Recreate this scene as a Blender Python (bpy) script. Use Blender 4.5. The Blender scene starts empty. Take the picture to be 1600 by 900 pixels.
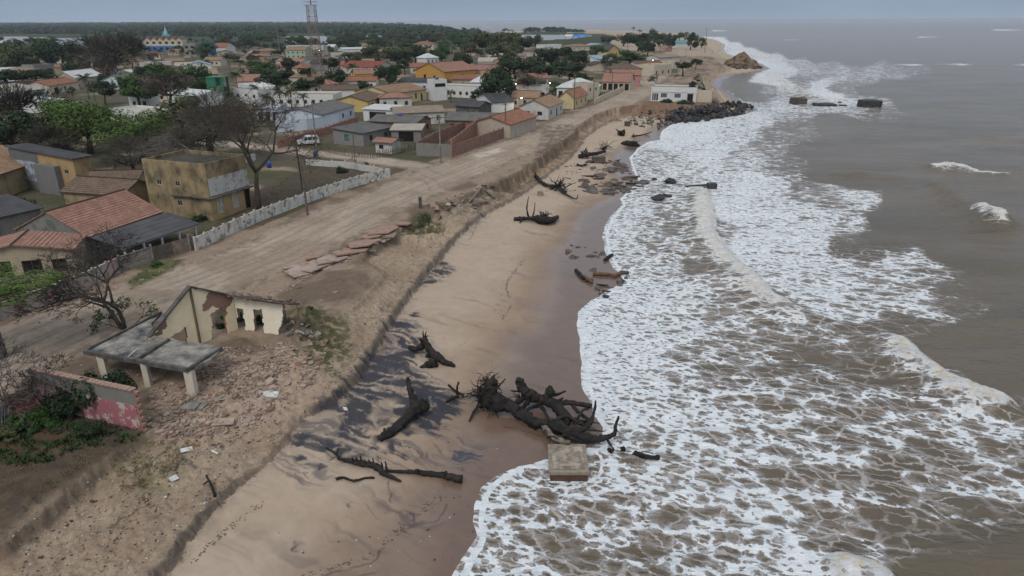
import bpy, bmesh, math, random
import numpy as np
from mathutils import Vector, Matrix
PI = math.pi
random.seed(7)
SC = bpy.context.scene
COL = SC.collection
# ------------------------------------------------------------ camera, sky, sun, exposure
CAM_Z = 27.0
FPX = 1067.0                      # focal length in photo pixels (1600 wide)
PITCH = math.radians(21.42); ROLL = math.radians(0.24)
cd = bpy.data.cameras.new('camera'); cam = bpy.data.objects.new('camera', cd); COL.objects.link(cam)
cd.sensor_width = 36.0; cd.lens = FPX/1600*36; cd.clip_start = 0.5; cd.clip_end = 60000
RM = Matrix.Rotation(math.pi/2-PITCH, 3, 'X') @ Matrix.Rotation(-ROLL, 3, 'Z')
cam.matrix_world = Matrix.Translation((0, 0, CAM_Z)) @ RM.to_4x4()
SC.camera = cam
SUN_EL, SUN_AZ = math.radians(52), math.radians(200)
w = bpy.data.worlds.new('World'); SC.world = w; w.use_nodes = True
wn = w.node_tree.nodes; wl = w.node_tree.links
bg = wn['Background']; bg.inputs[1].default_value = 0.092
sky = wn.new('ShaderNodeTexSky'); sky.sky_type = 'NISHITA'; sky.sun_disc = False
sky.sun_elevation = SUN_EL; sky.sun_rotation = SUN_AZ; sky.air_density = 1.4; sky.dust_density = 3.0; sky.altitude = 20
# overcast deck: soft grey cloud cover over the clear sky, a little darker towards the horizon
tc = wn.new('ShaderNodeTexCoord'); sep = wn.new('ShaderNodeSeparateXYZ'); wl.new(tc.outputs['Generated'], sep.inputs[0])
cr = wn.new('ShaderNodeValToRGB'); wl.new(sep.outputs['Z'], cr.inputs[0])
e = cr.color_ramp.elements
e[0].position = 0.0; e[0].color = (3.1, 3.95, 5.1, 1)
e[1].position = 0.045; e[1].color = (2.35, 3.2, 4.55, 1)
x = e.new(0.22); x.color = (4.7, 5.4, 6.4, 1)
x = e.new(0.9); x.color = (7.6, 8.0, 8.6, 1)
mp = wn.new('ShaderNodeMapping'); mp.inputs['Scale'].default_value = (1.2, 1.2, 7); wl.new(tc.outputs['Generated'], mp.inputs[0])
nz = wn.new('ShaderNodeTexNoise'); nz.inputs['Scale'].default_value = 2.2; nz.inputs['Detail'].default_value = 6; wl.new(mp.outputs[0], nz.inputs[0])
mr = wn.new('ShaderNodeMapRange'); mr.inputs[1].default_value = .3; mr.inputs[2].default_value = .7; mr.inputs[3].default_value = .93; mr.inputs[4].default_value = 1.08
wl.new(nz.outputs[0], mr.inputs[0])
ml = wn.new('ShaderNodeMixRGB'); ml.blend_type = 'MULTIPLY'; ml.inputs[0].default_value = 1; wl.new(cr.outputs[0], ml.inputs[1]); wl.new(mr.outputs[0], ml.inputs[2])
mx = wn.new('ShaderNodeMixRGB'); mx.inputs[0].default_value = 0.86; wl.new(sky.outputs[0], mx.inputs[1]); wl.new(ml.outputs[0], mx.inputs[2])
wl.new(mx.outputs[0], bg.inputs[0])
sl = bpy.data.lights.new('sun', 'SUN'); so = bpy.data.objects.new('sun', sl); COL.objects.link(so)
sl.energy = 1.4; sl.angle = math.radians(22); sl.color = (1.0, 0.95, 0.88)
sd = Vector((math.sin(SUN_AZ)*math.cos(SUN_EL), math.cos(SUN_AZ)*math.cos(SUN_EL), math.sin(SUN_EL)))
so.rotation_euler = sd.to_track_quat('Z', 'Y').to_euler()
SC.view_settings.view_transform = 'Standard'; SC.view_settings.look = 'None'
SC.view_settings.exposure = 0.18; SC.view_settings.gamma = 1.0
SC.cycles.max_bounces = 5; SC.cycles.diffuse_bounces = 3; SC.cycles.glossy_bounces = 2
SC.cycles.transparent_max_bounces = 6

# ------------------------------------------------------------ photo pixel <-> world
RN = np.array([[RM[i][j] for j in range(3)] for i in range(3)])
def P(px, py, z=3.0):
    r = RM @ Vector(((px-800)/FPX, (450-py)/FPX, -1))
    t = (z-CAM_Z)/r.z if r.z < -1e-5 else 20000
    return Vector((r.x*t, r.y*t, z))
def proj(X, Y, Z):
    d = np.stack([X, Y, Z-CAM_Z], -1) @ RN      # R^T v
    s = -d[..., 2]; s = np.where(s < .1, .1, s)
    return 800+d[..., 0]/s*FPX, 450-d[..., 1]/s*FPX
def up_to(b, py):
    """height of the vertical over world point b whose top shows at photo row py"""
    lo, hi = 0.0, 80.0
    for _ in range(40):
        m = (lo+hi)/2
        if proj(np.array(b.x), np.array(b.y), np.array(b.z+m))[1] > py: lo = m
        else: hi = m
    return lo

# ------------------------------------------------------------ numpy noise
def _h(ix, iy, s):
    n = (ix.astype(np.int64)*374761393 + iy.astype(np.int64)*668265263 + s*974711) & 0x7fffffff
    n = ((n ^ (n >> 13))*1274126177) & 0x7fffffff
    return ((n ^ (n >> 16)) & 0xffff)/65535.0
def vn(x, y, s=0):
    ix = np.floor(x); iy = np.floor(y); fx = x-ix; fy = y-iy
    fx = fx*fx*(3-2*fx); fy = fy*fy*(3-2*fy)
    a = _h(ix, iy, s); b = _h(ix+1, iy, s); c = _h(ix, iy+1, s); d = _h(ix+1, iy+1, s)
    return (a*(1-fx)+b*fx)*(1-fy)+(c*(1-fx)+d*fx)*fy
def fbm(x, y, s=0, o=4):
    r = 0; a = .5; t = 0
    for i in range(o):
        r = r+a*vn(x, y, s+i*17); t += a; a *= .5; x = x*2.03+5.1; y = y*2.03+1.7
    return r/t
def sst(a, b, x):
    t = np.clip((x-a)/(b-a), 0, 1); return t*t*(3-2*t)
def pldist(X, Y, pts, vals=None, rmax=None):
    """distance to a polyline, and values carried along it (beyond rmax of its box: just far)"""
    if rmax is not None:
        xs = [p[0] for p in pts]; ys = [p[1] for p in pts]
        k = (X > min(xs)-rmax) & (X < max(xs)+rmax) & (Y > min(ys)-rmax) & (Y < max(ys)+rmax)
        D = np.full(X.shape, 1e9); V = np.zeros(X.shape); Q = np.zeros(X.shape)
        if k.any():
            d, v, q = pldist(X[k], Y[k], pts, vals); D[k] = d; V[k] = v; Q[k] = q
        return D, V, Q
    best = np.full(X.shape, 1e9); val = np.zeros(X.shape); par = np.zeros(X.shape); acc = 0
    for i in range(len(pts)-1):
        ax, ay = pts[i][0], pts[i][1]; dx = pts[i+1][0]-ax; dy = pts[i+1][1]-ay; L = math.hypot(dx, dy)+1e-9
        t = np.clip(((X-ax)*dx+(Y-ay)*dy)/(L*L), 0, 1)
        d = np.hypot(X-ax-t*dx, Y-ay-t*dy); k = d < best
        best = np.where(k, d, best); par = np.where(k, acc+t*L, par)
        if vals is not None: val = np.where(k, vals[i]*(1-t)+vals[i+1]*t, val)
        acc += L
    return best, val, par
def inside(X, Y, pts):
    r = np.zeros(X.shape, bool); n = len(pts)
    xs = [p[0] for p in pts]; ys = [p[1] for p in pts]
    if X.size > 5000:
        k = (X >= min(xs)) & (X <= max(xs)) & (Y >= min(ys)) & (Y <= max(ys))
        if k.mean() < .8:
            if k.any(): r[k] = inside(X[k], Y[k], pts)
            return r
    for i in range(n):
        x1, y1 = pts[i][0], pts[i][1]; x2, y2 = pts[(i+1) % n][0], pts[(i+1) % n][1]
        if y1 == y2: continue
        c = ((y1 > Y) != (y2 > Y)) & (X < (x2-x1)*(Y-y1)/(y2-y1)+x1); r ^= c
    return r

# ------------------------------------------------------------ materials
MATS = {}
class NT:
    def __init__(s, name):
        s.m = bpy.data.materials.new(name); s.m.use_nodes = True; s.t = s.m.node_tree; s.n = s.t.nodes; s.l = s.t.links
        s.b = s.n['Principled BSDF']; s.b.inputs['Specular IOR Level'].default_value = 0.3
        s.geo = s.n.new('ShaderNodeNewGeometry')
    def new(s, k, **kw):
        x = s.n.new(k)
        for a, v in kw.items(): setattr(x, a, v)
        return x
    def lk(s, a, b): s.l.new(a, b)
    def pos(s, scale=(1, 1, 1), src=None):
        m = s.new('ShaderNodeMapping'); m.inputs['Scale'].default_value = scale; s.lk(src or s.geo.outputs['Position'], m.inputs[0]); return m.outputs[0]
    def noise(s, sc, det=4, vec=None, rough=.6):
        x = s.new('ShaderNodeTexNoise'); x.inputs['Scale'].default_value = sc; x.inputs['Detail'].default_value = det; x.inputs['Roughness'].default_value = rough
        s.lk(vec or s.geo.outputs['Position'], x.inputs['Vector']); return x.outputs[0]
    def mrange(s, v, a, b, c=0, d=1, smooth=False):
        x = s.new('ShaderNodeMapRange')
        if smooth: x.interpolation_type = 'SMOOTHSTEP'
        for i, q in enumerate((a, b, c, d)):
            if hasattr(q, 'links') or hasattr(q, 'is_linked'): s.lk(q, x.inputs[i+1])
            else: x.inputs[i+1].default_value = q
        s.lk(v, x.inputs[0]); return x.outputs[0]
    def math(s, op, a, b=None, c=None):
        x = s.new('ShaderNodeMath', operation=op)
        for i, q in enumerate((a, b, c)):
            if q is None: continue
            if isinstance(q, (int, float)): x.inputs[i].default_value = q
            else: s.lk(q, x.inputs[i])
        return x.outputs[0]
    def mix(s, f, a, b, bt='MIX'):
        x = s.new('ShaderNodeMixRGB', blend_type=bt)
        for i, q in enumerate((f, a, b)):
            if isinstance(q, (int, float)): x.inputs[i].default_value = q if i == 0 else (q, q, q, 1)
            elif isinstance(q, tuple): x.inputs[i].default_value = (*q[:3], 1)
            else: s.lk(q, x.inputs[i])
        return x.outputs[0]
    def bump(s, h, st=.5, dist=.05, nrm=None):
        x = s.new('ShaderNodeBump'); x.inputs['Strength'].default_value = st; x.inputs['Distance'].default_value = dist
        s.lk(h, x.inputs['Height'])
        if nrm: s.lk(nrm, x.inputs['Normal'])
        s.lk(x.outputs[0], s.b.inputs['Normal']); return x.outputs[0]
    def col(s, c):
        if isinstance(c, tuple): s.b.inputs['Base Color'].default_value = (*c[:3], 1)
        else: s.lk(c, s.b.inputs['Base Color'])
    def rough(s, r):
        if isinstance(r, (int, float)): s.b.inputs['Roughness'].default_value = r
        else: s.lk(r, s.b.inputs['Roughness'])
def lin(*c):   # sRGB 0-255 -> linear
    return tuple(((v/255)/12.92 if v/255 < .04045 else ((v/255+.055)/1.055)**2.4) for v in c)
def m_plain(name, c, c2=None, sc=3.0, rough=.85, bump=.3, bs=25, metal=0):
    if name in MATS: return MATS[name]
    t = NT(name); c2 = c2 or tuple(v*.6 for v in c)
    n = t.noise(sc, 5); f = t.mrange(n, .35, .68)
    n2 = t.noise(sc*7, 3); f2 = t.mrange(n2, .3, .7, .82, 1.12)
    t.col(t.mix(1, t.mix(f, c2, c), f2, 'MULTIPLY')); t.rough(rough); t.b.inputs['Metallic'].default_value = metal
    if bump: t.bump(t.noise(bs, 4), bump, .03)
    MATS[name] = t.m; return t.m
def m_wall(name, c, dirt=.5, dirtcol=(.055, .05, .042), peel=0, peelcol=(.3, .3, .3)):
    """painted render: big stains, runs of grime down the wall, splash zone, peeling"""
    if name in MATS: return MATS[name]
    t = NT(name)
    base = t.mix(t.mrange(t.noise(1.1, 4), .3, .7), tuple(v*.85 for v in c), c)
    if peel:
        f = t.mrange(t.noise(1.3, 8, rough=.72), .62-peel*.2, .64-peel*.2); base = t.mix(f, base, peelcol)
    runs = t.noise(1.0, 6, t.pos((1.7, 1.7, .3)), .75)
    f = t.mrange(runs, .70-.2*dirt, .92-.12*dirt, 0, .15+.45*dirt)
    base = t.mix(f, base, dirtcol)
    f = t.mrange(t.noise(.55, 7), .64-.15*dirt, .8-.1*dirt, 0, .15+.6*dirt)
    base = t.mix(f, base, dirtcol)
    t.col(base); t.rough(.9); t.bump(t.noise(9, 5), .35, .03)
    MATS[name] = t.m; return t.m
def m_tile(name, c, c2, moss=.3, mosscol=(.06, .05, .035), tw=.24, th=.42):
    """clay roof tiles on the slope's own uv in metres; colour per tile, curved tops as relief"""
    if name in MATS: return MATS[name]
    t = NT(name); uv = t.new('ShaderNodeUVMap'); sp = t.new('ShaderNodeSeparateXYZ'); t.lk(uv.outputs[0], sp.inputs[0])
    u = t.math('DIVIDE', sp.outputs[0], tw); v = t.math('DIVIDE', sp.outputs[1], th)
    cb = t.new('ShaderNodeCombineXYZ'); t.lk(t.math('FLOOR', u), cb.inputs[0]); t.lk(t.math('FLOOR', v), cb.inputs[1])
    wnz = t.new('ShaderNodeTexWhiteNoise', noise_dimensions='3D'); t.lk(cb.outputs[0], wnz.inputs['Vector'])
    base = t.mix(t.mrange(wnz.outputs[0], 0, 1), c, c2)
    base = t.mix(t.mrange(t.noise(.8, 6), .35, .7, 0, .6), base, tuple(a*.62 for a in c2))
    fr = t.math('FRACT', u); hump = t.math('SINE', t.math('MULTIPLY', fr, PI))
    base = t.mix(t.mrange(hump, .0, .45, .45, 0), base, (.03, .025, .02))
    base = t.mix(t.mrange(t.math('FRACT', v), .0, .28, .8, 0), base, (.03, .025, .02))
    base = t.mix(t.mrange(t.noise(.9, 8, rough=.7), .7-.25*moss, .8-.2*moss, 0, .3+.5*moss), base, mosscol)
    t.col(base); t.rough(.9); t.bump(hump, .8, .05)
    MATS[name] = t.m; return t.m
def m_corr(name, c, c2, stain=.4, scol=(.06, .055, .05), rough=.7, pitch=.2):
    """corrugated fibre cement / metal sheet"""
    if name in MATS: return MATS[name]
    t = NT(name); uv = t.new('ShaderNodeUVMap'); sp = t.new('ShaderNodeSeparateXYZ'); t.lk(uv.outputs[0], sp.inputs[0])
    u = t.math('DIVIDE', sp.outputs[0], pitch); hump = t.math('SINE', t.math('MULTIPLY', u, 2*PI))
    cb = t.new('ShaderNodeCombineXYZ'); t.lk(t.math('FLOOR', t.math('DIVIDE', sp.outputs[0], 1.05)), cb.inputs[0]); t.lk(t.math('FLOOR', t.math('DIVIDE', sp.outputs[1], 1.7)), cb.inputs[1])
    wnz = t.new('ShaderNodeTexWhiteNoise', noise_dimensions='3D'); t.lk(cb.outputs[0], wnz.inputs['Vector'])
    base = t.mix(wnz.outputs[0], c, c2)
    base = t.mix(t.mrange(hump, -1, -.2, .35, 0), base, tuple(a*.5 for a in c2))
    base = t.mix(t.mrange(t.noise(.7, 7, rough=.7), .66-.2*stain, .82-.2*stain, 0, .2+.6*stain), base, scol)
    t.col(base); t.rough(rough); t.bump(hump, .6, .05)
    MATS[name] = t.m; return t.m
def m_brick(name, c=(.36, .13, .075), c2=(.22, .075, .045), mortar=(.33, .3, .27), bw=.3, bh=.2, grime=.3):
    if name in MATS: return MATS[name]
    t = NT(name); tx = t.new('ShaderNodeTexBrick'); tcn = t.new('ShaderNodeUVMap'); t.lk(tcn.outputs[0], tx.inputs['Vector'])
    tx.inputs['Color1'].default_value = (*c, 1); tx.inputs['Color2'].default_value = (*c2, 1); tx.inputs['Mortar'].default_value = (*mortar, 1)
    tx.inputs['Scale'].default_value = 1; tx.inputs['Brick Width'].default_value = bw; tx.inputs['Row Height'].default_value = bh; tx.inputs['Mortar Size'].default_value = .018
    b = t.mix(t.mrange(t.noise(.8, 6), .5, .75, 0, .25+grime), tx.outputs[0], (.1, .08, .07))
    t.col(b); t.rough(.95); t.bump(tx.outputs[1], .5, -.03)
    MATS[name] = t.m; return t.m
def m_leaf(name, c, c2, c3=None, sc=.5):
    if name in MATS: return MATS[name]
    t = NT(name); n = t.noise(sc, 3); b = t.mix(t.mrange(n, .38, .64), c2, c)
    b = t.mix(t.mrange(t.noise(sc*5, 2), .45, .75, 0, .8), b, c3 or tuple(v*1.5 for v in c))
    t.col(b); t.rough(.75); t.b.inputs['Specular IOR Level'].default_value = .15
    MATS[name] = t.m; return t.m

# ------------------------------------------------------------ mesh accumulator and object bookkeeping
class MB:
    def __init__(s): s.v = []; s.f = []; s.uv = {}
    def quad(s, a, b, c, d, uv=None):
        i = len(s.v); s.v += [tuple(a), tuple(b), tuple(c), tuple(d)]
        if uv: s.uv[len(s.f)] = uv
        s.f.append((i, i+1, i+2, i+3))
    def tri(s, a, b, c, uv=None):
        i = len(s.v); s.v += [tuple(a), tuple(b), tuple(c)]
        if uv: s.uv[len(s.f)] = uv
        s.f.append((i, i+1, i+2))
    def box(s, x0, y0, z0, x1, y1, z1, M=None):
        c = [Vector((x, y, z)) for z in (z0, z1) for y in (y0, y1) for x in (x0, x1)]
        if M: c = [M @ p for p in c]
        i = len(s.v); s.v += [tuple(p) for p in c]
        for k, q in enumerate(((0, 2, 3, 1), (4, 5, 7, 6), (0, 1, 5, 4), (2, 6, 7, 3), (0, 4, 6, 2), (1, 3, 7, 5))):
            L = [(0, 0)]*4
            a, b, d = c[q[0]], c[q[1]], c[q[3]]
            l1 = (b-a).length; l2 = (d-a).length
            L = [(0, 0), (l1, 0), (l1, l2), (0, l2)] if k in (0, 1, 2) or k == 5 else [(0, 0), (0, l1), (l2, l1), (l2, 0)]
            if k == 3 or k == 4: L = [(0, 0), (0, l1), (l2, l1), (l2, 0)]
            if k == 5: L = [(0, 0), (l1, 0), (l1, l2), (0, l2)]
            s.uv[len(s.f)] = L
            s.f.append(tuple(i+j for j in q))
    def beam(s, a, b, w=.1, h=None):
        """square bar from a to b"""
        a = Vector(a); b = Vector(b); h = h or w; d = (b-a); L = d.length
        if L < 1e-6: return
        q = d.to_track_quat('X', 'Z').to_matrix().to_4x4(); s.box(0, -w/2, -h/2, L, w/2, h/2, Matrix.Translation(a) @ q)
    def tube(s, pts, rad, n=6, cap=True, wob=0, rnd=random, ridge=0):
        pts = [Vector(p) for p in pts]; base = len(s.v); ref = None; rg = [1+ridge*rnd.uniform(-1, 1) for _ in range(n)] if ridge else None
        for i, p in enumerate(pts):
            d = (pts[min(i+1, len(pts)-1)]-pts[max(i-1, 0)])
            if d.length < 1e-9: d = Vector((0, 0, 1))
            d.normalize()
            if ref is None: ref = d.orthogonal().normalized()
            else:
                ref = ref-d*ref.dot(d)
                ref = ref.normalized() if ref.length > 1e-6 else d.orthogonal().normalized()
            bi = d.cross(ref)
            for k in range(n):
                a = 2*PI*k/n; r = rad[i]*(1+(rnd.uniform(-wob, wob) if wob else 0))*(rg[(k+i//4) % n] if rg else 1)
                s.v.append(tuple(p+(ref*math.cos(a)+bi*math.sin(a))*r))
        for i in range(len(pts)-1):
            for k in range(n):
                k2 = (k+1) % n
                s.f.append((base+i*n+k, base+i*n+k2, base+(i+1)*n+k2, base+(i+1)*n+k))
        if cap:
            s.f.append(tuple(base+k for k in range(n))[::-1]); s.f.append(tuple(base+(len(pts)-1)*n+k for k in range(n)))
    def mesh(s, name, smooth=False):
        me = bpy.data.meshes.new(name); me.from_pydata(s.v, [], s.f)
        if s.uv:
            u = me.uv_layers.new(name='UVMap'); d = u.data
            for fi, L in s.uv.items():
                p = me.polygons[fi]
                for k, li in enumerate(p.loop_indices): d[li].uv = L[k]
        if smooth: me.polygons.foreach_set('use_smooth', [True]*len(me.polygons))
        me.update(); return me
    def build(s, name, mat, parent=None, smooth=False, world=False):
        if world and parent is not None:
            o0 = parent.location; s.v = [(a-o0.x, b-o0.y, c-o0.z) for a, b, c in s.v]
        me = s.mesh(name, smooth); me.materials.append(mat)
        return link(name, me, parent)
def link(name, me, parent=None):
    o = bpy.data.objects.new(name, me); COL.objects.link(o)
    if parent is not None: o.parent = parent
    return o
def tag(o, label=None, cat=None, group=None, kind=None):
    if label: o['label'] = label
    if cat: o['category'] = cat
    if group: o['group'] = group
    if kind: o['kind'] = kind
    return o
def thing(name, loc, label, cat, group=None, rz=0, scale=1):
    o = bpy.data.objects.new(name, None); COL.objects.link(o); o.empty_display_size = .3
    o.location = loc; o.rotation_euler = (0, 0, rz); o.scale = (scale,)*3 if isinstance(scale, (int, float)) else scale
    return tag(o, label, cat, group)
def copy_tree(o, parent=None):
    c = o.copy(); COL.objects.link(c); c.parent = parent
    for ch in KIDS.get(o.name, ()): copy_tree(ch, c)
    return c
KIDS = {}
# ============================================================ TERRAIN
# A: crest of the plateau (px, py, drop of the little cliff right below it)
A_PX = [(-420, 1010, .8), (-150, 905, .8), (-40, 868, .8), (40, 818, .8), (75, 786, .8), (128, 742, .7), (185, 702, .6), (230, 676, .4), (264, 640, .2), (302, 610, .15), (352, 588, .1), (412, 568, .1), (455, 548, .1), (485, 528, .1), (522, 495, .1), (560, 470, .15), (600, 425, .4),
        (560, 402, .7), (598, 372, .9), (640, 350, 1.0), (672, 330, .8), (716, 309, .8), (752, 291, .9), (795, 277, 1.4), (826, 259, 1.7), (860, 235, 1.8), (890, 213, 1.8), (905, 197, 1.7),
        (928, 179, 1.5), (960, 169, 1.4), (1012, 165, 1.2), (1060, 166, .8), (1100, 166, .6), (1122, 160, .6), (1118, 148, .3), (1104, 136, .2), (1094, 126, .2), (1112, 112, .3), (1132, 105, .3), (1120, 92, .1), (1098, 80, .1), (1088, 70, .1), (1070, 62, 0), (1040, 56, 0), (985, 52.5, 0), (930, 51, 0)]
B_PX = [(150, 1100, .5), (236, 902, .55), (262, 868, .55), (305, 812, .5), (345, 770, .3), (395, 728, .16), (432, 690, .1), (470, 645, .2), (503, 630, .4), (535, 606, .55), (562, 578, .6), (582, 543, .6), (603, 508, .6), (626, 474, .6), (652, 438, .6), (680, 405, .6), (703, 380, .6), (728, 352, .5), (755, 332, .4),
        (790, 314, .3), (822, 296, .3), (855, 270, .3), (882, 251, .3), (900, 233, .3), (913, 213, .3), (937, 196, .3), (967, 184, .3), (1008, 178, .25), (1060, 178, .2), (1120, 172, .2), (1132, 160, .1), (1118, 140, .1), (1106, 128, .1), (1120, 116, .1), (1142, 109, .1), (1138, 94, .1), (1112, 79, .1), (1104, 70, 0), (1085, 60, 0), (1050, 53.5, 0), (985, 50, 0), (925, 49, 0)]
C_PX = [(640, 1120), (690, 980), (724, 900), (740, 868), (754, 838), (750, 815), (752, 790), (764, 765), (786, 746), (814, 732), (850, 728), (905, 715), (938, 700), (952, 684), (948, 668), (934, 650), (925, 622), (920, 603), (918, 582), (908, 548), (912, 530), (909, 506), (913, 490), (935, 470), (958, 455), (984, 440),
        (966, 420), (955, 402), (950, 385), (948, 365), (955, 345), (966, 331), (976, 320), (971, 311), (985, 298), (1002, 285), (992, 268), (985, 247), (998, 232), (1014, 222), (1034, 219), (1036, 204), (1052, 194), (1080, 189), (1120, 186), (1160, 180), (1188, 172), (1178, 166), (1162, 160), (1146, 148), (1126, 137), (1130, 124), (1152, 117), (1182, 113),
        (1206, 108), (1192, 100), (1160, 92), (1137, 84), (1131, 76), (1136, 70), (1120, 63), (1090, 56), (1050, 50.5), (1000, 47.6), (930, 46.3), (860, 46.2), (800, 47.5)]
def wpl(L, z): return [tuple(P(a[0], a[1], z)[:2]) for a in L]
A_W = wpl(A_PX, 3.0); B_W = wpl(B_PX, 1.3); C_W = wpl(C_PX, 0.0)
A_D = [a[2] for a in A_PX]; B_D = [a[2] for a in B_PX]
far_l = [P(750, 54, 0), P(716, 58, 0), P(692, 47, 0), P(600, 40, 0), P(400, 38.2, 0)]
FARPOLY = [(p.x, p.y) for p in far_l]+[(-9000, 14000), (-14000, 9000), (-14000, 2000), (-400, -200), (-30, -60)]
polyA = A_W+[(P(880, 50.5, 0).x, P(880, 50.5, 0).y)]+FARPOLY
polyB = B_W+[(P(880, 50, 0).x, P(880, 50, 0).y)]+FARPOLY
polyC = C_W+FARPOLY
LAG = [[(-60, 56), (40, 56.5), (95, 58), (150, 57), (152, 66), (110, 67), (-60, 67)], [(446, 55.5), (510, 55.5), (514, 66), (446, 66)], [(570, 54.5), (598, 54.5), (598, 62), (570, 62)],
       [(197, 56.5), (214, 56.5), (214, 66), (197, 66)], [(815, 53.5), (925, 54), (925, 55.5), (885, 60.5), (850, 62), (815, 58)]]
LAGW = [wpl(L, 3.0) for L in LAG]
ROAD_C = [(-300, 700), (0, 556), (130, 500), (300, 445), (430, 395), (560, 330), (650, 292), (740, 255), (850, 215), (920, 180), (975, 157), (1000, 140), (1012, 128), (1030, 115)]
ROAD_W = wpl(ROAD_C, 3.0)
ROAD2_W = wpl([(700, 268), (640, 258), (560, 246), (470, 236), (400, 228), (330, 222)], 3.0)
def terrain(X, Y):
    inA = inside(X, Y, polyA); inB = inside(X, Y, polyB); inC = inside(X, Y, polyC)
    R = np.hypot(X, Y); nz_ = np.clip(60/np.maximum(R, 20), .0, 1)
    wob = (fbm(X*.9, Y*.9, 3, 4)-.5)*1.2
    dA, vA, pA = pldist(X, Y, A_W, A_D); dB, vB, pB = pldist(X, Y, B_W, B_D); dC, _, _ = pldist(X, Y, C_W)
    lag = np.zeros(X.shape, bool)
    for L in LAGW: lag |= inside(X, Y, L)
    sA = np.where(inA, -dA, dA)+wob*np.clip(dA, .6, 1)*np.where(vA > .3, 1, .4)*np.where(vA > .95, 2.6, np.where(vA > .6, 1.6, 1))
    sB = np.where(inB, -dB, dB)+wob*.45+(fbm(X*3.1, Y*3.1, 66, 3)-.5)*.5
    z = np.full(X.shape, 3.0)
    z += (fbm(X*.05, Y*.05, 5, 3)-.5)*.5*np.clip(R/120, .2, 1)
    sl_ = np.clip(sA/(sA+np.maximum(-sB, 0)+1e-6), 0, 1)
    zt = 1.0+vB
    zm = (3.0-vA)*(1-sl_)+zt*sl_
    zm += (fbm(X*.5, Y*.5, 9, 4)-.5)*.7*np.clip(4*sl_*(1-sl_), 0, 1)*np.clip(sA/3, 0, 1)
    zm += np.where(vA > .9, (vn(pA*.9, sA*.25, 31)-.5)*1.7+(vn(pA*2.6, sA*.5, 32)-.5)*.8, 0)*np.clip(4*sl_*(1-sl_), 0, 1)*(R < 260)
    face = sst(0, .55, sA)
    z = np.where(sA > 0, z*(1-face)+zm*face, z)
    dc = np.where(inC, dC, -dC)
    t = np.clip(sB/(sB+np.maximum(dc, 0)+1e-6), 0, 1)
    zb = 1.0*(1-t)**1.15
    fb = sst(0, .45, sB+.0)
    z = np.where(sB > 0, (zt*(1-fb)+zb*fb), z)
    z = np.where(inC, z, np.maximum(-.12*dC, -3.5))
    z = np.where(lag, 1.6, z)
    hill = sst(1200, 5000, R)*9*inA
    return dict(z=np.where(lag, 1.6, z+hill), sA=sA, sB=sB, dc=dc, inA=inA, inB=inB, inC=inC, vA=vA, vB=vB, lag=lag, t=t, R=R)
def Zt(x, y):
    a = math.atan2(x, y); r = math.hypot(x, y)
    i = int(np.clip(np.searchsorted(RR, r)-1, 0, len(RR)-2)); j = int(np.clip(np.searchsorted(AZ, a)-1, 0, len(AZ)-2))
    u = min(max((r-RR[i])/(RR[i+1]-RR[i]), 0), 1); v = min(max((a-AZ[j])/(AZ[j+1]-AZ[j]), 0), 1)
    return float((GZ[i, j]*(1-v)+GZ[i, j+1]*v)*(1-u)+(GZ[i+1, j]*(1-v)+GZ[i+1, j+1]*v)*u)
def G(px, py, lift=0.0):
    z = 2.0
    p = P(px, py, z)
    for _ in range(12):
        z = .5*z+.5*max(Zt(p.x, p.y), 0.0); p = P(px, py, z)
    return Vector((p.x, p.y, z+lift))

# polar sheet round the camera's foot: rings spaced evenly in viewing angle
AZ = np.radians(np.concatenate([np.linspace(-75, -50, 40, endpoint=False), np.linspace(-50, 50, 960), np.linspace(50, 75, 40)[1:]]))
dep = np.concatenate([np.linspace(70, 44, 30, endpoint=False), np.linspace(44, .18, 560)]); dep = np.radians(dep)
RR = np.concatenate([CAM_Z/np.tan(dep), [12000, 20000, 40000]])
AZg, Rg = np.meshgrid(AZ, RR); GX = np.sin(AZg)*Rg; GY = np.cos(AZg)*Rg
T = terrain(GX, GY); GZ = T['z']
def poly_px(X, Y, Z, L, z=None):
    return inside(X, Y, wpl(L, z))
# small relief
R_ = T['R']; damp = np.clip(90/R_, 0, 1)
relief = np.zeros(GX.shape)
slope_zone = (T['sA'] > -1.0) & (T['sB'] < .5)
relief += np.where(slope_zone, (fbm(GX*2.2, GY*2.2, 21, 4)-.5)*.38, 0)
relief += np.where(T['inA'] & ~slope_zone, (fbm(GX*.7, GY*.7, 31, 4)-.5)*.18, 0)
dRoad, _, _ = pldist(GX, GY, ROAD_W); dRoad2, _, _ = pldist(GX, GY, ROAD2_W)
roadw = 4.6+2.0*fbm(GX*.12, GY*.12, 77, 3)
road = sst(1.2, -1.2, dRoad-roadw); road = np.maximum(road, sst(1, -1, dRoad2-2.6)); road *= T['inA']
relief *= (1-.75*road)
ruts = np.zeros(GX.shape)
for off, s_ in ((0, 1), (1.7, 2), (3.1, 3)):
    ruts += np.exp(-((dRoad-off-.9*fbm(GX*.06, GY*.06, 60+s_, 2))/.22)**2)
relief -= ruts*road*.05
relief += np.where((T['sB'] > .5) & T['inC'], (fbm(GX*.5, GY*.25, 41, 3)-.5)*.03, 0)
lump = poly_px(GX, GY, 0, [(215, 600), (300, 560), (370, 520), (450, 510), (500, 560), (470, 600), (400, 650), (330, 670), (240, 690)], 2.7)
relief += np.where(lump, (fbm(GX*1.4, GY*1.4, 51, 4)-.5)*.3, 0)
def gauss(px, py, z, r):
    c = P(px, py, z); return np.exp(-((GX-c.x)**2+(GY-c.y)**2)/(r*r))
relief += 1.6*gauss(470, 505, 2.7, 1.6)*fbm(GX*1.3, GY*1.3, 55, 3)            # collapsed wall heap beside the ruin
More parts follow.
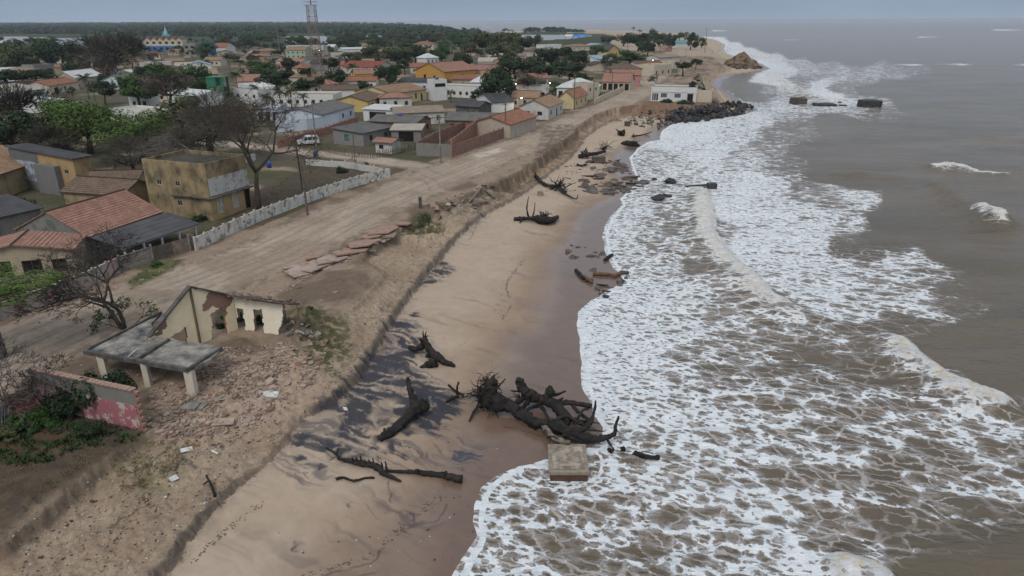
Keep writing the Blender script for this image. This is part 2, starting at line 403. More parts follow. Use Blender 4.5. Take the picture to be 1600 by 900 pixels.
relief += .9*gauss(700, 322, 3, 2.4)*fbm(GX*.9, GY*.9, 56, 3)
GZ = GZ+relief*np.clip(200/R_, 0, 1)
# ---- base colour of the soil, from what lies where
def L3(*c): return np.array(lin(*c))
def blend(c, m, k): return c*(1-m[..., None])+np.array(k)*m[..., None]
N1 = fbm(GX*.25, GY*.25, 1, 5); N2 = fbm(GX*1.5, GY*1.5, 2, 4); N3 = fbm(GX*5, GY*5, 4, 3)
sand = np.array([.355, .285, .218]); wet = np.array([.128, .082, .060]); soil = np.array([.15, .112, .082]); pack = np.array([.33, .268, .208]); grass = np.array([.075, .085, .03]); dark = np.array([.052, .04, .03]); black = np.array([.028, .031, .043])
Cg = np.zeros(GX.shape+(3,))+np.array([.27, .205, .15])
Cg = blend(Cg, sst(.4, .62, N1), soil)
vil = T['inA'] & (dRoad > 8) & inside(GX, GY, wpl([(-900, 57), (1060, 50), (1060, 120), (1000, 128), (740, 235), (560, 300), (300, 400), (0, 505), (-500, 700)], 3))
Cg = blend(Cg, vil*sst(.30, .5, fbm(GX*.12, GY*.12, 8, 4))*.9, [.07, .064, .042])
Cg = blend(Cg, vil*sst(.5, .6, N1)*.6, grass*.8)
Cg = blend(Cg, road, pack)
Cg = blend(Cg, road*sst(.42, .66, fbm(GX*.5, GY*.12, 12, 4))*.55, [.41, .335, .265])
Cg = blend(Cg, road*np.clip(ruts, 0, 1)*.6, [.22, .17, .13])
Cg = blend(Cg, road*sst(.5, .7, fbm(GX*.2, GY*.2, 13, 5))*.6, [.23, .175, .13])
verge = np.exp(-((dRoad-roadw)/1.2)**2)*T['inA']
Cg = blend(Cg, verge*sst(.4, .62, N2)*.65, [.12, .09, .065])
slope = ((T['sA'] > 0) & (T['sB'] < 0)).astype(float)
Cg = blend(Cg, slope*.8, [.36, .28, .20])
Cg = blend(Cg, slope*sst(.45, .65, N1)*.5, [.27, .19, .13])
Cg = blend(Cg, slope*sst(.52, .66, N2)*.45, [.2, .16, .12])
Cg = blend(Cg, slope*sst(.62, .72, N3)*.4, [.14, .11, .085])
faceA = np.exp(-((T['sA']-.25)/.5)**2)*np.clip(T['vA'], 0, 1)
Cg = blend(Cg, faceA*.85, [.12, .09, .065])
mid = ((T['sA'] > 0) & (T['sB'] < .3) & (T['vA'] > 1.1)).astype(float)
Cg = blend(Cg, mid*sst(.3, .6, fbm(GX*.5, GY*1.6, 15, 4))*.75, [.2, .135, .09])
PA_ = pldist(GX, GY, A_W, rmax=12)[2]
Cg = blend(Cg, mid*sst(.4, .7, vn(PA_*2.4, T['sA']*.4, 71))*.6, [.33, .24, .165]); Cg = blend(Cg, mid*sst(.55, .8, vn(PA_*3.3, T['sA']*.5, 72))*.6, [.08, .055, .04])
faceB = np.exp(-((T['sB']-.2)/.32)**2)*np.clip(T['vB']*2, 0, 1)
Cg = blend(Cg, faceB*.85, [.15, .125, .10])
beach = (T['sB'] > .45) & T['inC'] | ((T['sB'] > .45) & (T['z'] < 0))
Cg = np.where(beach[..., None], sand, Cg)
PXg, PYg = proj(GX, GY, GZ)
wetd = np.clip(T['dc'], 0, None)
near = (R_ < 200)
wetw = 4.0+6.5*np.clip((P(930, 560, 0).y-GY)/12, -1, 1)*0+2.5*fbm(GX*.15, GY*.15, 71, 3)
WETL = wpl([(1000, 240), (975, 262), (950, 300), (915, 330), (885, 365), (862, 405), (838, 450), (812, 500), (790, 550), (770, 600), (740, 655), (712, 700), (668, 770), (600, 860), (540, 960), (480, 1100)], .5)
dw_, _, _ = pldist(GX, GY, WETL, rmax=14); iw = inside(GX, GY, WETL+[(60, 20), (120, 160), (P(1000, 240, .5).x+20, P(1000, 240, .5).y)])
sw_ = 1.6+np.where(iw, dw_, -dw_)+2.2*(fbm(GX*.22, GY*.22, 72, 4)-.5)*2
farw = sst(1.2, .2, wetd/(3.5+2.5*fbm(GX*.05, GY*.05, 71, 3)))*beach*(~iw)*(GY > 120)
wm = np.maximum(sst(-4.5, 1.2, sw_)*(GY < 135), farw)*beach; wet2 = np.maximum(sst(-.6, 4.6, sw_)*(GY < 135), farw)*beach
Cg = blend(Cg, wm*.85, [.215, .152, .110]); Cg = blend(Cg, wet2*.95, wet)
Cg = blend(Cg, beach*sst(.45, .7, N1)*.3*(1-wet2), [.33, .245, .165])
WET = np.clip(wet2+.35*wm, 0, 1)
uw = np.clip(-T['dc'], 0, 3)/3; Cg = np.where((T['z'] < -.02)[..., None], wet, Cg)
# dark heavy-mineral sand
def blob(L, z=.8, soft=1.5):
    Wp = wpl(L, z); d, _, _ = pldist(GX, GY, Wp+[Wp[0]], rmax=soft+.5); return sst(-soft, soft, np.where(inside(GX, GY, Wp), d, -d))
bm_ = np.maximum.reduce([blob([(432, 690), (480, 648), (530, 612), (570, 560), (606, 505), (650, 490), (668, 530), (650, 570), (720, 620), (700, 665), (640, 690), (600, 720), (540, 715), (500, 745), (470, 755), (440, 730)]),
      .8*blob([(640, 455), (690, 408), (712, 420), (690, 440), (655, 452)], .8, .8), .75*blob([(610, 690), (690, 665), (770, 690), (740, 715), (640, 722), (560, 720)]),
      .45*blob([(555, 470), (640, 480), (700, 560), (640, 610), (580, 600)], .8, 2), .38*blob([(250, 720), (380, 690), (440, 700), (400, 760), (300, 790)], 1.2, 1.5), .36*blob([(540, 780), (640, 745), (700, 800), (620, 840)], .6, 2), .3*blob([(640, 900), (690, 840), (560, 830), (440, 860)], .6, 2),
      .42*blob([(905, 180), (1000, 172), (1010, 180), (930, 200)], .9, 1), .5*blob([(740, 330), (760, 325), (765, 345), (735, 365)], .8, 1)])
SB = None
wx = GX+1.1*(fbm(GX*.4, GY*.4, 81, 4)-.5)*2; wy = GY+1.1*(fbm(GX*.4, GY*.4, 82, 4)-.5)*2
ang = math.radians(-28); ux = wx*math.cos(ang)+wy*math.sin(ang); uy = -wx*math.sin(ang)+wy*math.cos(ang)
streak = .62*fbm(ux*.5, uy*2.3, 83, 7)+.38*fbm(wx*.5, wy*.5, 84, 6)+.05
streak = streak+.10*(fbm(ux*.9, uy*6, 89, 3)-.5)
bm2 = .85*sst(-.03, .05, streak-(.822-.35*bm_))+.15*sst(-.12, .1, streak-(.76-.34*bm_))*np.clip(bm_*1.6, 0, 1)*beach
vein = sst(.055, .0, np.abs(fbm(ux*.4+3, uy*1.1, 90, 5)-.5))*sst(.3, .6, fbm(wx*.8, wy*.8, 92, 3)); bm2 = bm2*(1-.85*vein)*(1-.75*sst(.07, .0, np.abs(fbm(wx*.22, wy*.22+9, 94, 5)-.5)))
bm3 = sst(0, .2, fbm(ux*.15, uy*1.1, 85, 5)-(.62))*beach*.3*sst(30, 5, np.abs(GX+2))*(R_ < 130)
Cg = blend(Cg, np.clip(bm2*.93+bm3, 0, .95), black)
fine = .55*sst(.5, .7, fbm(ux*.5, uy*5, 86, 4))*np.clip(bm_*2, 0, 1)*beach; Cg = blend(Cg, fine, black*1.3)
# vegetation and dirt patches on the plateau, one with painted shade
def patch(L, k, a=1., z=3., soft=.8, th=.42, sc=2.):
    global Cg
    bl = blob(L, z, soft)
    if not (bl > 0).any(): return
    m = bl*sst(th-.08, th+.12, fbm(GX*sc, GY*sc, len(L)*7+int(L[0][0]), 4)); Cg = blend(Cg, m*a, k)
dkpl = [(-80, 860), (-80, 640), (0, 625), (100, 640), (222, 640), (230, 680), (130, 735), (70, 780), (0, 835)]
patch(dkpl, dark*1.15, .93, 3, .7, .15, .8)
patch(dkpl, [.10, .075, .05], .8, 3, .5, .5, 1.3)
patch([(-40, 720), (-40, 650), (60, 650), (120, 690), (20, 730)], [.11, .05, .025], .8, 3, 1, .45, 3)
patch([(470, 540), (440, 500), (480, 480), (545, 505), (550, 545), (520, 580), (480, 575)], grass*.8, .9, 2.4, 1.2, .42, 2.2)
patch([(180, 735), (240, 690), (300, 700), (250, 760), (190, 770)], [.12, .115, .05], .6, 2.2, 1.2, .45, 3)
patch([(200, 440), (240, 412), (290, 405), (262, 425), (205, 452)], grass, .9, 3, .5, .3, 2)
patch([(640, 345), (655, 330), (690, 338), (690, 350), (640, 360)], grass*.7, .9, 3, .6, .35, 2)
patch([(420, 290), (475, 262), (590, 262), (600, 270), (480, 300), (400, 330), (340, 350), (345, 330)], dark*1.4, .85, 3, .6, .33, .8)
patch([(700, 330), (760, 290), (830, 262), (845, 262), (800, 290), (740, 320)], [.1, .075, .055], .7, 3, .8, .4, 1.5)
patch([(225, 640), (300, 580), (470, 540), (510, 580), (450, 640), (330, 680), (240, 690)], [.33, .245, .18], .9, 2.7, 1, .3, 1)
patch([(240, 640), (330, 590), (470, 560), (490, 600), (420, 640), (330, 670)], [.40, .30, .24], .7, 2.5, 1, .52, 4)
patch([(322, 520), (352, 470), (400, 470), (430, 490), (440, 515), (376, 518)], dark, .85, 2.6, .5, .2, 2)  # dark rubble behind the ruin, with the shade in its openings painted in
patch([(850, 195), (830, 262), (900, 215), (905, 195)], [.10, .075, .055], .7, 3, .5, .4, 1.2)
patch([(1030, 160), (1120, 156), (1140, 170), (1050, 176), (960, 172)], [.16, .09, .055], .85, 2.4, 1.2, .32, .7)
patch([(735, 243), (780, 232), (792, 236), (750, 246)], [.55, .5, .45], .7, 3, .8, .4, 1)
# lines of flotsam on the sand, ruts curving into the side street
def line(L, z, wdt, k, a):
    global Cg
    d, _, pr = pldist(GX+.25*(N2-.5)*4*.5, GY+.25*(fbm(GX*1.4, GY*1.4, 9, 3)-.5)*4*.5, wpl(L, z), rmax=1)
    Cg = blend(Cg, np.exp(-(d/wdt)**2)*a*sst(.25, .6, vn(pr*2.2, pr*0+3.3, 5)), k)
for L in ([(470, 905), (520, 885), (580, 868), (610, 830), (640, 812), (685, 800), (697, 772)], [(520, 905), (590, 880)], [(690, 790), (640, 810)], [(620, 795), (610, 770), (605, 745)], [(780, 500), (800, 470), (790, 440), (820, 400)],
          [(300, 715), (250, 745), (220, 772), (245, 800), (180, 850)], [(640, 395), (690, 380), (700, 350), (705, 340)], [(690, 400), (705, 385), (735, 375), (745, 350)], [(760, 660), (800, 655), (850, 670)]):
    line(L, .8, .07, dark, .75)
for L in ([(610, 268), (650, 270), (680, 280), (690, 292)], [(608, 272), (645, 275), (668, 286), (672, 298)], [(620, 262), (665, 264), (700, 276)]):
    line(L, 3, .16, dark*2, .6)
# far land behind the village under the trees
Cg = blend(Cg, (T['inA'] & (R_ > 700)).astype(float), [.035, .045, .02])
spit = (T['inC']) & (GX > P(880, 55, 0).x*1.0) & (R_ > 520) & ((T['sA'] > -60) | (PXg > 955))
Cg = blend(Cg, spit*.9, [.34, .27, .2])
Cg = np.clip(Cg*(.9+.2*N2[..., None]), 0, 1)

def grid_mesh(name, X, Y, Z, keep, attrs, mat, kind='structure', label=None):
    nr, nc = X.shape
    idx = np.arange(nr*nc).reshape(nr, nc)
    q = np.stack([idx[:-1, :-1], idx[:-1, 1:], idx[1:, 1:], idx[1:, :-1]], -1)[keep]
    used = np.unique(q); rm = np.full(nr*nc, -1); rm[used] = np.arange(len(used)); q = rm[q]
    me = bpy.data.meshes.new(name); n = len(used); m = len(q)
    me.vertices.add(n); me.vertices.foreach_set('co', np.stack([X.ravel()[used], Y.ravel()[used], Z.ravel()[used]], -1).astype(np.float32).ravel())
    me.loops.add(m*4); me.loops.foreach_set('vertex_index', q.astype(np.int32).ravel())
    me.polygons.add(m); me.polygons.foreach_set('loop_start', np.arange(0, m*4, 4, dtype=np.int32)); me.polygons.foreach_set('loop_total', np.full(m, 4, np.int32))
    me.polygons.foreach_set('use_smooth', np.ones(m, bool))
    me.update(calc_edges=True)
    for k, v in attrs.items():
        if v.ndim == 3:
            a = me.attributes.new(k, 'FLOAT_COLOR', 'POINT'); c = np.ones((n, 4), np.float32); c[:, :3] = v.reshape(-1, 3)[used]; a.data.foreach_set('color', c.ravel())
        else:
            a = me.attributes.new(k, 'FLOAT', 'POINT'); a.data.foreach_set('value', v.ravel()[used].astype(np.float32))
    me.materials.append(mat); o = link(name, me); tag(o, kind=kind); return o
def quadmask(M): return M[:-1, :-1] | M[:-1, 1:] | M[1:, 1:] | M[1:, :-1]
t = NT('ground_soil')
at = t.new('ShaderNodeAttribute'); at.attribute_name = 'soil'; aw = t.new('ShaderNodeAttribute'); aw.attribute_name = 'wet'; asm = t.new('ShaderNodeAttribute'); asm.attribute_name = 'smoothsand'
n = t.noise(1.7, 8, rough=.7); n2 = t.noise(14, 4)
c = t.mix(1, at.outputs[0], t.mix(asm.outputs['Fac'], t.mrange(n, .25, .75, .74, 1.2), t.mrange(n, .25, .75, .96, 1.04)), 'MULTIPLY')
c = t.mix(1, c, t.mix(asm.outputs['Fac'], t.mrange(n2, .3, .7, .74, 1.2), 1.0), 'MULTIPLY')
c = t.mix(t.math('MULTIPLY', t.mrange(t.noise(5, 5, rough=.75), .58, .68, 0, .5), t.math('SUBTRACT', 1.0, asm.outputs['Fac'])), c, t.mix(1, c, .5, 'MULTIPLY'))
t.col(c); r = t.mrange(aw.outputs['Fac'], .25, 1, .92, .16); t.rough(r)
t.lk(t.mrange(aw.outputs['Fac'], .3, 1, .15, .5), t.b.inputs['Specular IOR Level'])
hb = t.math('MULTIPLY', t.math('ADD', n, t.math('MULTIPLY', n2, .35)), t.math('SUBTRACT', 1.0, t.math('MULTIPLY', asm.outputs['Fac'], .93)))
t.bump(hb, .9, .14)
MAT_SOIL = t.m
land = quadmask(GZ > -.6)
roadm = quadmask(road > .5) & land; beachm = quadmask(((T['sB'] > .45) | ~T['inC']) & (R_ < 900)) & land & ~roadm
attrs = dict(soil=Cg, wet=WET, smoothsand=np.clip(sst(.3, 1.2, T['sB'])*T['inC']+(T['z'] < 0), 0, 1))
grid_mesh('road', GX, GY, GZ, roadm, attrs, MAT_SOIL)
grid_mesh('beach', GX, GY, GZ, beachm, attrs, MAT_SOIL)
grid_mesh('ground', GX, GY, GZ, land & ~roadm & ~beachm, attrs, MAT_SOIL)
sb = MB(); sb.quad((-60000, -3000, -3.6), (60000, -3000, -3.6), (60000, 60000, -3.6), (-60000, 60000, -3.6)); tag(sb.build('seabed', m_plain('sea_bed', (.12, .09, .07))), kind='structure')

# ============================================================ WATER
FP = """1128 64 0.9 1150 72 0.9 1135 78 0.8 1165 80 0.9 1185 86 0.9 1210 92 0.8 1190 98 0.9 1215 104 0.85 1250 100 0.55 1175 92 0.7 1290 106 0.4 1340 108 0.35 1400 110 0.3 1230 112 0.8
1205 118 0.85 1190 124 0.9 1215 128 0.9 1260 112 0.55 1290 116 0.5 1320 112 0.6 1360 112 0.55 1430 112 0.25 1480 112 0.1 1240 84 0 1280 90 0 1340 98 0 1420 98 0 1550 98 0
1200 76 0 1170 68 0 1145 60 0 1250 70 0 1350 75 0 1500 75 0 1600 80 0 1600 112 0 1530 112 0 1160 118 0 1150 132 0 1165 145 0 1180 138 0.05 1150 150 0
1185 155 0.1 1205 150 0.3 1200 140 0.45 1230 140 0.75 1225 150 0.55 1255 135 0.5 1250 125 0.3 1250 155 0.45 1275 122 0.4 1283 130 0.9 1272 140 0.95 1290 148 1 1310 152 1 1330 158 0.85
1310 122 0.65 1350 120 0.5 1400 118 0.45 1440 120 0.15 1330 132 0.3 1310 138 0.3 1350 142 0.1 1330 148 0.3 1360 160 0.5 1380 162 0.45 1410 160 0.05 1380 145 0 1400 132 0 1450 130 0
1520 130 0 1600 130 0 1450 150 0 1550 160 0 1270 160 0.6 1300 166 0.7 1220 165 0.75 1190 165 0.5 1175 170 0.5 1240 172 0.75 1340 168 0.6 1370 170 0.2 1600 170 0 1480 170 0
1145 110 0 1175 108 0 1240 180 0.49 1180 185 0.805 1100 200 1 1060 205 1 1150 210 0.85 1250 195 0.22 1300 190 0 1220 215 0.31 1200 230 0.49 1260 235 0.13 1040 225 0.95 1100 240 0.95
1160 250 0.715 1230 260 0.35 1300 240 0 1290 270 0 1010 240 0.6 1010 260 0.55 1060 260 0.8 1050 285 0.65 1120 285 0.85 1180 290 0.95 1220 290 0.85 1250 290 0.3 1290 305 0.6 1350 310 0.85
1400 310 0 1030 310 0.55 990 320 0.7 1070 330 0.5 1140 330 1 1200 340 0.95 1290 345 0.9 1330 350 0.7 1380 345 0 1370 370 0.1 1330 385 0.2 1260 380 0.95 1180 380 1 1000 370 0.6
970 360 0.75 1060 380 0.5 1100 360 0.45 1030 420 0.7 980 400 0.75 1090 420 0.35 1130 425 0.35 1150 400 0.95 1200 420 0.95 1300 420 0.9 1400 420 0.8 1350 398 0.25 1450 430 0.6 1500 447 0.15
1560 450 0 1500 475 0.2 1420 500 0.2 1430 480 0.8 1350 480 0.75 1280 460 0.85 1220 440 0.95 1190 470 0.35 1180 455 0.5 1120 450 0.6 1050 460 0.9 970 480 0.9 950 520 1 1020 520 0.9
1100 500 0.7 1170 500 0.55 1250 510 0.6 1300 530 0.35 1340 560 0.28 1250 560 0.25 1150 550 0.5 1080 570 0.55 1000 570 0.85 950 580 0.95 1380 580 0.3 1500 540 0 1560 560 0 1600 590 0
1440 610 0.3 1400 590 0.1 1500 655 0.45 1350 620 0.45 1250 620 0.5 1150 620 0.5 1100 640 0.65 1000 630 0.85 965 650 0.85 1050 680 0.7 1000 700 0.6 1150 690 0.65 1250 690 0.55 1350 680 0.5
1450 690 0.45 1550 680 0.5 1600 690 0.4 960 740 0.55 880 762 0.6 800 765 0.7 780 800 0.65 850 820 0.5 900 860 0.4 800 880 0.55 1000 800 0.5 1000 880 0.42 1100 760 0.65 1150 830 0.65
1100 880 0.6 1200 800 0.75 1250 850 0.75 1300 780 0.55 1300 820 0.55 1300 890 0.8 1350 850 0.3 1370 800 0.35 1450 770 0.35 1420 830 0.25 1500 840 0.2 1550 800 0.25 1600 860 0.1 1480 890 0.1
1600 760 0.35 1580 720 0.45 1600 640 0.2 1500 330 0 1600 330 0 1450 250 0 1600 400 0 1450 350 0 1500 400 0 1600 500 0 1350 210 0 1600 200 0 1450 200 0 1350 260 0
1360 285 0 1450 310 0 1030 245 0.6 1020 280 0.6 1040 350 0.55 1550 450 0""".split()
FP = np.array(FP, float).reshape(-1, 3)
wq = (T['dc'] < 1.2) & (T['z'] < .12)
WX, WY = GX, GY
PX0, PY0 = proj(WX, WY, 0*WX)
num = np.zeros(WX.shape); den = np.zeros(WX.shape)
sx = 18+PY0*.03
kw = wq & (PX0 > 700) & (PX0 < 2200) & (PY0 > 58) & (PY0 < 1300); px_ = PX0[kw]; py_ = PY0[kw]; num = np.zeros(px_.shape); den = np.zeros(px_.shape)
for a, b_, f in FP:
    s2 = 7+b_*.035
    wgt = 1/((((px_-a)/1.7)**2+((py_-b_)*1.35)**2)/s2**2+.35)**2
    wgt *= wgt; num += wgt*f; den += wgt
F = np.zeros(WX.shape); F[kw] = np.clip(num/den*1.02-.09, 0, 1)
F += .25*(fbm(WX*.12, WY*.12, 91, 4)-.5)*np.clip(F*4, 0, 1)
H = (.13*(fbm(WX*.35+WY*.1, WY*.6, 92, 4)-.5)*2+.42*(fbm(WX*.045+WY*.02, WY*.16+WX*.03, 93, 3)-.5)*2)*np.clip(-T['dc']/9, 0, 1)
CR = np.zeros(WX.shape)
def wave(L, hgt, wf, wb, crest, foamw=0, sea=1, seed=0, run=0):
    """ridge of water along a line (px), steep towards the beach; foam on the face and a trail behind"""
    global H, CR, F
    Wp = wpl(L, .3); rm_ = max(wf, wb)*4+4*foamw+6; d, _, pr = pldist(WX, WY, Wp, rmax=rm_); tot = sum(math.hypot(Wp[i+1][0]-Wp[i][0], Wp[i+1][1]-Wp[i][1]) for i in range(len(Wp)-1))
    # sign: seaward side = right hand of the line seen from the beach
    best = None
    near_ = d < rm_; x_ = WX[near_]; y_ = WY[near_]
    if not near_.any(): return
    sd_ = np.zeros(x_.shape); bd = np.full(x_.shape, 1e9)
    for i in range(len(Wp)-1):
        ax, ay = Wp[i]; dx = Wp[i+1][0]-ax; dy = Wp[i+1][1]-ay; LL = math.hypot(dx, dy)
        tt = np.clip(((x_-ax)*dx+(y_-ay)*dy)/LL**2, 0, 1); dd = np.hypot(x_-ax-tt*dx, y_-ay-tt*dy); k = dd < bd
        bd = np.where(k, dd, bd); sd_ = np.where(k, np.sign(dx*(y_-ay)-dy*(x_-ax)), sd_)
    pr = pr[near_]
    s = d[near_]*sd_*sea+(fbm(x_*.45, y_*.45, 95+seed, 4)-.5)*1.6*wf/1.2
    taper = sst(0, .18*tot, pr)*sst(0, .18*tot, tot-pr)
    prof = np.where(s < 0, np.exp(-(s/wf)**2), np.exp(-(s/wb)**2))
    H[near_] += hgt*prof*taper*(.75+.5*fbm(x_*.3, y_*.3, 96+seed, 3))
    if crest:
        ft = sst(-foamw*1.1, -foamw*.55, s)*sst(foamw*2.6, -foamw*.1, s)*taper*crest*(.7+.6*fbm(x_*.22, y_*.22, 88+seed, 3))
        CR[near_] = np.maximum(CR[near_], ft*(.55+.9*fbm(x_*.8, y_*.8, 97+seed, 4)))
        F[near_] = np.maximum(F[near_], ft)
wave([(1095, 280), (1103, 330), (1112, 370), (1130, 398), (1165, 430), (1188, 455), (1235, 482), (1300, 502), (1370, 520)], .8, .9, 3.4, 1.05, 1.6, -1)
wave([(1362, 512), (1398, 535), (1420, 560), (1470, 590), (1510, 610), (1555, 622), (1600, 655)], 1.0, 1.0, 3.0, 1.0, 1.7, -1, 3)
wave([(1455, 262), (1490, 258), (1530, 268), (1600, 274)], .8, 1.6, 3.5, .85, 1.3, -1, 5)
wave([(1465, 285), (1490, 305), (1515, 322), (1545, 338), (1580, 352), (1620, 362)], 1.7, 1.0, 3.0, 0, 1, -1, 7)
wave([(1535, 328), (1548, 340), (1562, 349), (1585, 352)], .35, .9, 1.8, 1.1, 1.0, -1, 9)
wave([(1250, 258), (1310, 268), (1370, 270), (1420, 268)], .45, 1.2, 3, 0, 1, -1, 11)
wave([(1540, 208), (1570, 214), (1620, 218)], .5, 1.5, 3, 0, 1, -1, 12)
wave([(1030, 406), (1060, 380), (1120, 370), (1150, 372)], .3, .8, 2, .35, .8, -1, 13)
wave([(1180, 625), (1260, 610), (1340, 612), (1420, 640)], .3, 1.4, 2.4, 0, 1, -1, 14)
wave([(1285, 878), (1320, 868), (1360, 882), (1400, 905)], .45, .8, 1.6, .9, .8, -1, 15)
wave([(1190, 110), (1230, 130), (1270, 150), (1330, 160), (1370, 160)], .5, 3, 5, .7, 4, -1, 16)
wave([(1140, 68), (1170, 80), (1200, 90), (1260, 100)], .5, 3, 6, .7, 5, -1, 17)
# white-cap lines out at sea
rs = random.Random(5)
caps = [(1256, 1278, 44), (1345, 1356, 44), (1362, 1378, 45), (1400, 1422, 46), (1437, 1462, 46), (1465, 1478, 44), (1484, 1502, 45), (1547, 1600, 47), (1230, 1262, 54), (1270, 1345, 57), (1362, 1374, 57), (1384, 1425, 57), (1430, 1470, 58), (1488, 1496, 60), (1220, 1248, 62), (1290, 1296, 53), (1560, 1620, 102), (1370, 1530, 101), (1205, 1215, 44), (900, 925, 41), (828, 852, 42), (965, 1060, 43.5), (1070, 1105, 45), (1110, 1135, 48), (1150, 1190, 52), (1408, 1424, 141), (700, 730, 38), (760, 780, 42), (1180, 1188, 45), (1000, 1080, 46)]
for a, b_, y in caps:
    c0 = P(a, y, 0); c1 = P(b_, y+.2*rs.uniform(-1, 1), 0)
    d, _, pr = pldist(WX, WY+(fbm(WX*.02, WY*.0, 6, 3)-.5)*8*min(1, c0.y/400), [(c0.x, c0.y), (c1.x, c1.y)], rmax=max(8, c0.y/25))
    ww = max(.9, c0.y/115); tot = (c1-c0).length
    F = np.maximum(F, .98*np.exp(-(d/ww)**2)*sst(0, .2*tot+1, pr)*sst(0, .2*tot+1, tot-pr)*sst(.25, .5, vn(pr/ww*.25, pr*0+y, 3)))
dcv = -T['dc']+(fbm(WX*.9, WY*.9, 61, 3)-.5)*.35
edge = np.exp(-((dcv-.05)/.22)**2)*(R_ < 300)
loopW = wpl([(815, 732), (812, 742), (822, 752), (842, 760), (868, 764), (900, 760), (922, 752), (938, 738), (940, 722), (932, 706)], 0)
dl, _, _ = pldist(WX+.5*(N2-.5), WY+.5*(N3-.5), loopW)
inl = inside(WX, WY, loopW+[(P(850, 728, 0).x, P(850, 728, 0).y)]); F = np.where(inl, np.minimum(F, .42), F)
edge = np.maximum(edge*(1-inl), np.exp(-(dl/.13)**2))
GRN = sst(.75, 1, F)
keep = quadmask(wq)
WZ = np.clip(H, -.3, 2)+.015+.0*F
WZ = WZ+np.where(T['dc'] > -1, .0, 0)+.10*CR*(fbm(WX*2.5, WY*2.5, 33, 3))*1.6
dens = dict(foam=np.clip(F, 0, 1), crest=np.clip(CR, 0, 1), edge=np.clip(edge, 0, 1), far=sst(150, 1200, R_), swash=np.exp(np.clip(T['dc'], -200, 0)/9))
t = NT('sea_water')
def A_(k):
    x = t.new('ShaderNodeAttribute'); x.attribute_name = k; return x.outputs['Fac']
fo, crs, ed, farA = A_('foam'), A_('crest'), A_('edge'), A_('far')
pos = t.geo.outputs['Position']
def warped(amp, sc, seed):
    nzn = t.new('ShaderNodeTexNoise'); nzn.inputs['Scale'].default_value = sc; nzn.inputs['Detail'].default_value = 4
    t.lk(t.pos((1, 1, 1)), nzn.inputs['Vector'])
    v = t.new('ShaderNodeVectorMath', operation='SUBTRACT'); t.lk(nzn.outputs['Color'], v.inputs[0]); v.inputs[1].default_value = (.5, .5, .5)
    v2 = t.new('ShaderNodeVectorMath', operation='SCALE'); t.lk(v.outputs[0], v2.inputs[0]); v2.inputs['Scale'].default_value = amp
    v3 = t.new('ShaderNodeVectorMath', operation='ADD'); t.lk(v2.outputs[0], v3.inputs[0]); t.lk(pos, v3.inputs[1]); return v3.outputs[0]
wv = warped(1.1, .8, 0)
wv2n = t.new('ShaderNodeTexNoise'); wv2n.inputs['Scale'].default_value = 3.5; wv2n.inputs['Detail'].default_value = 3; t.lk(pos, wv2n.inputs['Vector'])
vA_ = t.new('ShaderNodeVectorMath', operation='SCALE'); t.lk(wv2n.outputs['Color'], vA_.inputs[0]); vA_.inputs['Scale'].default_value = .42
vB_ = t.new('ShaderNodeVectorMath', operation='ADD'); t.lk(vA_.outputs[0], vB_.inputs[0]); t.lk(wv, vB_.inputs[1]); wv = vB_.outputs[0]
fineA = A_('swash')
rotm = t.new('ShaderNodeMapping'); rotm.inputs['Rotation'].default_value = (0, 0, math.radians(20)); t.lk(wv, rotm.inputs[0])
def cells(sc, r0, rk, fine, var):
    m2 = t.new('ShaderNodeMapping'); m2.inputs['Scale'].default_value = (sc*.62, sc*1.15, 1); t.lk(rotm.outputs[0], m2.inputs[0])
    x = t.new('ShaderNodeTexVoronoi', voronoi_dimensions='2D', feature='F1'); x.inputs['Scale'].default_value = 1; t.lk(m2.outputs[0], x.inputs['Vector'])
    sp_ = t.new('ShaderNodeSeparateXYZ'); t.lk(x.outputs['Color'], sp_.inputs[0])
    r_ = t.math('SUBTRACT', r0, t.math('MULTIPLY', fo, rk)); r_ = t.math('ADD', r_, t.math('MULTIPLY', fineA, fine)); r_ = t.math('MULTIPLY', r_, t.mrange(sp_.outputs[0], 0, 1, 1-var, 1+var))
    y = t.new('ShaderNodeTexVoronoi', voronoi_dimensions='2D', feature='DISTANCE_TO_EDGE'); y.inputs['Scale'].default_value = 1; t.lk(m2.outputs[0], y.inputs['Vector'])
    return t.math('SUBTRACT', x.outputs['Distance'], r_), y.outputs['Distance']
big = t.noise(.16, 4); big2 = t.noise(.55, 5, t.pos((.7, 1.5, 1)))
foR = fo; fo = t.math('ADD', fo, t.math('MULTIPLY', t.math('ADD', t.math('SUBTRACT', big, .5), t.math('MULTIPLY', t.math('SUBTRACT', big2, .5), 1.2)), t.mrange(fo, 0, .25, 0, .85)))
c1, q1 = cells(.40, .76, .78, -.35, .55); c2, q2 = cells(.90, .56, .47, -.06, .5); c3, q3 = cells(2.1, .44, .34, .02, .5)
hm = t.math('MINIMUM', c1, t.math('MINIMUM', c2, c3)); hm = t.math('ADD', hm, t.math('MULTIPLY', t.math('SUBTRACT', t.noise(8, 4, rough=.7), .5), .24))
f1 = t.mrange(hm, -.03, .07, 0, 1, True)
lace = t.math('MINIMUM', q2, t.math('MULTIPLY', q1, 1.2)); thin = t.math('MAXIMUM', t.mrange(hm, -.28, .02, 0, .6, True), t.mrange(lace, .015, .085, 1.15, 0, True))
f1 = t.math('MAXIMUM', f1, t.mrange(t.math('MULTIPLY', ed, t.mrange(t.noise(4, 3), .2, .6, .75, 1.25)), .32, .6, 0, 1, True))
f1 = t.math('MAXIMUM', f1, t.mrange(t.math('SUBTRACT', crs, t.math('MULTIPLY', t.noise(2.6, 7, t.pos((1, 1.5, 1)), .78), 1.55)), -.12, .2, 0, 1, True))
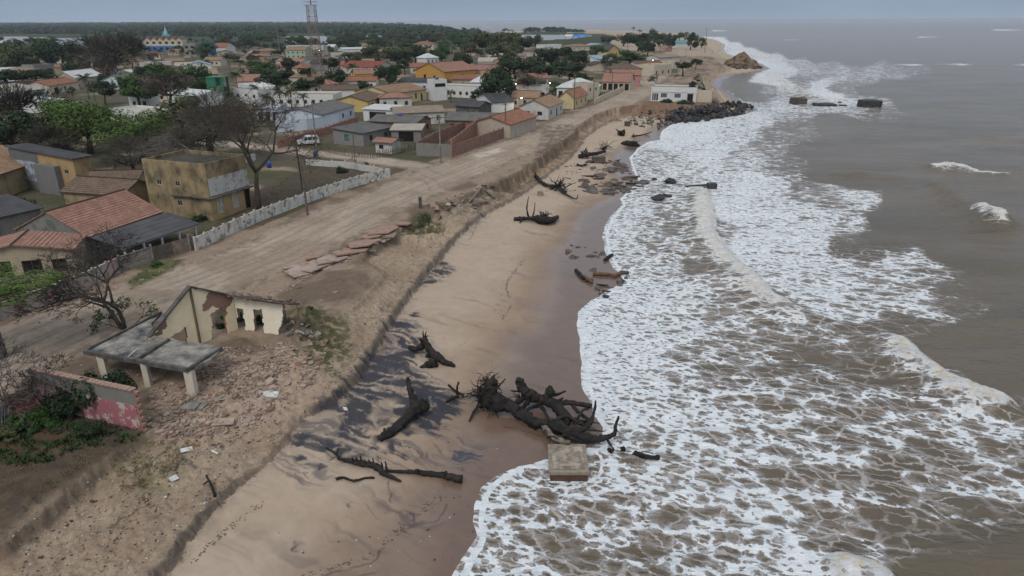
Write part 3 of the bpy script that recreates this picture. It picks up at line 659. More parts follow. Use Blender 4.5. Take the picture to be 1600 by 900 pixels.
f1 = t.math('MULTIPLY', f1, t.mrange(fo, .03, .15, 0, 1)); 
f1 = t.math('MAXIMUM', f1, t.mrange(ed, .4, .7, 0, 1, True))
thin = t.math('MULTIPLY', thin, t.mrange(fo, .04, .35, 0, .55))
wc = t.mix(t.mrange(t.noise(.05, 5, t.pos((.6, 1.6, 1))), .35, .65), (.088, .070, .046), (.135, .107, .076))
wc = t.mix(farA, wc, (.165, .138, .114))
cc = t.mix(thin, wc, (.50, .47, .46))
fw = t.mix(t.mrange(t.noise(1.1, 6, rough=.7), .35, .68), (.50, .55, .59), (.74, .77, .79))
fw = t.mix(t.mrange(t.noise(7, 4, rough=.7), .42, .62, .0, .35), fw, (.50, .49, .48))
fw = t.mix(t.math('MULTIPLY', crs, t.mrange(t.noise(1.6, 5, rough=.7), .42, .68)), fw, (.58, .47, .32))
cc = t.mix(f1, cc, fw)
t.col(cc); t.rough(t.mrange(f1, 0, 1, .2, .85)); t.b.inputs['IOR'].default_value = 1.33; t.lk(t.mrange(farA, 0, 1, .5, .3), t.b.inputs['Specular IOR Level'])
hb = t.math('ADD', t.math('ADD', t.math('MULTIPLY', t.noise(.22, 4, t.pos((.5, 1.9, 1)), .55), 2.6), t.math('MULTIPLY', t.noise(.9, 6, t.pos((.8, 1.7, 1)), .62), 1.0)), t.math('MULTIPLY', f1, .22))
hb = t.math('ADD', hb, t.math('MULTIPLY', t.math('MULTIPLY', t.noise(3.5, 6, rough=.75), crs), .8))
t.bump(hb, .8, .4)
MAT_SEA = t.m
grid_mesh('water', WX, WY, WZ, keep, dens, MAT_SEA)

for L in LAG:
    mb_ = [tuple(P(a, c_, 3.0)[:2])+(2.2,) for a, c_ in L]; me = bpy.data.meshes.new('lagoon'); cx_ = sum(p[0] for p in mb_)/len(mb_); cy_ = sum(p[1] for p in mb_)/len(mb_)
    mb_ = [(cx_+(p[0]-cx_)*1.02, cy_+(p[1]-cy_)*1.02, 2.2) for p in mb_]; me.from_pydata(mb_, [], [tuple(range(len(mb_)))[::-1]]); me.update()
    o = link('lagoon', me); tag(o, kind='structure')
    if 'LAGM' not in globals():
        t = NT('lagoon_water'); t.col((.2, .185, .165)); t.rough(.3); t.bump(t.noise(.8, 3), .15, .1); LAGM = t.m
    me.materials.append(LAGM)
# ============================================================ BUILDERS
GLASS = m_plain('window_glass', (.03, .035, .04), rough=.15, bump=0)
DARKIN = m_plain('dark_opening', (.012, .011, .01), bump=0)
FRAME_W = m_plain('white_frame', (.6, .6, .58), bump=0); FRAME_B = m_plain('brown_frame', (.12, .07, .04), bump=0)
CONC = m_plain('old_concrete', (.27, .25, .225), (.13, .12, .105), 1.6, .95, .5)
CONC_D = m_plain('dark_concrete', (.14, .13, .12), (.05, .048, .045), 1.2, .95, .5)
WOODG = m_plain('grey_wood', (.16, .13, .105), (.08, .065, .05), 3, .9, .5)
PLASTIC_BLUE = m_plain('blue_plastic', (.02, .08, .3), rough=.4, bump=0)
RUST = m_plain('rusty_metal', (.2, .09, .05), (.1, .06, .05), 4)
def side_panel(mb, o, d, n, L, H, holes, uo=0):
    """wall face from o along d (length L, height H) with rectangular holes [(u0,v0,u1,v1)], outward normal n, reveals .15 deep"""
    us = sorted({0, L}|{a for h in holes for a in (h[0], h[2])}); vs = sorted({0, H}|{a for h in holes for a in (h[1], h[3])})
    pt = lambda u, v, k=0: (o[0]+d[0]*u-n[0]*k, o[1]+d[1]*u-n[1]*k, o[2]+v)
    for i in range(len(us)-1):
        for j in range(len(vs)-1):
            cu = (us[i]+us[i+1])/2; cv = (vs[j]+vs[j+1])/2
            if any(h[0] < cu < h[2] and h[1] < cv < h[3] for h in holes): continue
            mb.quad(pt(us[i], vs[j]), pt(us[i+1], vs[j]), pt(us[i+1], vs[j+1]), pt(us[i], vs[j+1]), [(us[i]+uo, vs[j]), (us[i+1]+uo, vs[j]), (us[i+1]+uo, vs[j+1]), (us[i]+uo, vs[j+1])])
    for a, b, c, e in holes:
        K = .15
        mb.quad(pt(a, b), pt(a, e), pt(a, e, K), pt(a, b, K)); mb.quad(pt(c, b), pt(c, b, K), pt(c, e, K), pt(c, e))
        mb.quad(pt(a, e), pt(c, e), pt(c, e, K), pt(a, e, K)); mb.quad(pt(a, b), pt(a, b, K), pt(c, b, K), pt(c, b))
def roof_slope(mb, a, b, c, d, n, th=.1, step=.035, uv0=0):
    """a-b the eave, d-c the ridge side; n tile courses, each lapping over the one below"""
    a, b, c, d = map(Vector, (a, b, c, d)); nrm = (b-a).cross(d-a)
    if nrm.length < 1e-6: nrm = (b-a).cross(c-a)
    nrm.normalize(); S = ((d-a).length+(c-b).length)/2; W = (b-a).length
    for i in range(n):
        t0 = i/n; t1 = (i+1)/n
        p0 = a.lerp(d, t0)+nrm*step; p1 = b.lerp(c, t0)+nrm*step; p2 = b.lerp(c, t1); p3 = a.lerp(d, t1)
        u0 = (p0-a).dot((b-a).normalized()); u1 = (p1-a).dot((b-a).normalized()); u2 = (p2-a).dot((b-a).normalized()); u3 = (p3-a).dot((b-a).normalized())
        mb.quad(p0, p1, p2, p3, [(u0, t0*S), (u1, t0*S), (u2, t1*S), (u3, t1*S)])
        if i: mb.quad(p0-nrm*step, p1-nrm*step, p1, p0, [(u0, t0*S), (u1, t0*S), (u1, t0*S+.02), (u0, t0*S+.02)])
    dn = -nrm*th
    mb.quad(a+dn, b+dn, b+nrm*step, a+nrm*step); mb.quad(b+dn, c+dn, c, b+nrm*step); mb.quad(c+dn, d+dn, d, c); mb.quad(d+dn, a+dn, a+nrm*step, d)
    mb.quad(d+dn, c+dn, b+dn, a+dn)
def add_window(parent, face, u, v, wd, ht, kind='window', fm=None, pm=None, bars=1):
    """face = (o, d, n); frame as a ring set in the reveal, pane or leaf behind it"""
    o, d, n = face; fr = MB(); t_ = .07
    def bx(u0, v0, u1, v1, k0, k1, mb):
        P0 = [(o[0]+d[0]*uu-n[0]*kk, o[1]+d[1]*uu-n[1]*kk, o[2]+vv) for kk in (k0, k1) for vv in (v0, v1) for uu in (u0, u1)]
        i = len(mb.v); mb.v += P0
        for q in ((0, 1, 3, 2), (4, 6, 7, 5), (0, 4, 5, 1), (2, 3, 7, 6), (0, 2, 6, 4), (1, 5, 7, 3)): mb.f.append(tuple(i+j for j in q))
    bx(u, v, u+t_, v+ht, .02, .12, fr); bx(u+wd-t_, v, u+wd, v+ht, .02, .12, fr); bx(u+t_, v+ht-t_, u+wd-t_, v+ht, .02, .12, fr)
    if kind == 'window': bx(u+t_, v, u+wd-t_, v+t_, .02, .12, fr)
    for i in range(bars): x_ = u+wd*(i+1)/(bars+1); bx(x_-.025, v+t_, x_+.025, v+ht-t_, .04, .10, fr)
    w_ = fr.build(kind, fm or FRAME_B, parent)
    pn = MB(); bx(u+.01, v+.01, u+wd-.01, v+ht-.01, .125, .148, pn); pn.build('pane' if kind == 'window' else 'leaf', pm or GLASS, w_)
FOOT = []
def house(A, B, h, D, roof='gable', rise=1.5, ridge='par', wall=None, roofm=None, label='', cat='house', wins=(), ov=.35, name='house', group=None, base=None, tank=0, skew=0, gap=None, porch=None, chim=0):
    """A,B photo pixels of the eave corners of the near wall; wall height h; depth D in metres (or pixel of third eave corner);
    wins: (side 'f','l','r', fraction along, sill, width, height, kind)"""
    z0 = 3.0 if base is None else base
    a = P(*A, z0+h); b = P(*B, z0+h)
    if isinstance(D, tuple): dpt = P(*D, z0+h)
    ex = (b-a); L = ex.length; ang = math.atan2(ex.y, ex.x); exn = ex.normalized(); ey = Vector((-exn.y, exn.x, 0))
    if isinstance(D, tuple): D = max(2.0, abs((dpt-a).dot(ey)))
    g = min(Zt(a.x, a.y), Zt(b.x, b.y)); z1 = z0+h; H = z1-g+.2; zb = g-.2
    t = thing(name, (a.x, a.y, zb), label, cat, group, ang); cc_ = a+exn*L/2+ey*D/2; FOOT.append((cc_.x, cc_.y, math.hypot(L, D)/2*.8))
    wm_ = wall; mb = MB()
    faces = {'f': ((0, 0, 0), (1, 0, 0), (0, -1, 0), L), 'r': ((L, 0, 0), (0, 1, 0), (1, 0, 0), D), 'b': ((L, D, 0), (-1, 0, 0), (0, 1, 0), L), 'l': ((0, D, 0), (0, -1, 0), (-1, 0, 0), D)}
    holes = {k: [] for k in faces}
    for wn_ in wins:
        s, fr_, sill, wd, ht = wn_[:5]; o, d, n, LL = faces[s]
        if LL < wd+.3: continue
        u = max(.15, min(LL-wd-.15, fr_*LL-wd/2)); ht = min(ht, H-.3-sill); 
        if ht < .3: continue
        if any(u < q[2]+.08 and u+wd > q[0]-.08 and sill+.2 < q[3]+.05 and sill+.2+ht > q[1]-.05 for q in holes[s]): continue
        holes[s].append((u, sill+.2, u+wd, sill+.2+ht, wn_[5] if len(wn_) > 5 else 'window', wn_[6] if len(wn_) > 6 else None, wn_[7] if len(wn_) > 7 else None))
    Hw = H+(.45 if roof == 'flat' else 0)
    uo = 0
    for k, (o, d, n, LL) in faces.items():
        side_panel(mb, o, d, n, LL, Hw, [q[:4] for q in holes[k]], uo); uo += LL
    if roof == 'flat':
        i_ = .18
        mb.quad((0, 0, Hw), (L, 0, Hw), (L-i_, i_, Hw), (i_, i_, Hw)); mb.quad((L, 0, Hw), (L, D, Hw), (L-i_, D-i_, Hw), (L-i_, i_, Hw)); mb.quad((L, D, Hw), (0, D, Hw), (i_, D-i_, Hw), (L-i_, D-i_, Hw)); mb.quad((0, D, Hw), (0, 0, Hw), (i_, i_, Hw), (i_, D-i_, Hw))
        for p, q in (((i_, i_), (i_, D-i_)), ((i_, D-i_), (L-i_, D-i_)), ((L-i_, D-i_), (L-i_, i_)), ((L-i_, i_), (i_, i_))): mb.quad((*p, Hw), (*q, Hw), (*q, H-.02), (*p, H-.02))
    if roof == 'gable':
        if ridge == 'par':
            for x_, y0, y1 in ((0, D, 0), (L, 0, D)): mb.tri((x_, y0, H), (x_, y1, H), (x_, D/2, H+rise), [(y0, H), (y1, H), (D/2, H+rise)])
        else:
            for y_, x0, x1 in ((0, 0, L), (D, L, 0)): mb.tri((x0, y_, H), (x1, y_, H), (L/2, y_, H+rise), [(x0, H), (x1, H), (L/2, H+rise)])
    if roof == 'mono':   # rises to the back
        mb.tri((0, D, H), (0, 0, H), (0, D, H+rise)); mb.tri((L, 0, H), (L, D, H), (L, D, H+rise)); mb.quad((L, D, H), (0, D, H), (0, D, H+rise), (L, D, H+rise))
    if roof == 'monox':  # rises to the left end
        mb.tri((0, 0, H), (L, 0, H), (0, 0, H+rise)); mb.tri((L, D, H), (0, D, H), (0, D, H+rise)); mb.quad((0, D, H), (0, 0, H), (0, 0, H+rise), (0, D, H+rise))
    mb.build('wall', wm_, t)
    for k, (o, d, n, LL) in faces.items():
        for q in holes[k]: add_window(t, (o, d, n), q[0], q[1], q[2]-q[0], q[3]-q[1], q[4], q[5], q[6], 1 if q[4] == 'window' else 0)
    rb = MB(); e = ov; Z = H+.06
    def ncr(s): return max(2, min(26, int(s/.37)))
    rd = MB()
    if roof == 'gable' and ridge == 'par':
        k = rise/(D/2); S = math.hypot(D/2+e, rise)
        roof_slope(rb, (-e, -e, Z-e*k), (L+e, -e, Z-e*k), (L+e, D/2, Z+rise), (-e, D/2, Z+rise), ncr(S))
        roof_slope(rb, (L+e, D+e, Z-e*k), (-e, D+e, Z-e*k), (-e, D/2, Z+rise), (L+e, D/2, Z+rise), ncr(S)); rd.tube([(-e, D/2, Z+rise+.02), (L+e, D/2, Z+rise+.02)], [.11, .11], 6)
    elif roof == 'gable':
        k = rise/(L/2); S = math.hypot(L/2+e, rise)
        roof_slope(rb, (-e, D+e, Z-e*k), (-e, -e, Z-e*k), (L/2, -e, Z+rise), (L/2, D+e, Z+rise), ncr(S))
        roof_slope(rb, (L+e, -e, Z-e*k), (L+e, D+e, Z-e*k), (L/2, D+e, Z+rise), (L/2, -e, Z+rise), ncr(S)); rd.tube([(L/2, -e, Z+rise+.02), (L/2, D+e, Z+rise+.02)], [.11, .11], 6)
    elif roof == 'hip':
        m_ = min(L, D)/2; S = math.hypot(m_, rise); r0 = (m_, D/2, Z+rise) if L >= D else (L/2, m_, Z+rise); r1 = (L-m_, D/2, Z+rise) if L >= D else (L/2, D-m_, Z+rise); n = ncr(S)
        c = [(-e, -e, Z), (L+e, -e, Z), (L+e, D+e, Z), (-e, D+e, Z)]
        if L >= D:
            roof_slope(rb, c[0], c[1], r1, r0, n); roof_slope(rb, c[1], c[2], r1, r1, n); roof_slope(rb, c[2], c[3], r0, r1, n); roof_slope(rb, c[3], c[0], r0, r0, n)
        else:
            roof_slope(rb, c[0], c[1], r0, r0, n); roof_slope(rb, c[1], c[2], r1, r0, n); roof_slope(rb, c[2], c[3], r1, r1, n); roof_slope(rb, c[3], c[0], r0, r1, n)
        rd.tube([r0, r1], [.11, .11], 6)
        for q, w_ in ((c[0], r0), (c[3], r0 if L >= D else r1), (c[1], r1 if L >= D else r0), (c[2], r1)): rd.tube([(q[0], q[1], q[2]+.05), (w_[0], w_[1], w_[2]+.02)], [.09, .09], 5)
    elif roof == 'mono': roof_slope(rb, (-e, -e, Z-e*rise/D), (L+e, -e, Z-e*rise/D), (L+e, D+e, Z+rise+e*rise/D), (-e, D+e, Z+rise+e*rise/D), ncr(D))
    elif roof == 'monox': roof_slope(rb, (L+e, -e, Z-e*rise/L), (L+e, D+e, Z-e*rise/L), (-e, D+e, Z+rise+e*rise/L), (-e, -e, Z+rise+e*rise/L), ncr(L))
    elif roof == 'flat': rb.box(.18, .18, H-.15, L-.18, D-.18, H-.02)
    if rb.f: rb.build('roof', roofm or CONC, t)
    if rd.f: rd.build('ridge', roofm or CONC, t)
    if porch:   # (depth, height, roof material, posts)
        pd, ph, pm, npst = porch; pb = MB(); roof_slope(pb, (-.2, -pd, ph), (L+.2, -pd, ph), (L+.2, -.02, ph+.5), (-.2, -.02, ph+.5), max(2, int(pd/.5)), .06, .01); pb.build('porch_roof', pm, t)
        for i in range(npst): q = MB(); x_ = .1+(L-.3)*i/max(1, npst-1); q.box(x_, -pd+.15, 0, x_+.16, -pd+.31, ph-.02); q.build('post', wall if npst else CONC, t)
    if tank:
        tk = MB(); tk.tube([(L*.5, D*.5, H+.02+rise*.5), (L*.5, D*.5, H+.9+rise*.5), (L*.5, D*.5, H+1.0+rise*.5)], [.55, .6, .3], 12); tk.build('water_tank', PLASTIC_BLUE, t, True)
    if chim:
        tk = MB(); tk.box(L*.6, D*.5-.3, H, L*.6+.7, D*.5+.4, H+rise+.9); tk.build('chimney', wall, t)
    return t, L, D, H
# ---- trees
def crown_mesh(name, n, seed, leaf=.07, lobes=16, flat=.75, twig=0, hollow=.55, up=.0):
    r = random.Random(seed); mb = MB(); cs = []
    for i in range(lobes):
        a = r.uniform(0, 2*PI); q = r.random()**.5*.74; zz = r.uniform(-.55, .8)*flat*math.sqrt(max(0, 1-q*q)); cs.append((Vector((q*math.cos(a), q*math.sin(a), zz)), r.uniform(.2, .42)))
    for i in range(n):
        c, R = cs[r.randrange(lobes)]
        d = Vector((r.gauss(0, 1), r.gauss(0, 1), r.gauss(up, .8))).normalized(); p = c+Vector((d.x, d.y, d.z*.8))*R*(r.uniform(hollow, 1)**.5)
        if twig:
            L = leaf*r.uniform(1.5, 4); dd = (d*.6+p.normalized()*.7+Vector((r.uniform(-.5, .5), r.uniform(-.5, .5), r.uniform(-.3, .5)))).normalized(); s = dd.orthogonal().normalized()*leaf*twig
            mb.quad(p-s, p+s, p+dd*L+s*.3, p+dd*L-s*.3)
        else:
            nn = (d+Vector((r.uniform(-.8, .8), r.uniform(-.8, .8), r.uniform(0, 1)))).normalized(); s = nn.orthogonal().normalized(); s.rotate(Matrix.Rotation(r.uniform(0, 6.3), 3, nn)); q = nn.cross(s); l = leaf*r.uniform(.6, 1.3)
            mb.quad(p-s*l, p-q*l*.5, p+s*l, p+q*l*.5)
    return mb.mesh(name), cs
BARK = m_plain('bark', (.085, .068, .055), (.04, .033, .028), 4, .95, .6)
BARKG = m_plain('grey_bark', (.16, .145, .13), (.07, .06, .055), 4, .95, .6)
def trunk_mesh(name, cs, seed, hgt, rad=.06, nl=9):
    """from z=-hgt (ground) up into the crown around the origin, limbs to the lobes"""
    r = random.Random(seed); mb = MB(); top = Vector((r.uniform(-.1, .1), r.uniform(-.1, .1), -.25))
    fork = Vector((top.x*.5, top.y*.5, -hgt*.45)); mb.tube([(0, 0, -hgt), (r.uniform(-.03, .03), .02, -hgt*.75), fork, top], [rad*1.5, rad*1.1, rad*.9, rad*.5], 7)
    for c, R in sorted(cs, key=lambda q: -q[0].length)[:nl]:
        m = fork.lerp(c, .5)+Vector((0, 0, -.08)); mb.tube([fork.lerp(top, r.random()*.8), m, c, c+c*.15], [rad*.55, rad*.35, rad*.18, rad*.06], 5)
    return mb.mesh(name, True)
LEAF = dict(green=m_leaf('foliage_green', (.045, .085, .022), (.022, .045, .014)), dark=m_leaf('foliage_dark', (.03, .05, .022), (.015, .026, .014), (.045, .065, .03)),
            bright=m_leaf('foliage_bright', (.072, .125, .026), (.035, .066, .018), (.12, .165, .036)), brown=m_leaf('foliage_dry', (.07, .06, .042), (.035, .031, .025), (.085, .08, .05)),
            olive=m_leaf('foliage_olive', (.07, .08, .035), (.035, .042, .022)))
for m in ('green', 'dark', 'bright', 'brown', 'olive'): pass
TREEP = {}
def treeproto(kind, v, near=False):
    k = (kind, v, near)
    if near and k not in TREEP:
        me, cs = crown_mesh('crown', 9000, 300+v, .03, 26, .72, 0); me.materials.append(LEAF[kind]); tm = trunk_mesh('trunk', cs, v, 1.45, .05, 14); tm.materials.append(BARK); TREEP[k] = (me, tm)
    if k not in TREEP:
        dry = kind == 'brown'
        me, cs = crown_mesh('crown', 2600 if not dry else 3200, 100+v*13+len(kind), .075 if not dry else .06, 15+v*3, .72, .16 if dry else 0)
        me.materials.append(LEAF[kind]); tm = trunk_mesh('trunk', cs, v, 1.45); tm.materials.append(BARK); TREEP[k] = (me, tm)
    return TREEP[k]
def tree(cx, cy, rx, kind, label, ry=None, v=None, group=None, hc=None, name='tree'):
    """crown centred on the photo pixel, rx its half width in pixels"""
    v = v if v is not None else int(cx*7+cy) % 4; ry = ry or rx*.72; hc = hc or 4.0
    for _ in range(6):
        p = P(cx, cy, 3+hc); s = (Vector((p.x, p.y, p.z-CAM_Z))).length/FPX; R = rx*s; hc = max(ry*s*.9, min(1.0*R+.3, 6.0))
    Rz = ry*s/.74
    t = thing(name, (p.x, p.y, p.z), label, 'tree' if name == 'tree' else 'bush', group, (cx*13 % 63)/10, (R, R, Rz))
    me, tm = treeproto(kind, v, R > 3.2 and kind == 'bright' or (cy > 400)); link('crown', me, t); tr = link('trunk', tm, t); kk = (hc+.2)/(1.45*Rz); tr.scale = (1, 1, min(1, kk)); t.location.z = 3+hc
    if kk > 1.02: st = link('trunk', STEM, t); st.location = (0, 0, -1.42); st.scale = (1, 1, (hc+.3)/Rz-1.42)
    return t
_m = MB(); _m.tube([(0, 0, 0), (0, 0, -1)], [.082, .1], 8); STEM = _m.mesh('trunk', True); STEM.materials.append(BARK)
def bush(cx, cy, rx, kind, label, ry=None, z=None, group=None):
    p = G(cx, cy); s = (p-Vector((0, 0, CAM_Z))).length/FPX; R = rx*s; Rz = (ry or rx*.7)*s/.74
    t = thing('bush', (p.x, p.y, p.z+Rz*.3), label, 'bush', group, (cx*7 % 63)/10, (R, R, Rz)); me, tm = treeproto(kind, int(cx) % 4)
    link('foliage', me, t); st = link('stem', tm, t); st.scale = (1, 1, .5); return t
# palms
def frond_mesh(seed, L=1.0):
    r = random.Random(seed); mb = MB(); pts = []
    for i in range(8):
        t_ = i/7; pts.append(Vector((t_*.86, 0, .34*t_-.75*t_*t_)))
    mb.tube(pts, [.012*(1-.8*i/7) for i in range(8)], 4)
    for i in range(15):
        t_ = .12+.86*i/14; p = Vector((t_*.86, 0, .34*t_-.75*t_*t_)); ll = .30*math.sin(PI*min(1, .15+t_*.9))+.05
        for s in (-1, 1):
            q = p+Vector((ll*.45, s*ll*.8, -ll*r.uniform(.35, .75))); wv_ = Vector((.022, 0, 0)); mb.quad(p-wv_, p+wv_, q+wv_*.3, q-wv_*.3)
    return mb.mesh('frond')
PALMLEAF = m_leaf('palm_leaf', (.055, .075, .03), (.03, .042, .02)); FR = [frond_mesh(i) for i in range(3)]
for f_ in FR: f_.materials.append(PALMLEAF)
def palm(cx, cy, hpx, label, group='palms among the houses', lean=0.0):
    """crown at the pixel, trunk hpx pixels tall"""
    h = 6.0
    for _ in range(6):
        p = P(cx, cy, 3+h); s = (p-Vector((0, 0, CAM_Z))).length/FPX; h = max(2.5, min(13, hpx*s/.93))
    t = thing('palm_tree', (p.x, p.y, 2.9), label, 'palm tree', group, (cx*3 % 60)/10); r = random.Random(int(cx*10)); mb = MB()
    lx = lean*h; pts = [(lx*(q**1.7), 0, h*q) for q in (0, .2, .4, .6, .8, 1)]; mb.tube(pts, [.26, .19, .17, .15, .14, .13], 7); mb.build('trunk', BARKG, t, True)
    n = 15; Lf = min(3.6, max(1.9, h*.5))
    for i in range(n):
        f = link('frond', FR[i % 3], t); f.location = (lx, 0, h); f.rotation_euler = (0, r.uniform(-1.0, .45), 2*PI*i/n+r.uniform(-.2, .2)); f.scale = (Lf*r.uniform(.8, 1.1),)*3
    return t
def pole(bx, by, ty, label, mat=None, arm=0, group='utility poles', lean=(0, 0), lampc=None, r=.13, name='utility_pole'):
    b = G(bx, by); h = up_to(b, ty); t = thing(name, b, label, 'street lamp' if lampc else 'utility pole', group); mb = MB()
    mb.tube([(0, 0, -.3), (lean[0]*h*.5, lean[1]*h*.5, h*.5), (lean[0]*h, lean[1]*h, h)], [r, r*.85, r*.7], 8); mb.build('shaft', mat or WOODG, t)
    tx, ty_ = lean[0]*h, lean[1]*h
    if arm:
        q = MB(); q.box(tx-arm, ty_-.06, h-.6, tx+arm, ty_+.06, h-.48); q.box(tx-arm*.7, ty_-.05, h-1.5, tx+arm*.7, ty_+.05, h-1.4); q.build('crossarm', WOODG, t)
        for k in (-.9, -.35, .35, .9):
            q = MB(); q.tube([(tx+arm*k, ty_, h-.48), (tx+arm*k, ty_, h-.3)], [.05, .03], 6); q.build('insulator', CONC, t)
    if lampc:
        q = MB(); q.tube([(tx, ty_, h-.5), (tx+.6, ty_-.4, h-.2), (tx+1.2, ty_-.8, h-.1)], [.04, .04, .04], 5); q.build('arm', CONC, t)
        q = MB(); q.box(tx+1.0, ty_-1.1, h-.14, tx+1.5, ty_-.7, h-.02); hd = q.build('lamp_head', CONC, t)
        q = MB(); q.tube([(tx+1.25, ty_-.9, h-.15), (tx+1.25, ty_-.9, h-.30), (tx+1.25, ty_-.9, h-.42)], [.11, .14, .05], 8); q.build('bulb', lampc, hd)
        ld = bpy.data.lights.new('lamp_light', 'POINT'); lo = bpy.data.objects.new('lamp_light', ld); COL.objects.link(lo); lo.parent = t; lo.location = (tx+1.25, ty_-.9, h-.75)
        ld.energy = 260; ld.color = lampc.node_tree.nodes['Principled BSDF'].inputs['Emission Color'].default_value[:3]; ld.shadow_soft_size = .2
    return t
def m_emit(name, c, st):
    t = NT(name); t.b.inputs['Emission Color'].default_value = (*c, 1); t.b.inputs['Emission Strength'].default_value = st; t.col(c); return t.m
LAMP_W = m_emit('lit_lamp_white', (1, .93, .8), 22); LAMP_O = m_emit('lit_lamp_orange', (1, .48, .16), 14)
def wall_run(pts, h, pl, mat, label, name='boundary_wall', cap=.06, th=.16, postm=None, posth=.15, cat='wall', group=None, gm=None, base_py=True, miss=0, zjit=.0, seed=1, panel='panel', hs=None):
    """wall along photo base points: alternate posts and panels of length pl"""
    r = random.Random(seed); W = [G(*p) for p in pts]; t = thing(name, W[0], label, cat, group); acc = 0
    for i in range(len(W)-1):
        a, b = W[i], W[i+1]; d = Vector((b.x-a.x, b.y-a.y, 0)); L = d.length; n = max(1, round(L/pl)); an = math.atan2(d.y, d.x)
        for k in range(n):
            p = a.lerp(b, k/n); q = a.lerp(b, (k+1)/n); zb = min(p.z, q.z)-.25; l = L/n; hh = h if hs is None else hs
            M = Matrix.Translation((p.x-W[0].x, p.y-W[0].y, zb-W[0].z)) @ Matrix.Rotation(an, 4, 'Z'); po = MB(); po.box(-.1, -th/2-.03, 0, .1, th/2+.03, h+.25+posth+r.uniform(-zjit, zjit), M); po.build('post', postm or mat, t)
            if r.random() < miss: continue
            pb = MB(); pb.box(.1, -th/2, 0, l-.1, th/2, h+.25-cap+r.uniform(-zjit, 0), M); pb.build(panel, mat, t)
            if cap: cb = MB(); cb.box(.1, -th/2-.04, h+.25-cap, l-.1, th/2+.04, h+.25, M); cb.build('coping', gm or mat, t)
    return t
# ============================================================ VILLAGE
W_ = lambda n, c, d=.5, **k: m_wall('render_'+n, c, d, **k)
white = W_('white', (.62, .62, .60), .35); white2 = W_('bluewhite', (.50, .56, .62), .4); whited = W_('dirtywhite', (.52, .50, .47), .8); cream = W_('cream', (.52, .455, .355), .5); creamd = W_('oldcream', (.40, .33, .235), .85)
yellow = W_('yellow', (.55, .40, .16), .5); paley = W_('paleyellow', (.56, .46, .26), .45); ochre = W_('ochre', (.34, .26, .15), .9); golden = W_('golden', (.50, .27, .07), .4); byellow = W_('brightyellow', (.72, .48, .06), .2)
greyw = W_('grey', (.23, .22, .21), .6); paleg = W_('palegreen', (.36, .42, .33), .5); pinkw = W_('pink', (.42, .22, .20), .5); bluew = W_('blue', (.05, .15, .38), .3); lblue = W_('lightblue', (.38, .48, .58), .5); beige = W_('beige', (.42, .35, .27), .4); teal = W_('teal', (.12, .36, .36), .4)
tile = m_tile('clay_tiles', (.40, .19, .115), (.29, .125, .08), .25); tile_p = m_tile('pink_clay_tiles', (.43, .24, .175), (.33, .175, .13), .25); tile_t = m_tile('tan_tiles', (.40, .265, .16), (.30, .195, .12), .3); tile_o = m_tile('old_brown_tiles', (.215, .15, .105), (.15, .10, .075), .6); tile_r = m_tile('red_tiles', (.34, .10, .07), (.26, .075, .055), .15)
tile_n = m_tile('near_clay_tiles', (.40, .225, .165), (.28, .15, .11), .3)
rgrey = m_corr('grey_sheet', (.17, .165, .155), (.12, .115, .11), .5); rdark = m_corr('dark_sheet', (.085, .085, .09), (.055, .055, .06), .4); rwhite = m_corr('white_sheet', (.62, .63, .62), (.54, .56, .56), .12, rough=.5); rpale = m_corr('pale_sheet', (.46, .43, .36), (.38, .35, .3), .25); rblue = m_corr('blue_sheet', (.32, .42, .5), (.28, .38, .46), .15); rtan = m_corr('tan_sheet', (.33, .265, .195), (.27, .215, .16), .35); rteal = m_corr('teal_sheet', (.10, .33, .33), (.08, .27, .28), .2)
brick = m_brick('clay_block'); mbrick = m_brick('grimy_clay_block', (.28, .12, .08), (.17, .07, .05), (.27, .25, .22), grime=.6); cblock = m_brick('concrete_block', (.25, .235, .21), (.2, .19, .17), (.16, .15, .14), .4, .2, .2)
def fw(n, s='f', sill=1.0, w_=1.0, h=1.1, door=None, fm=None, pm=None):
    o = [(s, (i+.5)/n, sill, w_, h, 'window', fm, pm) for i in range(n)]
    if door is not None: o[door] = (s, (door+.5)/n, 0.02, .9, 2.1, 'door', fm, pm)
    return o
BL = m_plain('blue_shutter', (.05, .12, .24), bump=0); TEALP = m_plain('teal_shutter', (.05, .26, .25), bump=0); CREAMP = m_plain('cream_shutter', (.5, .44, .3), bump=0)
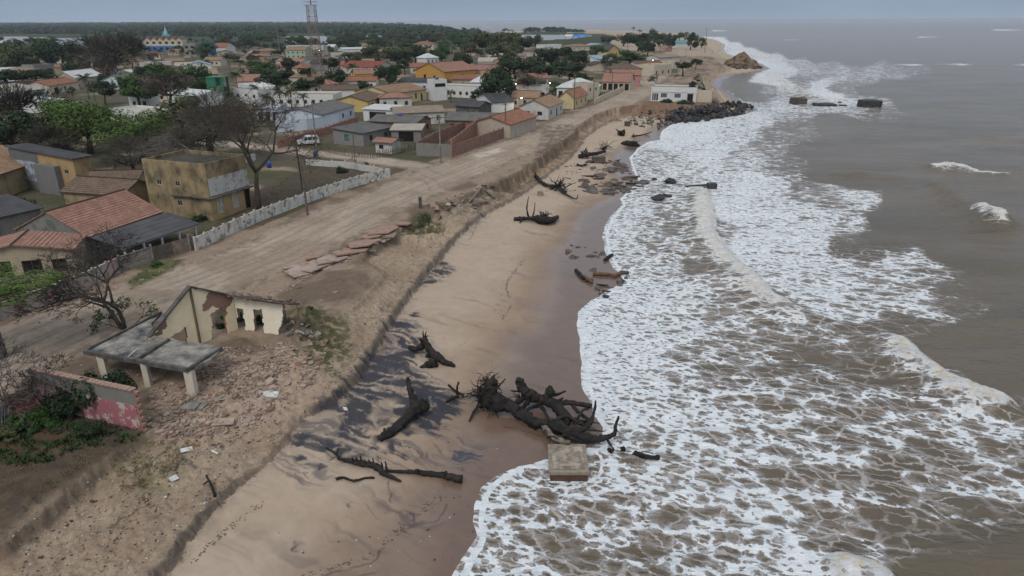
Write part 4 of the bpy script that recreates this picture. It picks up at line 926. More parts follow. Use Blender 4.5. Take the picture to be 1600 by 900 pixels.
hs = [
 # A, B, h, D, roof, rise, ridge, wall, roofm, label, wins, extras
 ((-70, 404), (112, 388), 3.3, 4.5, 'gable', .9, 'perp', creamd, tile_n, 'old cream house with dark openings and red tile roof at the left edge', [('f', .62, 1.0, 1.7, 1.5, 'window', None, DARKIN), ('f', .86, 1.1, 1.3, 1.3, 'window', None, DARKIN), ('f', .36, 1.0, 1.6, 1.6, 'window', None, DARKIN)], {}),
 ((-60, 290), (62, 250), 3.6, 11, 'gable', 2.4, 'par', ochre, tile_t, 'large house with broad tan tile roof behind the grey and ochre ruin at the left', [], {}),
 ((98, 298), (190, 304), 2.9, 6, 'gable', 1.3, 'par', ochre, tile_o, 'low house with mossy brown tile roof between the red tile house and the ochre block', [], {}),
 ((135, 285), (212, 283), 2.7, 5, 'gable', 1.1, 'par', creamd, tile_o, 'small brown tiled annex tucked against the two storey ochre block', [('f', .8, 1, .8, .7)], {}),
 ((502, 179), (553, 165), 3.1, (460, 170), 'gable', 1.3, 'par', white2, rgrey, 'white house with dark grey sheet roof and brick gable behind the white yard wall', fw(4, 'f', .9, .9, 1.1), {}),
 ((567, 208), (613, 198), 2.7, (540, 200), 'mono', .5, 'par', greyw, rgrey, 'low grey block house with teal shutter on its pale end wall', fw(2, 'f', .9, .9, 1.1)+[('l', .45, .9, 1.2, 1.3, 'window', None, TEALP)], {}),
 ((586, 220), (612, 222), 2.3, 3, 'gable', .5, 'par', whited, tile_p, 'tiny kiosk with pink tile roof inside the stick fence', [('f', .35, .8, 1.0, .8)], dict(ov=.5)),
 ((650, 192), (673, 185), 3.1, (596, 184), 'gable', .9, 'perp', mbrick, rgrey, 'brick and block house with weathered grey sheet roof and blue tank', fw(2, 'f', .9, 1, 1.2), dict(tank=1)),
 ((618, 177), (694, 174), 3.0, 9, 'gable', .9, 'par', whited, rtan, 'house with broad sand coloured roof behind the brick and block house', fw(4), {}),
 ((697, 187), (784, 189), 2.9, 7, 'gable', 1.2, 'par', mbrick, rgrey, 'long brick house with dark grey sheet roof behind the roofless brick shell', fw(5, door=4), {}),
 ((797, 194), (838, 181), 3.0, (757, 185), 'gable', 1.4, 'par', beige, tile, 'street house with orange tile roof and a row of white doors along the road', fw(5, 'f', .05, .9, 2.2, fm=FRAME_W, pm=white2), {}),
 ((857, 167), (880, 158), 3.2, (810, 166), 'gable', 1.7, 'par', whited, tile_t, 'house with peeling white gable stained black and tan tile roof by the road', [('f', .2, 1, .8, 1.1), ('f', .55, .05, .9, 2.1, 'door'), ('f', .85, 1, .8, 1.1), ('l', .7, 1, 1.3, 1.0), ('l', .28, 1, 1.3, 1.0)], {}),
 ((897, 153), (918, 146), 3.2, (876, 151), 'gable', 1.9, 'par', paley, tile, 'pale yellow house with red tile roof beside a tall dark pole', [('f', .2, 1, .8, 1.1, 'window', None, CREAMP), ('f', .55, 1, .8, 1.1, 'window', None, CREAMP), ('f', .85, 1, .8, 1.1, 'window', None, CREAMP)], {}),
 ((870, 137), (932, 138), 3.0, 12, 'hip', 2.6, 'par', white, rwhite, 'white house with wide white hipped roof left of the cream gatehouse', fw(5, 'f', .05, 1.3, 2.0, pm=DARKIN), {}),
 ((918, 133), (936, 131), 4.6, 6, 'flat', 0, 'par', cream, CONC, 'cream flat topped gatehouse at the end of the balustrade wall', fw(2, 'f', 2.6, .7, 1.0), {}),
 ((941, 127), (984, 128), 3.0, 10, 'gable', 2.6, 'par', cream, tile_p, 'house with pink tile roof and shady colonnade on the road', fw(5, 'f', .05, 1.5, 2.3, pm=DARKIN), {}),
 ((958, 117), (1001, 117), 4.4, 11, 'gable', 1.6, 'par', pinkw, tile_p, 'taller brick red house with stepped pink roofs behind the colonnade house', fw(3, 'r'), {}),
 ((966, 109), (1003, 108), 4.2, 12, 'hip', 2.6, 'par', creamd, tile_o, 'house with high brownish hip roof behind the stepped pink roofs', [], {}),
 ((1000, 104), (1040, 103), 3.0, 14, 'gable', 2.2, 'par', whited, tile_o, 'long house with brown tile roof under the lit orange lamp', fw(4), {}),
 ((1022, 104), (1050, 101), 4.2, 10, 'flat', 0, 'par', cream, CONC, 'half ruined cream two storey house at the seaward end of the street', fw(3, 'f', .6, 1.2, 1.6, pm=DARKIN), {}),
 ((1052, 97), (1062, 96), 3.2, 8, 'flat', 0, 'par', cream, CONC, 'narrow cream end wall house beside the dune bushes', [], {}),
 ((649, 109), (694, 112), 4.6, (707, 106), 'gable', 3.1, 'perp', golden, tile_p, 'golden yellow hall with arched doorways in its gable front', [('f', .33, .05, 1.5, 3.0, 'door', None, DARKIN), ('f', .5, .05, 1.2, 1.8, 'door', None, DARKIN), ('f', .66, .9, 1.1, 2.0)], dict(name='hall', cat='hall')),
 ((708, 104), (752, 110), 3.8, 12, 'mono', .9, 'par', whited, tile_p, 'graffiti covered pale building right of the golden hall', fw(2, 'r', .5, 1.4, 2.2, pm=DARKIN), {}),
 ((706, 124), (746, 124), 2.6, 8, 'mono', 1.0, 'par', creamd, tile, 'low terracotta roof in front of the graffiti covered building', [], {}),
 ((612, 146), (666, 139), 3.4, (581, 139), 'gable', 1.7, 'par', paley, tile_t, 'pale yellow house with brown tile cross gable and dark narrow windows', [('f', .17, .9, .8, 1.7), ('f', .38, .9, .8, 1.7), ('f', .68, .9, .8, 1.7), ('f', .85, .05, .9, 2.2, 'door')], {}),
 ((574, 158), (600, 149), 3.0, 10, 'gable', 1.4, 'par', yellow, tile_o, 'yellow house with brown roof and garage opening, left of the cross gable house', [('f', .3, .05, 2.2, 2.0, 'door', None, DARKIN), ('f', .75, .3, 1.6, 1.6, 'window', None, DARKIN)], {}),
 ((676, 135), (744, 138), 3.2, 8, 'flat', 0, 'par', white, CONC, 'long white flat roofed building below the golden hall', fw(7, 'f', .9, 1, 1.1), dict()),
 ((677, 127), (698, 126), 6.0, 5, 'flat', 0, 'par', white, CONC, 'white two storey block with dark wide window and blue tank', [('f', .5, 4.2, 3.6, 1.1, 'window', None, DARKIN)], dict(tank=1)),
 ((622, 127), (680, 128), 3.4, 8, 'gable', .9, 'par', white2, rdark, 'long low building with dark roof between the golden hall and the yellow cross gable house', fw(5), {}),
 ((555, 116), (583, 115), 3.2, 8, 'gable', 1.5, 'par', byellow, tile_p, 'small bright yellow house with pink roof', fw(2), {}),
 ((536, 104), (592, 105), 3.2, 14, 'gable', 2.4, 'par', whited, tile_r, 'long building with deep red roof behind the small bright yellow house', [], {}),
 ((456, 107), (478, 107), 3.2, 9, 'hip', 2.0, 'par', cream, tile, 'house with small orange hip roof left of the lattice tower', [], {}),
 ((450, 121), (500, 121), 3.2, 12, 'hip', 2.4, 'par', cream, tile_t, 'house with wide tan orange hip roof at the foot of the lattice tower', [], {}),
 ((484, 99), (530, 99), 3.2, 14, 'gable', 2.0, 'par', greyw, rdark, 'shed with charcoal roof right behind the lattice tower', [], {}),
 ((430, 95), (470, 97), 3.6, 9, 'gable', 1.4, 'par', white, tile_p, 'white house with pale teal front left of the charcoal shed', fw(3, pm=TEALP), {}),
 ((446, 78), (476, 78), 5.6, 12, 'gable', 1.8, 'par', paleg, tile_t, 'two storey pale green house with tan roof left of the lattice tower', fw(4, 'f', 3.4, 1, 1.1)+fw(4, 'f', .8, 1, 1.1), {}),
 ((447, 72), (505, 72), 6.4, 8, 'flat', 0, 'par', whited, CONC, 'long pale grey block behind the pale green house', fw(7, 'f', 3.4, .9, .9), {}),
 ((410, 80), (436, 79), 4.4, 9, 'hip', 1.6, 'par', creamd, tile_t, 'brown house with ochre hip roof left of the pale green house', fw(3), {}),
 ((385, 88), (420, 87), 3.2, 9, 'gable', 1.2, 'par', creamd, tile_p, 'open sided house with dull red roof behind the palms', fw(3, pm=DARKIN), {}),
 ((520, 84), (566, 83), 3.2, 9, 'flat', 0, 'par', whited, CONC, 'grey white low block in front of the mangroves right of the lattice tower', fw(5), {}),
 ((535, 77), (575, 76), 3.6, 10, 'gable', 1.0, 'par', white, rwhite, 'white roofed shed in front of the mangroves', [], {}),
 ((572, 76), (592, 75), 3.4, 8, 'hip', 1.8, 'par', pinkw, tile_p, 'pink house with roof lantern between trees in front of the mangroves', [], dict(chim=1)),
 ((646, 69), (677, 69), 5.0, 11, 'hip', 2.2, 'par', cream, tile, 'raised house with orange hip roof and water turret before the mangroves', fw(4, 'f', 2.8, 1.4, 1.6, pm=DARKIN), dict(chim=1)),
 ((666, 91), (685, 90), 5.4, 8, 'hip', 2.2, 'par', white, rwhite, 'white two storey house with white pyramid roof behind the golden hall', fw(3, 'f', 3.4, .9, 1.0)+fw(3, 'f', .8, .9, 1.1), {}),
 ((747, 96), (806, 96), 3.2, 10, 'gable', 1.7, 'par', cream, rpale, 'long building with cream sheet roof behind the umbrella trees', [], {}),
 ((776, 99), (832, 98), 2.8, 9, 'gable', 1.6, 'par', whited, tile, 'building with patchy orange roof under the umbrella trees', [], {}),
 ((740, 108), (792, 108), 3.0, 12, 'gable', 1.9, 'par', whited, tile_o, 'house with brown tile roof right of the graffiti covered building', [], {}),
 ((830, 81), (857, 80), 3.2, 10, 'hip', 1.9, 'par', whited, tile_o, 'house with brown hip roof and veranda below the lagoon', fw(3, 'f', .05, 1.6, 2.0, pm=DARKIN), {}),
 ((850, 71), (878, 70), 3.0, 10, 'flat', 0, 'par', white, rwhite, 'low white flat roof by the lagoon', [], {}),
 ((893, 73), (926, 72), 3.2, 14, 'hip', 1.8, 'par', cream, tile_t, 'building with tan hip roof in front of the blue market canopies', fw(4), {}),
 ((933, 92), (962, 90), 3.0, 12, 'gable', 1.6, 'par', white, rblue, 'house with pale blue sheet roof behind the road houses', [], {}),
 ((924, 102), (956, 101), 2.8, 8, 'gable', 1.4, 'perp', cream, rdark, 'small gable house with charcoal roof behind the road houses', [], {}),
 ((950, 80), (968, 79), 5.4, 9, 'gable', 3.6, 'perp', yellow, rdark, 'yellow two storey house with steep dark gable roof', fw(2, 'f', 3.0, 1.0, 1.2)+fw(2, 'f', .6, 1.2, 1.5, pm=DARKIN), {}),
 ((926, 71), (948, 70), 3.2, 10, 'gable', 1.4, 'perp', white, rblue, 'white gable house with blue grey roof among the parked boats', fw(2), {}),
 ((1055, 68), (1078, 67), 3.4, 12, 'gable', 2.0, 'par', white, rteal, 'beach bar with teal roof among the casuarinas', [], {}),
 ((1020, 80), (1040, 79), 2.8, 12, 'gable', 1.8, 'par', creamd, rtan, 'thatch coloured beach hut among the palms', [], {}),
 ((1030, 90), (1062, 88), 2.8, 10, 'gable', 1.4, 'par', whited, rtan, 'grey beach hut in front of the casuarinas', [], {}),
 ((1040, 76), (1050, 75), 2.8, 7, 'gable', 1.8, 'perp', pinkw, tile_p, 'tiny red roofed hut among the casuarinas', [], {}),
 ((880, 100), (925, 98), 2.8, 8, 'gable', 1.4, 'par', whited, tile_t, 'long roof half hidden under the spreading trees', [], {}),
 ((735, 129), (760, 129), 3.4, 7, 'hip', 1.7, 'par', white, rwhite, 'small white house with pale hip roof left of the big green tree', [('f', .6, .05, .9, 2.1, 'door', None, DARKIN)], {}),
 ((712, 165), (748, 167), 3.0, 7, 'gable', 1.0, 'par', CONC_D, rdark, 'shed wrapped in grey shade netting', [], dict(name='shed', cat='shed')),
 ((745, 150), (770, 160), 3.0, 6, 'gable', 1.4, 'perp', white, rdark, 'white gable shed leaning against the big green tree', [], dict(name='shed', cat='shed')),
 ((567, 170), (612, 172), 2.9, 6, 'mono', .5, 'par', white, rwhite, 'carport with pale sheet roof beside the yellow house', [('f', .5, .05, 5.0, 2.4, 'door', FRAME_W, DARKIN)], dict(name='carport', cat='carport')),
 ((611, 203), (657, 203), 2.6, 5, 'mono', .5, 'par', cblock, rpale, 'dark lean-to with pale sheet roof between grey house and brick shell', [('f', .5, .1, 3.2, 2.1, 'door', WOODG, DARKIN)], dict(name='shed', cat='shed')),
 # left block
 ((2, 146), (71, 139), 3.4, 11, 'hip', 2.1, 'par', white2, rpale, 'white walled house with wide cream hip roof at the left', [('f', .15, 1.2, .9, .8), ('f', .35, .05, 1.1, 2.2, 'door')], {}),
 ((-30, 131), (24, 126), 3.4, 8, 'gable', 1.2, 'par', pinkw, rwhite, 'house with bright white roof at the left edge behind the cream hip roof', [], {}),
 ((37, 130), (76, 126), 3.3, 6, 'flat', 0, 'par', beige, CONC, 'beige flat block behind the cream hip roof', [], {}),
 ((77, 134), (122, 127), 3.0, 9, 'gable', 1.6, 'par', cream, tile, 'cream house with salmon tile roof and dark porch', [('f', .2, .05, 2.6, 2.0, 'door', None, DARKIN), ('f', .5, .8, 1.2, 1.2)], {}),
 ((118, 122), (160, 117), 3.4, 9, 'gable', 2.4, 'par', beige, rwhite, 'house with steep bright white sheet roof', [], {}),
 ((157, 126), (196, 126), 3.2, 9, 'gable', 2.0, 'perp', white2, rgrey, 'white house with light blue boarded gable', [], {}),
 ((185, 123), (222, 121), 3.0, 10, 'hip', 2.0, 'par', beige, tile_o, 'house with olive brown hip roof right of the light blue gable', [], {}),
 ((52, 103), (84, 101), 4.6, 8, 'flat', 0, 'par', greyw, CONC, 'unfinished grey concrete frame building', fw(2, 'f', .6, 3, 2.2, pm=DARKIN), {}),
 ((25, 111), (62, 108), 3.0, 9, 'hip', 1.3, 'par', paleg, rtan, 'house with low tan roof left of the concrete frame building', [], {}),
 ((-20, 112), (30, 110), 3.0, 9, 'gable', 1.2, 'par', white, rwhite, 'house with white roof half hidden behind the hedge at the left edge', [], {}),
 ((86, 105), (126, 103), 3.0, 8, 'gable', 1.2, 'par', paley, tile_p, 'house with pale red roof right of the concrete frame building', [], {}),
 ((75, 70), (137, 68), 4.2, 22, 'gable', 2.6, 'par', whited, rblue, 'big shed with pale white roof far behind the trees', [], dict(name='shed', cat='shed')),
 ((-20, 68), (24, 67), 4.2, 16, 'gable', 1.6, 'par', white, rwhite, 'far shed with white roof at the left edge', [], dict(name='shed', cat='shed')),
 ((218, 99), (266, 98), 3.6, 9, 'flat', 0, 'par', whited, CONC, 'grey white flat building left of the light blue gable row', [], {}),
 ((260, 96), (288, 95), 3.2, 9, 'gable', 1.4, 'par', creamd, tile_t, 'house with tan roof before the zigzag school', [], {}),
 ((290, 102), (330, 101), 3.4, 9, 'gable', 1.8, 'perp', white, rblue, 'white gable house with pale blue roof before the school', [('f', .7, .8, 1, 1.6, 'window', None, DARKIN)], {}),
 ((318, 94), (344, 94), 3.2, 8, 'gable', 1.6, 'par', cream, tile_t, 'cream house with brown roof right of the pale blue roof', fw(2), {}),
 ((274, 103), (314, 102), 3.2, 7, 'gable', 1.4, 'par', white, rpale, 'house with cream roof in front of the pale blue roof', [], {}),
 ((284, 117), (340, 115), 3.0, 9, 'gable', 1.8, 'par', greyw, rtan, 'house with grey tan roof beside the green water tower', [], {}),
 ((248, 125), (289, 124), 2.9, 7, 'gable', 1.4, 'par', white, tile_p, 'white house with salmon roof and small blue annex', [], {}),
 ((369, 127), (401, 127), 3.2, 9, 'gable', 2.2, 'par', white, tile_p, 'white house with pink red roof right of the green water tower', [], {}),
 ((365, 141), (402, 143), 3.2, 8, 'flat', 0, 'par', white, CONC, 'white flat roofed house behind the palms right of the green water tower', fw(3), {}),
 ((400, 170), (434, 170), 3.0, 7, 'flat', 0, 'par', white2, rwhite, 'pale blue and white pavilion behind the bare tree', fw(3, 'f', .05, 1.2, 2.2, pm=DARKIN), {}),
 ((420, 150), (520, 150), 3.2, 10, 'flat', 0, 'par', white, rtan, 'long white building with sand coloured flat roof and row of arches', fw(8, 'f', .9, 1.0, 1.1), {}),
 ((374, 132), (410, 140), 3.0, 8, 'flat', 0, 'par', white, rwhite, 'white yard building behind three palms', [], {}),
 ((504, 141), (560, 139), 3.4, 8, 'gable', 1.2, 'par', white, tile_o, 'long white wall house with brown roof left of the yellow cross gable house', [], {}),
 ((168, 172), (240, 178), 3.0, 8, 'flat', 0, 'par', white, rpale, 'white building with beige flat roof above the bright green tree', fw(4, 'f', .9, 1, 1.1), {}),
 ((200, 152), (232, 152), 3.2, 6, 'flat', 0, 'par', white, CONC, 'small white house behind the umbrella shaped green tree', fw(2), {}),
 ((262, 146), (312, 150), 3.2, 8, 'gable', 1.2, 'par', white, rwhite, 'white house half hidden by dark trees left of the green water tower', [], {}),
 ((72, 160), (100, 155), 2.8, 7, 'mono', .8, 'par', white, rwhite, 'white tiled lean-to behind a palm at the left', [], {}),
 ((780, 143), (822, 142), 3.4, 8, 'flat', 0, 'par', whited, CONC, 'grey white house with blue door behind the pink gable house', [('f', .3, .05, .9, 2.1, 'door', FRAME_B, BL), ('f', .6, .9, .9, 1.0), ('f', .8, .9, .9, 1.0)], {}),
 ((820, 137), (858, 137), 3.6, 7, 'flat', 0, 'par', whited, CONC, 'pale house with tall dark doorway left of the white hipped roof', [('f', .3, 1, .8, .9), ('f', .75, .05, 1, 2.2, 'door', None, DARKIN)], {}),
]
for A, B, h, D, rf, rise, rdg, wl_, rm_, lab, wn_, ex in hs:
    house(A, B, h, D, rf, rise, rdg, wl_, rm_, lab, wins=wn_, **ex)
# more small houses packed between the named ones
def seg_free(x_, y_, m): return all(math.hypot(x_-a, y_-b) > c+m for a, b, c in FOOT)
LM = [(345, 150, 'green water tower'), (499, 130, 'lattice tower'), (254, 75, 'zigzag school'), (672, 110, 'golden yellow hall'), (569, 118, 'small bright yellow house'), (172, 90, 'huge brown tree crown'), (36, 145, 'cream hip roof at the left'), (137, 115, 'steep bright white roof'), (105, 68, 'far pale shed'), (461, 80, 'pale green house'), (562, 98, 'deep red roof'), (620, 150, 'yellow cross gable house'), (778, 70, 'great domed tree'), (675, 88, 'white pyramid roof'), (815, 92, 'patchy orange roof'), (900, 128, 'white hipped roof'), (843, 76, 'veranda house by the lagoon'), (960, 75, 'steep gabled yellow house'), (985, 110, 'high brownish hip roof'), (130, 192, 'wide bright almond tree'), (1030, 98, 'half ruined cream house'), (905, 65, 'blue canopies'), (383, 120, 'pink red roof'), (205, 118, 'olive brown hip roof'), (268, 121, 'salmon roof with blue annex')]
rh = random.Random(99); seen = set(); k = 0
RFS = [(tile, 'orange tile', 'gable'), (tile_p, 'pink tile', 'gable'), (tile_o, 'dark brown tile', 'hip'), (tile_t, 'tan tile', 'gable'), (rgrey, 'grey sheet', 'mono'), (rwhite, 'white sheet', 'gable'), (tile_p, 'faded red tile', 'hip'), (tile_o, 'mossy tile', 'gable'), (rtan, 'sand coloured', 'gable'), (CONC, 'flat concrete', 'flat')]
WLS = [(white, 'white'), (cream, 'cream'), (whited, 'grimy white'), (paleg, 'pale green'), (beige, 'beige'), (greyw, 'grey'), (creamd, 'old cream')]
for _ in range(2500):
    if k >= 64: break
    px = rh.uniform(-30, 1000); py = 70+rh.random()**1.3*85
    if px > 700+py*1.3 or (px < 330 and py > 150): continue
    p = P(px, py, 6); L_ = rh.uniform(6, 11); D_ = rh.uniform(5, 8)
    if not seg_free(p.x+L_/2, p.y+D_/2, 3.2) or float(pldist(np.array([p.x]), np.array([p.y]), ROAD_W)[0][0]) < 14: continue
    rm_, rn, rf = rh.choice(RFS); wm_, wn_ = rh.choice(WLS); q = min(LM, key=lambda m: math.hypot(m[0]-px, (m[1]-py)*2))
    rel = 'behind' if py < q[1]-7 else ('in front of' if py > q[1]+7 else ('left of' if px < q[0] else 'right of')); lab = 'small %s house with %s roof %s the %s' % (wn_, rn, rel, q[2])
    if lab in seen or len(lab.split()) > 16: continue
    seen.add(lab); an_ = rh.uniform(-.35, .3); s_ = math.hypot(p.x, p.y)/FPX; ex_ = (px+L_*math.cos(an_)/s_, 0); p2 = Vector((p.x+L_*math.cos(an_), p.y+L_*math.sin(an_), 6)); X2, Y2 = proj(np.array(p2.x), np.array(p2.y), np.array(6.0))
    house((px, py), (float(X2), float(Y2)), 3.0, D_, rf, rh.uniform(1.0, 1.8), rh.choice(['par', 'par', 'perp']), wm_, rm_, lab, wins=fw(rh.choice([2, 3]), 'f', .9, .9, 1.1, door=rh.choice([None, 1]))+fw(1, 'r', .9, .9, 1.0)); k += 1
# church with turquoise steeple and the zigzag school
TURQ = W_('turquoise', (.27, .52, .55), .3)
t, L, D, H = house((222, 66), (262, 66), 4.8, 16, 'gable', 3.4, 'par', cream, tile_p, 'church nave with pink roof behind the zigzag school', name='church', cat='church')
sx = L+1.0; st = MB()
for w_, z0, z1 in ((6.0, 0, 10.0), (4.2, 10.0, 13.0), (2.6, 13.0, 15.4)): st.box(sx-w_/2, -2-w_/2, z0, sx+w_/2, -2+w_/2, z1)
tw = st.build('steeple', TURQ, t); sp = MB(); sp.tube([(sx, -2, 15.4), (sx, -2, 19.4)], [1.3, .05], 4); sp.tube([(sx, -2, 19.2), (sx, -2, 20.6)], [.12, .1], 4); sp.box(sx-.5, -2.1, 19.9, sx+.5, -1.9, 20.15)
for dx in (-2.6, 2.6):
    for dy in (-2.6, 2.6): sp.tube([(sx+dx, -2+dy, 10), (sx+dx, -2+dy, 13)], [.55, .05], 4)
for dx in (-1.8, 1.8): sp.tube([(sx+dx, -3.8, 13), (sx+dx, -3.8, 15)], [.4, .05], 4)
sp.build('spire', TURQ, tw)
for z_, yy in ((6.4, -5.04), (10.6, -4.14)):
    for dx in (-1.5, .6): q = MB(); q.box(sx+dx, yy-.02, z_, sx+dx+.9, yy+.1, z_+1.9); q.build('louvre', BL, tw)
a = P(228, 80, 3.0); b = P(284, 80, 3.0); L = (b-a).length
t = thing('school', (a.x, a.y, 3), 'school with six zigzag gables over a blue ground floor', 'school'); mb = MB(); mb.box(0, 0, 4.2, L, 10, 9.4); mb.build('wall', cream, t); mb = MB(); mb.box(.1, .12, 0, L-.1, 9.9, 4.2); mb.build('ground_floor_wall', bluew, t)
for i in range(6):
    w_ = L/6; x0 = w_*i; mb = MB(); g_ = MB()
    roof_slope(mb, (x0, 11, 9.5), (x0, -1, 9.5), (x0+w_/2, -1, 12.3), (x0+w_/2, 11, 12.3), 3); roof_slope(mb, (x0+w_, -1, 9.5), (x0+w_, 11, 9.5), (x0+w_/2, 11, 12.3), (x0+w_/2, -1, 12.3), 3); mb.build('gable_roof', tile_o, t)
    g_.tri((x0+.2, 0, 9.4), (x0+w_-.2, 0, 9.4), (x0+w_/2, 0, 12.1)); g_.build('gable_wall', cream, t)
    for z_ in (1.2, 6): q = MB(); q.box(x0+w_*.28, -.06, z_, x0+w_*.72, .02, z_+1.8); q.build('window', DARKIN, t)
for A, B, h, wl_, rm_, lab in (((286, 68.5), (304, 68.5), 8.6, greyw, CONC, 'grey two storey block joined to the zigzag school'), ((305, 67), (325, 67), 8.8, bluew, CONC, 'bright blue two storey block beside the grey school block')):
    house(A, B, h, 10, 'flat', 0, 'par', wl_, rm_, lab, wins=fw(2, 'f', 1.2, 2.6, 1.8, pm=DARKIN)+fw(2, 'f', 5.4, 2.6, 1.8, pm=DARKIN), name='school', cat='school')
house((326, 74), (352, 74), 5.0, 16, 'gable', 3.0, 'par', white, tile, 'white hall with orange roof right of the bright blue block', name='hall', cat='hall')
# green water tower
GRN_ = m_plain('green_paint', (.025, .17, .085), (.02, .11, .06), 1.5, .6, .2)
b = P(345, 160, 3); h = up_to(b, 121); t = thing('water_tower', b, 'green water tower with square tank and vertical legs', 'water tower'); w_ = 2.2
for i, (x_, y_) in enumerate(((-w_, -w_), (w_, -w_), (-w_, w_), (w_, w_))):
    q = MB(); q.box(x_-.3, y_-.3, 0, x_+.3, y_+.3, h); q.build('leg', GRN_, t)
q = MB(); q.box(-w_-.2, -w_-.4, h-2.6, .4, w_+.3, h+.1); q.build('tank', GRN_, t); q = MB(); q.box(-w_-.5, -w_-.5, h+.1, w_+.5, w_+.5, h+.3); q.build('cap_slab', GRN_, t)
for z_ in (h*.33, h*.62): q = MB(); q.box(-w_, -w_-.1, z_, w_, -w_+.1, z_+.25); q.box(-w_-.1, -w_, z_, -w_+.1, w_, z_+.25); q.box(w_-.1, -w_, z_, w_+.1, w_, z_+.25); q.build('tie_beam', GRN_, t)
# lattice tower
LAT = m_plain('tower_steel', (.19, .15, .13), (.24, .19, .14), .3, .6, 0); LATR = m_plain('tower_steel_red', (.22, .12, .1), bump=0)
b = P(499, 137, 3); h = up_to(b, 8); t = thing('lattice_tower', b, 'tall lattice radio tower rising above the rooftops', 'radio tower'); n = 15
wz = lambda z: 1.95-(1.95-1.4)*(z/h)
cor = lambda z, k: Vector(((-1, 1, 1, -1)[k]*wz(z), (-1, -1, 1, 1)[k]*wz(z), z))
for k in range(4): q = MB(); q.tube([cor(0, k), cor(h, k)], [.16, .12], 5); q.build('leg', LAT, t)
for i in range(n):
    z0 = h*i/n; z1 = h*(i+1)/n; q = MB()
    for k in range(4):
        q.tube([cor(z0, k), cor(z1, (k+1) % 4)], [.06, .06], 4, False); q.tube([cor(z0, (k+1) % 4), cor(z1, k)], [.06, .06], 4, False); q.tube([cor(z1, k), cor(z1, (k+1) % 4)], [.09, .09], 4, False)
    q.build('brace', LAT if i % 4 else LATR, t)
q = MB()
for zz in (h, h+1.1):
    for k in range(4): q.tube([cor(h, k)*1.0+Vector((0, 0, zz-h))+Vector(((-1, 1, 1, -1)[k]*.8, (-1, -1, 1, 1)[k]*.8, 0)), cor(h, (k+1) % 4)+Vector((0, 0, zz-h))+Vector(((-1, 1, 1, -1)[(k+1) % 4]*.8, (-1, -1, 1, 1)[(k+1) % 4]*.8, 0))], [.09, .09], 4)
q.build('railing', LAT, t); q = MB(); q.tube([(0, 0, h), (0, 0, h+2.5)], [.3, .25], 6); q.tube([(.2, 0, h+2.5), (.2, 0, h+7)], [.06, .03], 4); q.build('antenna', CONC, t)
# thin masts far off
for (x_, y_, ty, lab) in ((438, 88, 40, 'thin guyed mast left of the lattice tower'), (616, 85, 60, 'thin mast by the pink house with roof lantern'), (1101, 82, 45, 'thin tall pole on the far beach')):
    b = P(x_, y_, 3); t = thing('mast', b, lab, 'mast'); q = MB(); hh = up_to(b, ty); q.tube([(0, 0, 0), (0, 0, hh)], [.3, .18], 5); q.build('shaft', LAT, t); q = MB(); q.box(-.7, -.1, hh-.4, .7, .1, hh); q.build('crossarm', LAT, t)
# blue market canopies and parked boats by the lagoon
BLUEC = m_plain('blue_canvas', (.04, .2, .55), (.03, .15, .45), .2, .7, 0); WHITEC = m_plain('white_canvas', (.6, .62, .62), bump=0)
for i, (x_, y_, w_, mt, lab) in enumerate(((900, 63, 10, BLUEC, 'left blue canopy at the lagoon landing'), (909, 62, 12, BLUEC, 'right blue canopy at the lagoon landing'), (889, 62, 12, WHITEC, 'white canopy left of the blue ones at the lagoon landing'))):
    p = P(x_, y_, 3); s = p.y/FPX; w_ *= s; t = thing('canopy', p, lab, 'canopy', 'canopies at the lagoon landing'); q = MB()
    roof_slope(q, (-w_/2, -4, 4), (w_/2, -4, 4), (w_/2, 0, 6.5), (-w_/2, 0, 6.5), 2); roof_slope(q, (w_/2, 4, 4), (-w_/2, 4, 4), (-w_/2, 0, 6.5), (w_/2, 0, 6.5), 2); q.build('roof', mt, t)
    for sx_ in (-1, 1):
        for sy_ in (-1, 1): q = MB(); q.box(sx_*w_*.45-.12, sy_*3.6-.12, 0, sx_*w_*.45+.12, sy_*3.6+.12, 4.05); q.build('post', CONC, t)
def boat(x_, y_, L, mt, lab, rz):
    p = P(x_, y_, .4); t = thing('boat', (p.x, p.y, .1), lab, 'boat', 'moored boats on the lagoon', rz); q = MB(); n = 8; rings = []
    for i in range(n+1):
        u = i/n; w_ = L*.16*math.sin(PI*min(1, .12+u*.9))**.6*(1 if u < .95 else .3); hh = .9+.7*u*u; rings.append((u*L-L/2, w_, hh))
    for i in range(n):
        a, b_ = rings[i], rings[i+1]
        for s in (-1, 1):
            A0 = (a[0], s*a[1], a[2]); A1 = (b_[0], s*b_[1], b_[2]); B0 = (a[0], s*a[1]*.5, 0); B1 = (b_[0], s*b_[1]*.5, 0); q.quad(A0, A1, B1, B0)
        q.quad((a[0], -a[1], a[2]-.2), (b_[0], -b_[1], b_[2]-.2), (b_[0], b_[1], b_[2]-.2), (a[0], a[1], a[2]-.2))
    a = rings[0]; q.quad((a[0], -a[1], a[2]), (a[0], a[1], a[2]), (a[0], a[1]*.5, 0), (a[0], -a[1]*.5, 0)); q.build('hull', mt, t)
    q = MB(); q.box(-L*.3, -L*.08, .8, -L*.02, L*.08, 2.8); q.build('cabin', WHITEC, t)
BOATL = ['rust hulled boat moored leftmost on the far lagoon', 'blue hulled boat, second from the left on the far lagoon', 'white hulled boat, third from the left on the far lagoon', 'rust hulled boat, fourth from the left on the far lagoon', 'blue hulled boat in the middle of the far lagoon row', 'white hulled boat left of the white canopy', 'rust hulled boat behind the white canopy', 'blue hulled boat behind the blue canopies', 'white hulled boat moored rightmost on the far lagoon']
